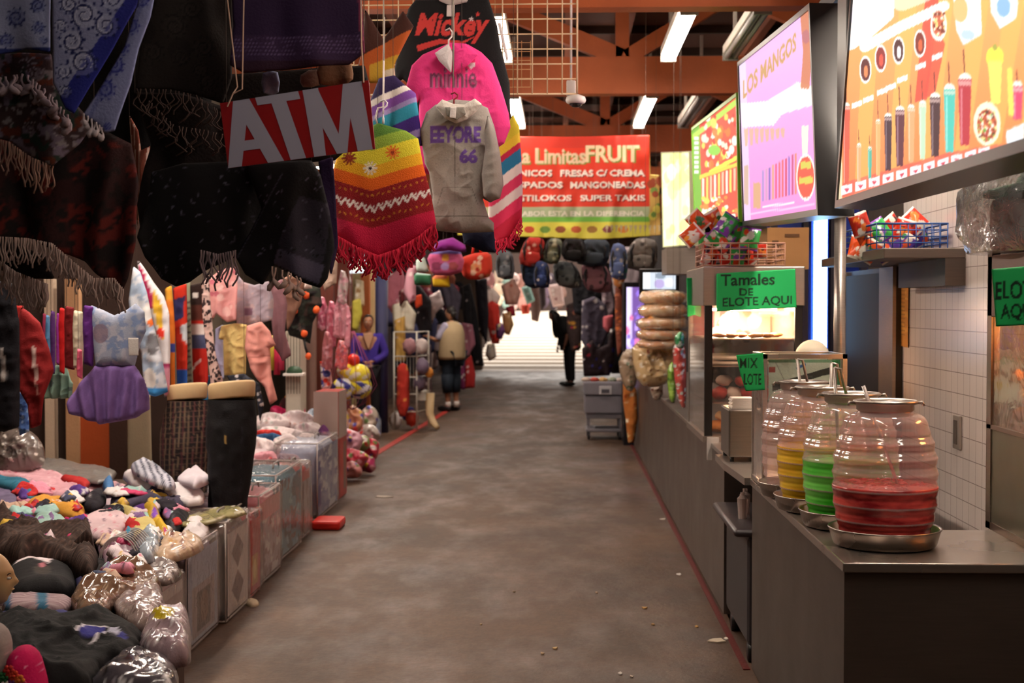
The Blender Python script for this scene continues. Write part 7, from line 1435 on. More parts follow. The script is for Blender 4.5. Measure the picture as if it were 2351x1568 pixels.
# long haired woman bending by the backpacks
q = at(1308, 886, 29.6); yw = PI / 2 + .35
t, J, sk, W_, hc_, s, HR, k = person((q.x, 29.6, 0), yw, 1.72, 'woman in black with long loose hair leaning forward at the far doorway', dict(wst=(0, .03, 1.06), chs=(0, .14, 1.24), nck=(0, .26, 1.37), hd0=(0, .3, 1.4), head=(0, .37, 1.46), nod=-.5, shL=(-.17, .16, 1.33), shR=(.17, .16, 1.33), elL=(-.24, .14, 1.04), elR=(.24, .12, 1.04), wrL=(-.22, .2, .82), wrR=(.22, .18, .82)), '#6a4436')
hair_cap(t, hc_, s, HR, '#0f0b0b', extra=[(((-.6, .0, .4), (-.85, .1, -.6), (-.9, .3, -1.8), (-.8, .5, -3.0)), (.4, .5, .45, .15)), (((.6, .0, .4), (.85, .1, -.6), (.9, .3, -1.8), (.8, .5, -2.8)), (.4, .5, .45, .15)), (((0, -.6, .3), (0, -.9, -.6), (0, -.8, -2.0)), (.7, .75, .4))])
V, Fs = sk(['wst', 'chs', 'shL', 'elL', 'shR', 'elR', 'pel'], [('pel', 'wst'), ('wst', 'chs'), ('chs', 'shL'), ('shL', 'elL'), ('chs', 'shR'), ('shR', 'elR')], .1); mesh_obj('black_coat', V, Fs, plain('#0f0d10', .8), t, True)
V, Fs = sk(['pel', 'hpL', 'knL', 'anL', 'hpR', 'knR', 'anR'], [('pel', 'hpL'), ('hpL', 'knL'), ('knL', 'anL'), ('pel', 'hpR'), ('hpR', 'knR'), ('knR', 'anR')], .03); mesh_obj('trousers', V, Fs, plain('#121015', .8), t, True); shoes(t, J, W_, k, '#100e10', yw)
# stall worker bending in a pale cap behind the glass case
q = at(1886, 770, 8.1)
t, J, sk, W_, hc_, s, HR, k = person((q.x + .16, 7.98, 0), PI / 2 - .2, 1.55, 'stall worker in a pale cap bending behind the glass case', dict(chs=(0, .1, 1.22), nck=(0, .2, 1.32), hd0=(0, .22, 1.34), head=(0, .25, 1.47), nod=-.45, shL=(-.15, .12, 1.28), shR=(.15, .12, 1.28), elL=(-.2, .2, 1.05), elR=(.2, .2, 1.05), wrL=(-.14, .36, 1.0), wrR=(.14, .36, 1.0)), '#8f6650')
b = MB().blob(hc_ + Vector((0, 0, .05)), (.098, .1, .1), 2, .02, 2, 4); b.v = [(x, y, max(z, hc_.z + .0)) for x, y, z in b.v]; b.build('cap', plain('#cfc0a8', .8), t, True)
b = MB().lathe((hc_.x, hc_.y, hc_.z + .0), [(.1, 0), (.103, .004), (.103, .022), (.1, .026)], 32); b.build('cap_band', plain('#1c1a1c', .6), t, True)
V, Fs = sk(['wst', 'chs', 'shL', 'elL', 'shR', 'elR', 'pel'], [('pel', 'wst'), ('wst', 'chs'), ('chs', 'shL'), ('shL', 'elL'), ('chs', 'shR'), ('shR', 'elR')], .03); mesh_obj('shirt', V, Fs, plain('#26242a', .8), t, True)
V, Fs = sk(['pel', 'hpL', 'knL', 'anL', 'hpR', 'knR', 'anR'], [('pel', 'hpL'), ('hpL', 'knL'), ('knL', 'anL'), ('pel', 'hpR'), ('hpR', 'knR'), ('knR', 'anR')], .02); mesh_obj('trousers', V, Fs, plain('#1b1b20', .8), t, True); shoes(t, J, W_, k, '#141414', PI / 2 - .2)

# ================================================================== goods further down the aisle, left side
def hng(name, px, Y, col, label, cat, **k): return line_up(cloth(name, px, Y, col=col, label=label, cat=cat, **{**dict(thick=.08, fold=.02, ff=6, wr=.02, rim=.08, step=.02), **k}), 4.58 if Y < 36 else 5)
tag(quad_board('lit_poster', [at(790, 586, 18.9), at(840, 584, 18.9), at(842, 626, 18.9), at(792, 628, 18.9)], Pic(0, 0, 50, 42, '#dfeaf0').ell(28, 22, 14, 16, '#f0ecc0').ell(14, 14, 8, 8, '#f8f8f4'), vcol(.4, emit=1.0), None, 20, 16), 'pale lit poster above the woman in violet', 'poster')
line_up(COL.objects['lit_poster'])
hng('yellow_bag', [(808, 690), (828, 685), (832, 720), (820, 760), (806, 755)], 19.0, '#d8cc58', 'yellow bag hanging behind the head of the woman in violet', 'bag')
hng('white_trinkets', [(815, 640), (835, 645), (838, 700), (822, 715), (812, 690)], 19.2, Pic(805, 630, 845, 720, '#d0bc9c').spots(14, ['#f0e8e0', '#a07850'], 2, 5, None, 2), 'cream hanging ornaments on the khaki post', 'ornament')
hng('white_dress', [(770, 615), (800, 610), (806, 650), (790, 660), (775, 650)], 17, '#d8ccc8', 'small white dress hanging by the reddish post', 'dress')
for k, (px, Y, c_, l_, ct) in enumerate((
    ([(890, 640), (920, 610), (935, 650), (930, 700), (900, 720), (888, 700)], 19.5, '#b06878', 'dusty pink blouse hanging beside the navy roll', 'blouse'),
    ([(900, 700), (935, 690), (955, 720), (950, 760), (905, 765)], 19.2, '#d8d0bc', 'cream quilted garment above the white rack', 'garment'),
    ([(905, 735), (930, 725), (932, 830), (908, 830)], 19.0, '#c09850', 'tan and gold box standing on the white rack', 'box'),
    ([(915, 670), (928, 660), (930, 690), (918, 705)], 19.1, '#5a1c20', 'dark red ornament above the rack', 'ornament'),
    ([(940, 660), (960, 650), (990, 690), (992, 760), (965, 770), (950, 720)], 20.0, '#1e1a20', 'black garment hanging over the rack', 'garment'),
    ([(950, 680), (968, 675), (970, 700), (955, 710)], 19.6, '#d84a28', 'orange red trinket on the black garment', 'trinket'),
    ([(985, 680), (1010, 665), (1020, 700), (1000, 720), (990, 750)], 20.5, '#b8a8a8', 'pale grey top near the shopper in the vest', 'top'),
    ([(1010, 655), (1040, 650), (1060, 680), (1050, 740), (1020, 700)], 23.5, '#3a3440', 'charcoal top beyond the shopper', 'top'),
    ([(1055, 660), (1080, 650), (1095, 720), (1105, 800), (1112, 840), (1090, 840), (1070, 780)], 25, '#17151a', 'long black coat hanging past the shopper', 'coat'),
    ([(1090, 640), (1118, 640), (1122, 720), (1118, 790), (1100, 760)], 26, '#221e26', 'second black coat at the stall corner', 'coat'),
    ([(1060, 740), (1085, 745), (1092, 790), (1075, 820), (1058, 800)], 24.5, '#a86a7c', 'pink grey hat and top stack beside the shopper', 'top'),
    ([(1066, 830), (1082, 815), (1092, 860), (1090, 890), (1066, 892)], 24, '#b02c2c', 'red bag standing behind the shopper', 'bag'),
    ([(1055, 830), (1068, 825), (1068, 895), (1055, 893)], 23.8, '#7a2a5a', 'plum bag beside the red one behind the shopper', 'bag'),
    ([(960, 800), (990, 790), (992, 900), (965, 905)], 20.2, '#57464c', 'plum grey clothing hanging inside the white rack', 'garment'))):
    hng('hanging_goods' if ct == 'garment' else ct.replace(' ', '_'), px, Y, pat(px, c_, 16, ('#d8c8c8', c_), 1.5, 3.5, k), l_, ct)
# white wire rack
t = thing('wire_rack', at(945, 958, 18.9), 'white wire rack of toys beside the navy glitter roll', 'rack'); Yr = 18.9; b = MB()
xa, xb_, xc = at(905, 960, Yr).x, at(957, 960, Yr).x, at(990, 960, 19.8).x
zt = at(905, 762, Yr).z
for (x, y) in ((xa, Yr), (xb_, Yr), (xc, Yr + .5)): b.tube([(x, y, 0.02), (x, y, zt)], .012, 8)
for py in (762, 818, 866, 905, 945):
    z = at(905, py, Yr).z; b.tube([(xa, Yr, z), (xb_, Yr, z), (xc, Yr + .5, z)], .01, 6)
for k in range(7): x = xa + (xb_ - xa) * k / 7; b.tube([(x, Yr, at(905, 818, Yr).z), (x, Yr, zt * .4)], .003, 5)
b.build('frame', plain('#d8d4c8', .4), t, True)
MB().box(xb_, xc, Yr + .1, Yr + .5, at(0, 918, Yr).z, at(0, 898, Yr).z).build('shelf_bin', plain('#c8c4b8', .5), t)
hng('toy_skateboard', [(912, 842), (922, 832), (934, 836), (940, 860), (940, 930), (932, 955), (918, 958), (910, 930)], 18.7, pat([(905, 830), (942, 960)], '#b83428', 20, ('#e06a3a', '#8a2420', '#e89a50'), 3, 8, 4), 'red and orange skateboard shaped toy on the wire rack', 'toy')
for k, (x, y, c_, l_) in enumerate(((940, 795, '#a87a80', 'pink floral bag on the rack top shelf'), (968, 795, '#c8b8b4', 'whitish floral bag on the rack top shelf'), (970, 840, '#7a6a80', 'mauve bag hanging on the rack side'), (985, 855, '#d88a3a', 'orange ball toy on the rack'), (962, 880, '#5a4a5a', 'dark plum bag low on the rack'), (945, 960, '#b83a28', 'red flowery toy at the rack foot'), (938, 950, '#2c2c80', 'blue toy at the rack foot'), (908, 965, '#d8ccc8', 'white bag at the rack foot'))):
    q = at(x, y, 18.75 + .05 * k); r = .09 if k != 3 else .06; z = max(q.z, r)
    tag(MB().blob((q.x, q.y, z), (r, r * .8, r * 1.2), k, .25, 3, 3).build('bagged_toy', plain(c_, .5, bump=.5), None, True), l_, 'toy')
tag(MB().tube([(at(985, 900, 19).x, 19.1, .5), (at(985, 900, 19).x, 19.1, .22), (at(990, 950, 19).x + .02, 19.05, .1), (at(1000, 960, 19).x + .03, 18.9, .045)], [.07, .055, .05, .035], 14).build('mannequin_limb', plain('#d8bc90', .4), None, True), 'cream mannequin leg and foot below the white rack', 'mannequin foot')
tag(MB().open_lathe((at(866, 980, 18.2).x, 18.2, 0), [(.05, .0), (.055, .02), (.055, .2), (.02, .27), (.018, .3)], 18).build('water_bottle', clear('#b8c8e0', .4, .1), None, True), 'clear water bottle on the floor near the navy roll', 'bottle')
# lunch bags above
def lunch(px, Y, c, p_, label):
    t = thing('backpack', at(sum(q[0] for q in px) / len(px), max(q[1] for q in px), Y), label, 'backpack')
    cloth('bag_body', px, Y, col=p_, thick=.22, rim=.07, fold=0, wr=.01, parent=t, rnd=2, step=.012)
    x = sum(q[0] for q in px) / len(px); y = min(q[1] for q in px); MB().tube([at(x - 10, y + 4, Y), at(x - 7, y - 12, Y), at(x + 7, y - 12, Y), at(x + 10, y + 4, Y)], .012, 8).build('carry_handle', plain(c, .6), t, True)
    p0 = at(x, y - 10, Y); MB().tube([p0, Vector((p0.x, p0.y, 4.58))], .0015, 4).build('hanging_line', plain('#5a5048', .7), t)
    return t
lunch([(986, 582), (1056, 574), (1060, 625), (1000, 632), (986, 610)], 12.5, '#5a3a80', Pic(975, 560, 1070, 645, '#c85a88').rect(975, 560, 1070, 584, '#6a5aa0').ell(1025, 592, 9, 9, '#e0a040').ell(1005, 612, 13, 10, '#8a3a5a').ell(1042, 612, 12, 10, '#a04a50').ell(1024, 612, 9, 9, '#a88ac0'), 'pink printed child backpack hanging below the grey hoodie')
lunch([(1062, 590), (1118, 578), (1130, 600), (1124, 635), (1075, 642), (1058, 620)], 12.7, '#c83020', Pic(1050, 565, 1140, 655, '#d03a28').ell(1095, 615, 12, 13, '#e0a070').spots(12, ['#e88a60', '#a82018', '#f0c8b0'], 3, 7, (1060, 590, 1125, 640), 3), 'red printed child backpack beside the pink one')
hng('purple_bag', [(1010, 552), (1040, 545), (1068, 562), (1072, 580), (1030, 575), (990, 580), (995, 565)], 12.3, pat([(990, 545), (1072, 580)], '#8a2a88', 3, ('#5a4a90', '#b83a98'), 6, 14, 2), 'purple and magenta bag on top of the pink backpack', 'bag', thick=.2)
hng('green_box', [(950, 625), (990, 630), (990, 655), (952, 655)], 13, Pic(945, 600, 995, 660, '#2f6a4a').rect(945, 600, 995, 632, '#b8d0c8'), 'green plastic box hanging left of the pink backpack', 'box')
hng('white_figures', [(955, 595), (975, 590), (985, 625), (955, 625)], 12.9, '#b8c4bc', 'pale toy figures above the green box', 'toy')
hng('yellow_pouch', [(992, 632), (1030, 630), (1034, 660), (994, 658)], 12.6, Pic(985, 620, 1040, 665, '#d8b020').rect(985, 620, 1030, 640, '#e0805a'), 'yellow pouch hanging below the pink backpack', 'pouch')
hng('toy_cards', [(935, 620), (955, 600), (955, 690), (940, 700), (925, 670)], 14.5, pat([(925, 600), (955, 700)], '#c08a98', 14, ('#e8d8d8', '#8a3a50'), 2, 5, 3), 'pinkish toy cards hanging left of the green box', 'toy card')
# ================================================================== backpacks and jackets hung under the banner
bk = [((1138, 575, 1180, 640), '#5a6068', ['#8a8a90', '#3a3a44'], 'grey blue backpack first beside the red lunch bag'), ((1196, 545, 1250, 610), '#b0302c', ['#e8c8c0', '#d84a40'], 'red and white bag high under the banner'), ((1196, 590, 1235, 660), '#2a3a58', ['#3a5078', '#1a2438'], 'navy backpack below the red and white one'), ((1225, 600, 1262, 660), '#22305a', ['#3a4a80', '#c0b0a8'], 'dark blue crossed strap backpack'),
 ((1248, 548, 1290, 605), '#6a7060', ['#a8a890', '#2a2c28'], 'olive grey backpack under the banner'), ((1270, 600, 1330, 660), '#55585a', ['#b0b0a8', '#2c3034'], 'grey patterned backpack lying slanted'), ((1290, 545, 1345, 600), '#17161a', ['#2a2830'], 'black backpack behind the plaid one'), ((1325, 548, 1400, 610), '#38424e', ['#6a7884', '#22262c'], 'slate backpack in the middle of the row'),
 ((1335, 600, 1400, 670), '#7a5058', ['#c8b8b4', '#3a2a30'], 'plaid reddish backpack under the slate one'), ((1400, 560, 1440, 640), '#5a6a98', ['#e8e0d8', '#7a50a8', '#3a8a80'], 'blue and white triangular bag'), ((1440, 548, 1510, 620), '#77726e', ['#a8a09a', '#4a4644'], 'camouflage grey backpack beside the steel box')]
for k, ((x0, y0, x1, y1), c_, cs, l_) in enumerate(bk):
    Y = 15.6 + .15 * (k % 3); w, h = x1 - x0, y1 - y0; sk_ = 8 * math.sin(k * 2.1); px = [(x0 + w * .2 + sk_, y0), (x1 - w * .2 + sk_, y0 + 3), (x1, y0 + h * .4), (x1 - w * .05 - sk_, y1), (x0 + w * .1 - sk_, y1 - 4), (x0, y0 + h * .45)]
    t = thing('backpack', at((x0 + x1) / 2, y1, Y), l_, 'backpack')
    cloth('bag_body', px, Y, col=pat(px, c_, 30, cs, 2, 6, k), thick=.2, rim=.12, fold=0, wr=.02, parent=t, rnd=2, step=.014)
    cx = (x0 + x1) / 2; cloth('front_pocket', [(cx - w * .3, y0 + h * .55), (cx + w * .3, y0 + h * .55), (cx + w * .26, y0 + h * .9), (cx - w * .26, y0 + h * .9)], Y - .12, col=pat(px, c_, 14, cs, 2, 5, k + 9), thick=.06, rim=.05, fold=0, parent=t, rnd=2)
    b = MB()
    for d_ in (-1, 1): b.tube([at(cx + d_ * w * .2, y0 + 3, Y), at(cx + d_ * w * .38, y0 + h * .4, Y - .12), at(cx + d_ * w * .3, y0 + h * .8, Y - .12)], .014, 6)
    b.tube([at(cx, y0 + 3, Y), at(cx, 540, Y + .1), at(cx, 520, Y + .1)], .006, 5)
    b.build('strap', plain('#1c1a1e', .7), t, True)
    MB().tube([at(cx, 522, Y + .1), Vector((at(cx, 522, Y + .1).x, at(cx, 522, Y + .1).y, 4.58))], .0015, 4).build('hanging_line', plain('#5a5048', .7), t)
rail((-1.0, 15.85, 2.62), (1.3, 15.85, 2.62), 'rail under the banner carrying the backpacks', .015)
# jackets at the far corner of the food side
for k, (px, Y, c_, cs, l_, ct) in enumerate((
    ([(1312, 655), (1345, 640), (1372, 655), (1376, 700), (1350, 730), (1318, 720)], 22, '#15141a', ('#24222a',), 'black jacket hanging over the floral dress', 'jacket'),
    ([(1336, 690), (1365, 680), (1392, 700), (1398, 760), (1380, 800), (1352, 815), (1334, 780)], 21, '#4c4656', ('#a8a0a8', '#2c2834', '#c8c0c0'), 'grey floral dress hanging beside the leaning woman', 'dress'),
    ([(1378, 640), (1402, 650), (1412, 710), (1400, 740), (1384, 715)], 21.5, '#8a7880', ('#c8b8bc', '#5a4450'), 'mauve scarf hanging by the phone screen', 'scarf'),
    ([(1384, 726), (1408, 722), (1406, 750), (1396, 765), (1384, 752)], 20.6, '#d06a74', (), 'pink bib shaped cloth among the dark jackets', 'cloth'),
    ([(1336, 800), (1360, 780), (1372, 800), (1395, 790), (1402, 750), (1412, 760), (1410, 830), (1400, 862), (1340, 865)], 20.2, '#2a1c22', ('#8a1c2c', '#3a3aa0', '#e0d8d8'), 'black and dark red stroller with white toys', 'stroller'),
    ([(1300, 700), (1325, 690), (1336, 720), (1334, 800), (1312, 810), (1302, 760)], 24, '#3a2c2c', ('#a86a50', '#b02a4a', '#c8903a'), 'brown patterned clothing behind the leaning woman', 'clothing'),
    ([(1402, 620), (1432, 612), (1436, 640), (1424, 665), (1410, 655)], 19, '#d88a50', ('#c84a2a', '#e8d0b0', '#5a8a40'), 'orange snack strip near the pale yellow board', 'snack strip'),
    ([(1412, 660), (1430, 655), (1434, 720), (1430, 800), (1418, 820), (1412, 740)], 19.2, '#8a4a38', ('#c87a60', '#e07a40'), 'brown orange column of hanging snacks', 'snack strip'),
    ([(1430, 870), (1450, 866), (1462, 900), (1464, 960), (1456, 1015), (1442, 1018), (1436, 960), (1430, 920)], 15.9, '#c87838', ('#fbe8c8', '#a83c14', '#f4cc90'), 'long string of orange and white puffed snacks', 'snack string'))):
    hng(ct.replace(' ', '_'), px, Y, pat(px, c_, 40, cs or (c_,), 1.5, 5, k), l_, ct, wr=.03 if k < 6 else .05, thick=.12)
# far street beyond the doorway
for k, (px, Y, c_, cs, l_) in enumerate((
    ([(1113, 700), (1130, 690), (1146, 700), (1150, 760), (1146, 790), (1128, 788), (1120, 750)], 34, '#d83a30', ('#f0e8e0', '#e86a58'), 'red and white plush toy hanging at the far doorway'),
    ([(1108, 670), (1130, 660), (1150, 680), (1140, 705), (1118, 705)], 34.2, '#f0ddd4', ('#ffffff', '#e0a090'), 'white plush toy on top of the red one'),
    ([(1138, 745), (1152, 740), (1160, 760), (1152, 780), (1140, 775)], 33.5, '#7a4a80', ('#f0ece8', '#e8d8a0'), 'round white and violet plush toy'),
    ([(1152, 720), (1172, 715), (1180, 745), (1170, 770), (1156, 765)], 34.5, '#c89a68', ('#e8c8a0',), 'tan plush bear by the far doorway'),
    ([(1150, 655), (1180, 640), (1196, 670), (1188, 700), (1160, 700)], 35, '#e8b0a0', ('#f8e8e0', '#e07a60'), 'pink and white plush hanging above the bear'),
    ([(1160, 705), (1180, 700), (1184, 725), (1168, 728)], 34.8, '#a82a38', (), 'dark red small plush toy'),
    ([(1118, 790), (1136, 788), (1140, 820), (1124, 830), (1114, 815)], 33.8, '#e8d8c8', ('#ffffff',), 'cream plush toy lowest at the far doorway'),
    ([(1196, 660), (1216, 655), (1228, 690), (1210, 700)], 38, '#9ac0b4', ('#d8e8e0',), 'mint green top in the bright street'),
    ([(1216, 655), (1236, 655), (1244, 700), (1236, 740), (1220, 735)], 39, '#6a5048', ('#a88068',), 'brown figure shaped coat in the bright street'),
    ([(1236, 650), (1252, 655), (1254, 700), (1242, 715)], 38.5, '#3a2c2c', (), 'dark coat in the bright street'),
    ([(1196, 700), (1214, 698), (1216, 720), (1198, 722)], 38.2, '#e0503a', (), 'orange red garment low in the bright street'),
    ([(1256, 655), (1290, 650), (1296, 700), (1270, 705)], 40, '#c8a8a0', ('#e8d8d0', '#8a5a58'), 'rose beige clothing in the bright street'))):
    hng('plush_toy' if 'plush' in l_ else 'street_garment', px, Y, pat(px, c_, 10, cs or (c_,), 1.5, 4, k), l_, 'plush toy' if 'plush' in l_ else 'clothing', thick=.25, rim=.15, step=.03)
for k, (x0, x1, Y, c_, l_) in enumerate(((-8, -2.2, 44, '#4a3c38', 'pale stall front on the left of the bright street'), (1.9, 8, 43, '#463a36', 'pale stall front on the food side of the bright street'), (-9, 9, 60, '#4a3a34', 'pale building closing the far end of the street'))):
    o = MB().box(x0, x1, Y, Y + .3, 0, 5.5).build('wall_street', plain(c_, .8), None); o['kind'] = 'structure'
for k in range(30):
    x, y = 1125 + (k % 10) * 18 + 4 * math.sin(k * 3), 640 + (k // 10) * 26 + 5 * math.sin(k * 5); c_ = ['#8a5a58', '#c8a8a0', '#e8b0a0', '#6a5048', '#9ab8b0', '#c04a48', '#3a3036', '#d8c0a8', '#a87a70', '#5a4a58'][(k * 7) % 10]
    px = [(x + 12 * math.cos(t_) * (1 + .2 * math.sin(3 * t_ + k)), y + 17 * math.sin(t_)) for t_ in np.arange(0, 6.2, .6)]
    hng('street_garment', px, 43.5 + k * .5, pat(px, c_, 8, ('#e8d8d0', '#5a3a40', c_), 1.5, 4, k), ['rose brown', 'beige', 'peach', 'brown', 'mint grey', 'red', 'dark', 'sand', 'dusty', 'plum'][(k * 7) % 10] + ' clothing hung at the end of the bright street, %s row' % ['top', 'middle', 'bottom'][k // 10], 'clothing', thick=.12, rim=.15, step=.05)['group'] = 'clothing in the bright street'
# left side wall of shops past the woman
for k, (y0, y1, c_) in enumerate(((19.6, 24, '#4a342c'), (24.5, 30, '#3a2c30'), (30.5, 36, '#4a3a3a'))):
    o = MB().box(-3.2, -3.1, y0, y1, 0, 3.2).build('partition', plain(c_, .8, bump=.2)); o['kind'] = 'structure'
rf = random.Random(31)
for k in range(34):
    Y = rf.uniform(20, 35.5); X = -3.0 + rf.uniform(0, .5); z = rf.uniform(.5, 2.6); c_ = rf.choice(['#2a2630', '#8a3a4a', '#c8b0b0', '#3a3a58', '#a8604a', '#d8c8c0', '#5a2a40', '#1c1a20']); w, h = rf.uniform(.15, .28), rf.uniform(.25, .4)
    pp = [tuple(v) for v in proj([(X - w, Y, z + h * .6), (X - w * .4, Y, z + h), (X + w * .4, Y, z + h), (X + w, Y, z + h * .6), (X + w * .7, Y, z - h), (X - w * .7, Y, z - h)])]
    hng('shop_garment', pp, Y, pat(pp, c_, 8, (c_, '#c8b8b8'), 1, 3, k), ['creased', 'loose', 'short', 'long', 'narrow', 'printed', 'wide', 'plain', 'limp'][k % 9] + [' bright', ' faded', ' hooked', ' doubled'][k // 9] + ' garment hanging along the shops past the shopper in the vest', 'garment', step=.05)['group'] = 'garments along the far shops'
for k in range(26):
    Y = rf.uniform(18.5, 33); X = 1.1 + rf.uniform(-.3, .4); z = rf.uniform(.5, 2.3); c_ = rf.choice(['#1a181e', '#2a2630', '#5a3038', '#a89aa0', '#3a3a48', '#8a2a34', '#141216']); w, h = rf.uniform(.18, .3), rf.uniform(.25, .42)
    pp = [tuple(v) for v in proj([(X - w, Y, z + h * .6), (X - w * .4, Y, z + h), (X + w * .4, Y, z + h), (X + w, Y, z + h * .6), (X + w * .7, Y, z - h), (X - w * .7, Y, z - h)])]
    hng('shop_garment', pp, Y, pat(pp, c_, 8, (c_, '#8a8088'), 1, 3, k), ['creased', 'loose', 'short', 'long', 'narrow', 'wide', 'plain', 'limp', 'boxy'][k % 9] + [' hooded', ' sleeved', ' folded'][k // 9] + ' dark garment hanging beyond the drinks fridge', 'garment', step=.05)['group'] = 'dark garments past the food counters'
o = MB().box(1.75, 1.85, 18, 36.9, 0, 3.2).build('partition', plain('#2c2426', .8, bump=.2)); o['kind'] = 'structure'
# ================================================================== food side, further on
def wheel_snack(cx, cy, w, h, Y, label, k):
    c = at(cx, cy, Y); rx, rz = w / 2 * Y / 3200, h / 2 * Y / 3200; t = thing('puffed_wheel_bag', c, label, 'snack bag', 'bags of puffed wheat wheels')
    b = MB(); pts = [(c.x + (rx - rz) * math.cos(a_), c.y + (rx - rz) * .8 * math.sin(a_), c.z + .008 * math.sin(3 * a_ + k)) for a_ in np.linspace(0, 2 * PI, 33)]; b.tube(pts, rz * .85, 12, False)
    b.v = [(x + .02 * nz3(x * 22, y * 22, z * 22 + k), y, z + .016 * nz3(x * 19 + 5, y * 19, z * 19)) for x, y, z in b.v]
    V = np.array(b.v); f_ = np.clip(.5 + .9 * vn(V[:, 0] * 26 + V[:, 1] * 9, V[:, 2] * 34, k), 0, 1)[:, None]; b.build('wheel', vcol(.5, bump=.8, scale=60), t, True, cols=hx('#fbe0b4') * f_ + hx('#ea9440') * (1 - f_))
    MB().blob(c, (rx * 1.03, rx * .9, rz * 1.15), k, .06, 6, 4, .75).build('wrap', clear('#fff6ea', .16, .14, wr=.9, gl=.4, scale=18), t, True)
for k, (x, y, w, h) in enumerate(((1522, 683, 108, 30), (1522, 713, 112, 30), (1520, 742, 116, 28), (1518, 768, 114, 24), (1516, 790, 104, 20))): wheel_snack(x, y, w, h, 11.6, ['puffed snack wheel topmost of the stack', 'puffed snack wheel second from the top', 'puffed snack wheel in the middle of the stack', 'puffed snack wheel second from the bottom', 'puffed snack wheel at the bottom of the stack'][k], k)
def lumpbag(name, px, Y, base, cs, label, thick=.3): return line_up(cloth(name, px, Y, col=pat(px, base, 70, cs, 1.5, 4.5, len(label)), thick=thick, rim=.12, fold=0, wr=.03, wf=16, rnd=2, label=label, cat='snack bag', coat=.7, rough=.25, step=.01))
lumpbag('crisps_bag', [(1450, 800), (1480, 785), (1530, 790), (1560, 800), (1556, 850), (1530, 880), (1490, 890), (1462, 870)], 11.9, '#d8b888', ('#f0e0c0', '#b88a50', '#f8f0e0', '#8a4a3a'), 'clear bag of pale crisps under the snack wheels', .35)
lumpbag('crisps_bag', [(1420, 830), (1440, 800), (1462, 810), (1466, 860), (1450, 900), (1430, 880)], 14.5, '#a89078', ('#d8c8b0', '#e8e0d8', '#5a6a50'), 'crinkled clear bag beside the crisps, over the cooler', .3)
lumpbag('snack_pack', [(1494, 860), (1516, 850), (1522, 905), (1505, 920), (1494, 900)], 12.3, '#b09a88', ('#d8d0c8', '#6a3a30'), 'grey brown pack hanging over the counter end', .1)
lumpbag('snack_pack', [(1532, 850), (1548, 830), (1552, 900), (1548, 925), (1536, 915)], 11.0, '#7aa03a', ('#a8c860', '#4a7a2a'), 'narrow green pack against the crisps', .1)
lumpbag('snack_pack', [(1545, 800), (1560, 780), (1574, 800), (1576, 850), (1574, 935), (1560, 925), (1548, 870)], 10.4, '#c05048', ('#e8e0dc', '#d83a3a', '#c8d8d0'), 'red and clear pack beside the food warmer', .18)
lumpbag('snack_pack', [(1549, 772), (1562, 760), (1572, 772), (1568, 800), (1552, 796)], 10.2, '#3aa060', ('#e8f0e8', '#2a7a48'), 'small green and white pack on the red one', .1)
q = at(1485, 890, 14.7); tag(MB().open_lathe((q.x + .05, 14.7, .903), [(.06, 0), (.09, .02), (.11, .13), (.12, .15)], 28).build('clay_pot', plain('#b08a6a', .6), None, True), 'brown pot under the bag of crisps', 'pot')
for (x0, x1, y0, y1, Y, c_, e_, l_) in ((1468, 1560, 617, 664, 13.2, '#e6ecf4', 1.3, 'bright video screen above the snack wheels'),):
    t = thing('video_screen', at((x0 + x1) / 2, y1, Y), l_, 'screen'); a_, b_ = at(x0, y0, Y), at(x1, y1, Y)
    MB().box(a_.x, b_.x, Y + .01, Y + .06, b_.z - .06, a_.z, .006).build('casing', plain('#121012', .3), t)
    quad_board('picture', [(a_.x + .035, Y + .008, a_.z - .035), (b_.x - .035, Y + .008, a_.z - .035), (b_.x - .035, Y + .008, b_.z), (a_.x + .035, Y + .008, b_.z)], Pic(0, 0, 90, 50, '#cfd8e4').rect(0, 0, 20, 50, '#f8fcff').ell(45, 34, 14, 14, '#b8a8d8').ell(72, 30, 14, 14, '#e8e8f0').ell(48, 10, 14, 10, '#8a98a8'), vcol(.3, emit=e_ * .7), t, 40, 20)
    MB().box((a_.x + b_.x) / 2 - .02, (a_.x + b_.x) / 2 + .02, Y + .02, Y + .05, .9, b_.z).build('stand', plain('#1a181a', .4), t)
t = thing('drinks_fridge', (at(1450, 900, 17.2).x, 17.4, 0), 'dark drinks fridge glowing violet past the food counters', 'fridge'); a_ = at(1433, 648, 17.0); b_ = at(1468, 900, 17.0)
MB().box(a_.x, a_.x + .6, 17.0, 17.6, 0, a_.z).build('cabinet', plain('#151318', .4), t)
quad_board('lit_door', [(a_.x + .03, 16.99, a_.z - .06), (a_.x + .24, 16.99, a_.z - .06), (a_.x + .24, 16.99, .7), (a_.x + .03, 16.99, .7)], Pic(0, 0, 30, 120, '#6a4a90').rect(0, 0, 10, 120, '#d8c8f8').spots(30, ['#b090e0', '#e070a0', '#8a6ad0'], 2, 5, None, 3), vcol(.3, emit=1.2), t, 16, 50)
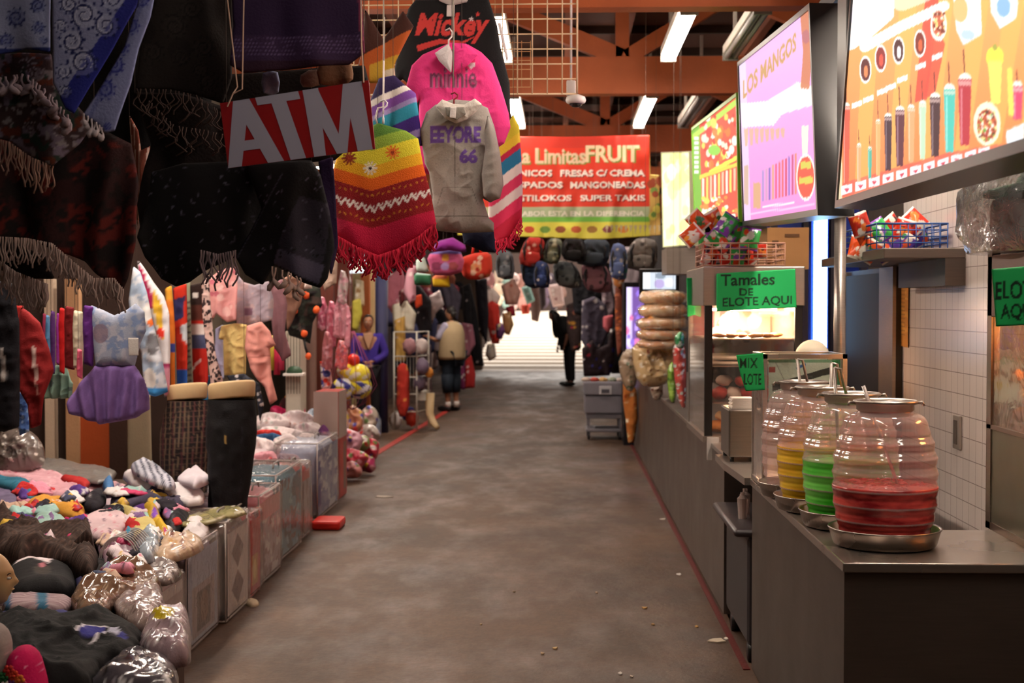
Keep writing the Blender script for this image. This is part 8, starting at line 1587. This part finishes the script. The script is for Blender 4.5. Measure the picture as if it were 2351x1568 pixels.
# grey crates on a trolley
t = thing('trolley', (at(1385, 1005, 17.6).x, 17.9, 0), 'grey plastic trolley under the cooler', 'trolley'); xa, xb_ = at(1342, 1000, 17.6).x, at(1432, 1000, 17.6).x
MB().box(xa + .02, xb_ - .02, 17.65, 18.2, .1, .14, .01).box(xa + .02, xb_ - .02, 17.65, 18.2, .27, .33, .01).build('deck', plain('#77737a', .6), t)
for x in (xa + .04, xb_ - .06):
    for y in (17.68, 18.15): MB().box(x, x + .03, y, y + .03, .1, .3).build('upright', plain('#77737a', .6), t); MB().tube([(x, y, .05), (x + .03, y, .05)], .045, 14).build('caster', plain('#2a2628', .5), t, True)
t = thing('cooler_box', ((xa + xb_) / 2, 17.9, .33), 'large grey cooler box on the trolley with a pale latch', 'cooler')
MB().box(xa, xb_, 17.62, 18.2, .335, .56, .02).build('lower_body', plain('#7f7b84', .55), t); MB().box(xa - .01, xb_ + .01, 17.6, 18.22, .57, .74, .02).build('lid', plain('#85818a', .55), t)
q = at(1390, 895, 17.6); MB().box(q.x - .08, q.x + .08, 17.575, 17.6, q.z - .06, q.z + .05, .008).build('latch', plain('#c8c4c8', .5), t); MB().box(q.x - .05, q.x + .05, 17.57, 17.577, q.z - .04, q.z + .01).build('latch_slot', plain('#55525a', .6), t)
for k in range(5): q = at(1345 + k * 20, 873, 17.8); tag(MB().blob((q.x, q.y, .76), (.06, .06, .03), k, .3, 3, 2).build('candy_pack', plain(['#d8c0b0', '#c84a38', '#e0b070', '#b8c0a8', '#e0d0c8'][k], .5), None, True), ['cream', 'red', 'golden', 'pale green', 'white'][k] + ' sweets pack lying on the cooler lid', 'sweets', 'sweets on the cooler')
# litter on the floor
for k, (x, y, c_, s_) in enumerate(((1522, 1193, '#c8beb4', .028), (1560, 1320, '#e0d8d0', .02), (1645, 1472, '#d8c8b0', .03), (1668, 1468, '#e0d4c4', .016), (1500, 1435, '#a8845a', .012), (1480, 1397, '#b89058', .016), (1275, 1490, '#c8a878', .014), (1370, 1362, '#b8a088', .01), (1425, 1548, '#d0c8c0', .014), (1245, 1502, '#b09878', .012), (1180, 1360, '#a89880', .009), (880, 1141, '#a09488', .05), (1450, 1555, '#c8b8a8', .01), (1600, 1440, '#c09a60', .012), (1105, 1435, '#a8957a', .008))):
    q = atz(x, y, .0); rr = random.Random(k); a_ = rr.uniform(0, 3); b = MB(); 
    pts = [(q.x + s_ * (1 if i % 2 else .6) * math.cos(i * .9 + a_) * (2.0 if k in (2, 11) else 1), q.y + s_ * 1.3 * math.sin(i * .9 + a_), .002) for i in range(7)]
    b.add(pts + [(x_, y_, .006 + .003 * (i % 2)) for i, (x_, y_, z_) in enumerate(pts)], [tuple(range(7))[::-1], tuple(range(7, 14))] + [(i, (i + 1) % 7, (i + 1) % 7 + 7, i + 7) for i in range(7)])
    tag(b.build('paper_scrap', plain(c_, .8), None), ['pale', 'white', 'curled', 'cream', 'tan', 'ochre', 'sandy', 'beige', 'bright', 'brown', 'dull', 'long grey', 'tiny', 'golden', 'faded'][k] + ' scrap of litter on the dark floor', 'litter', 'litter on the floor')
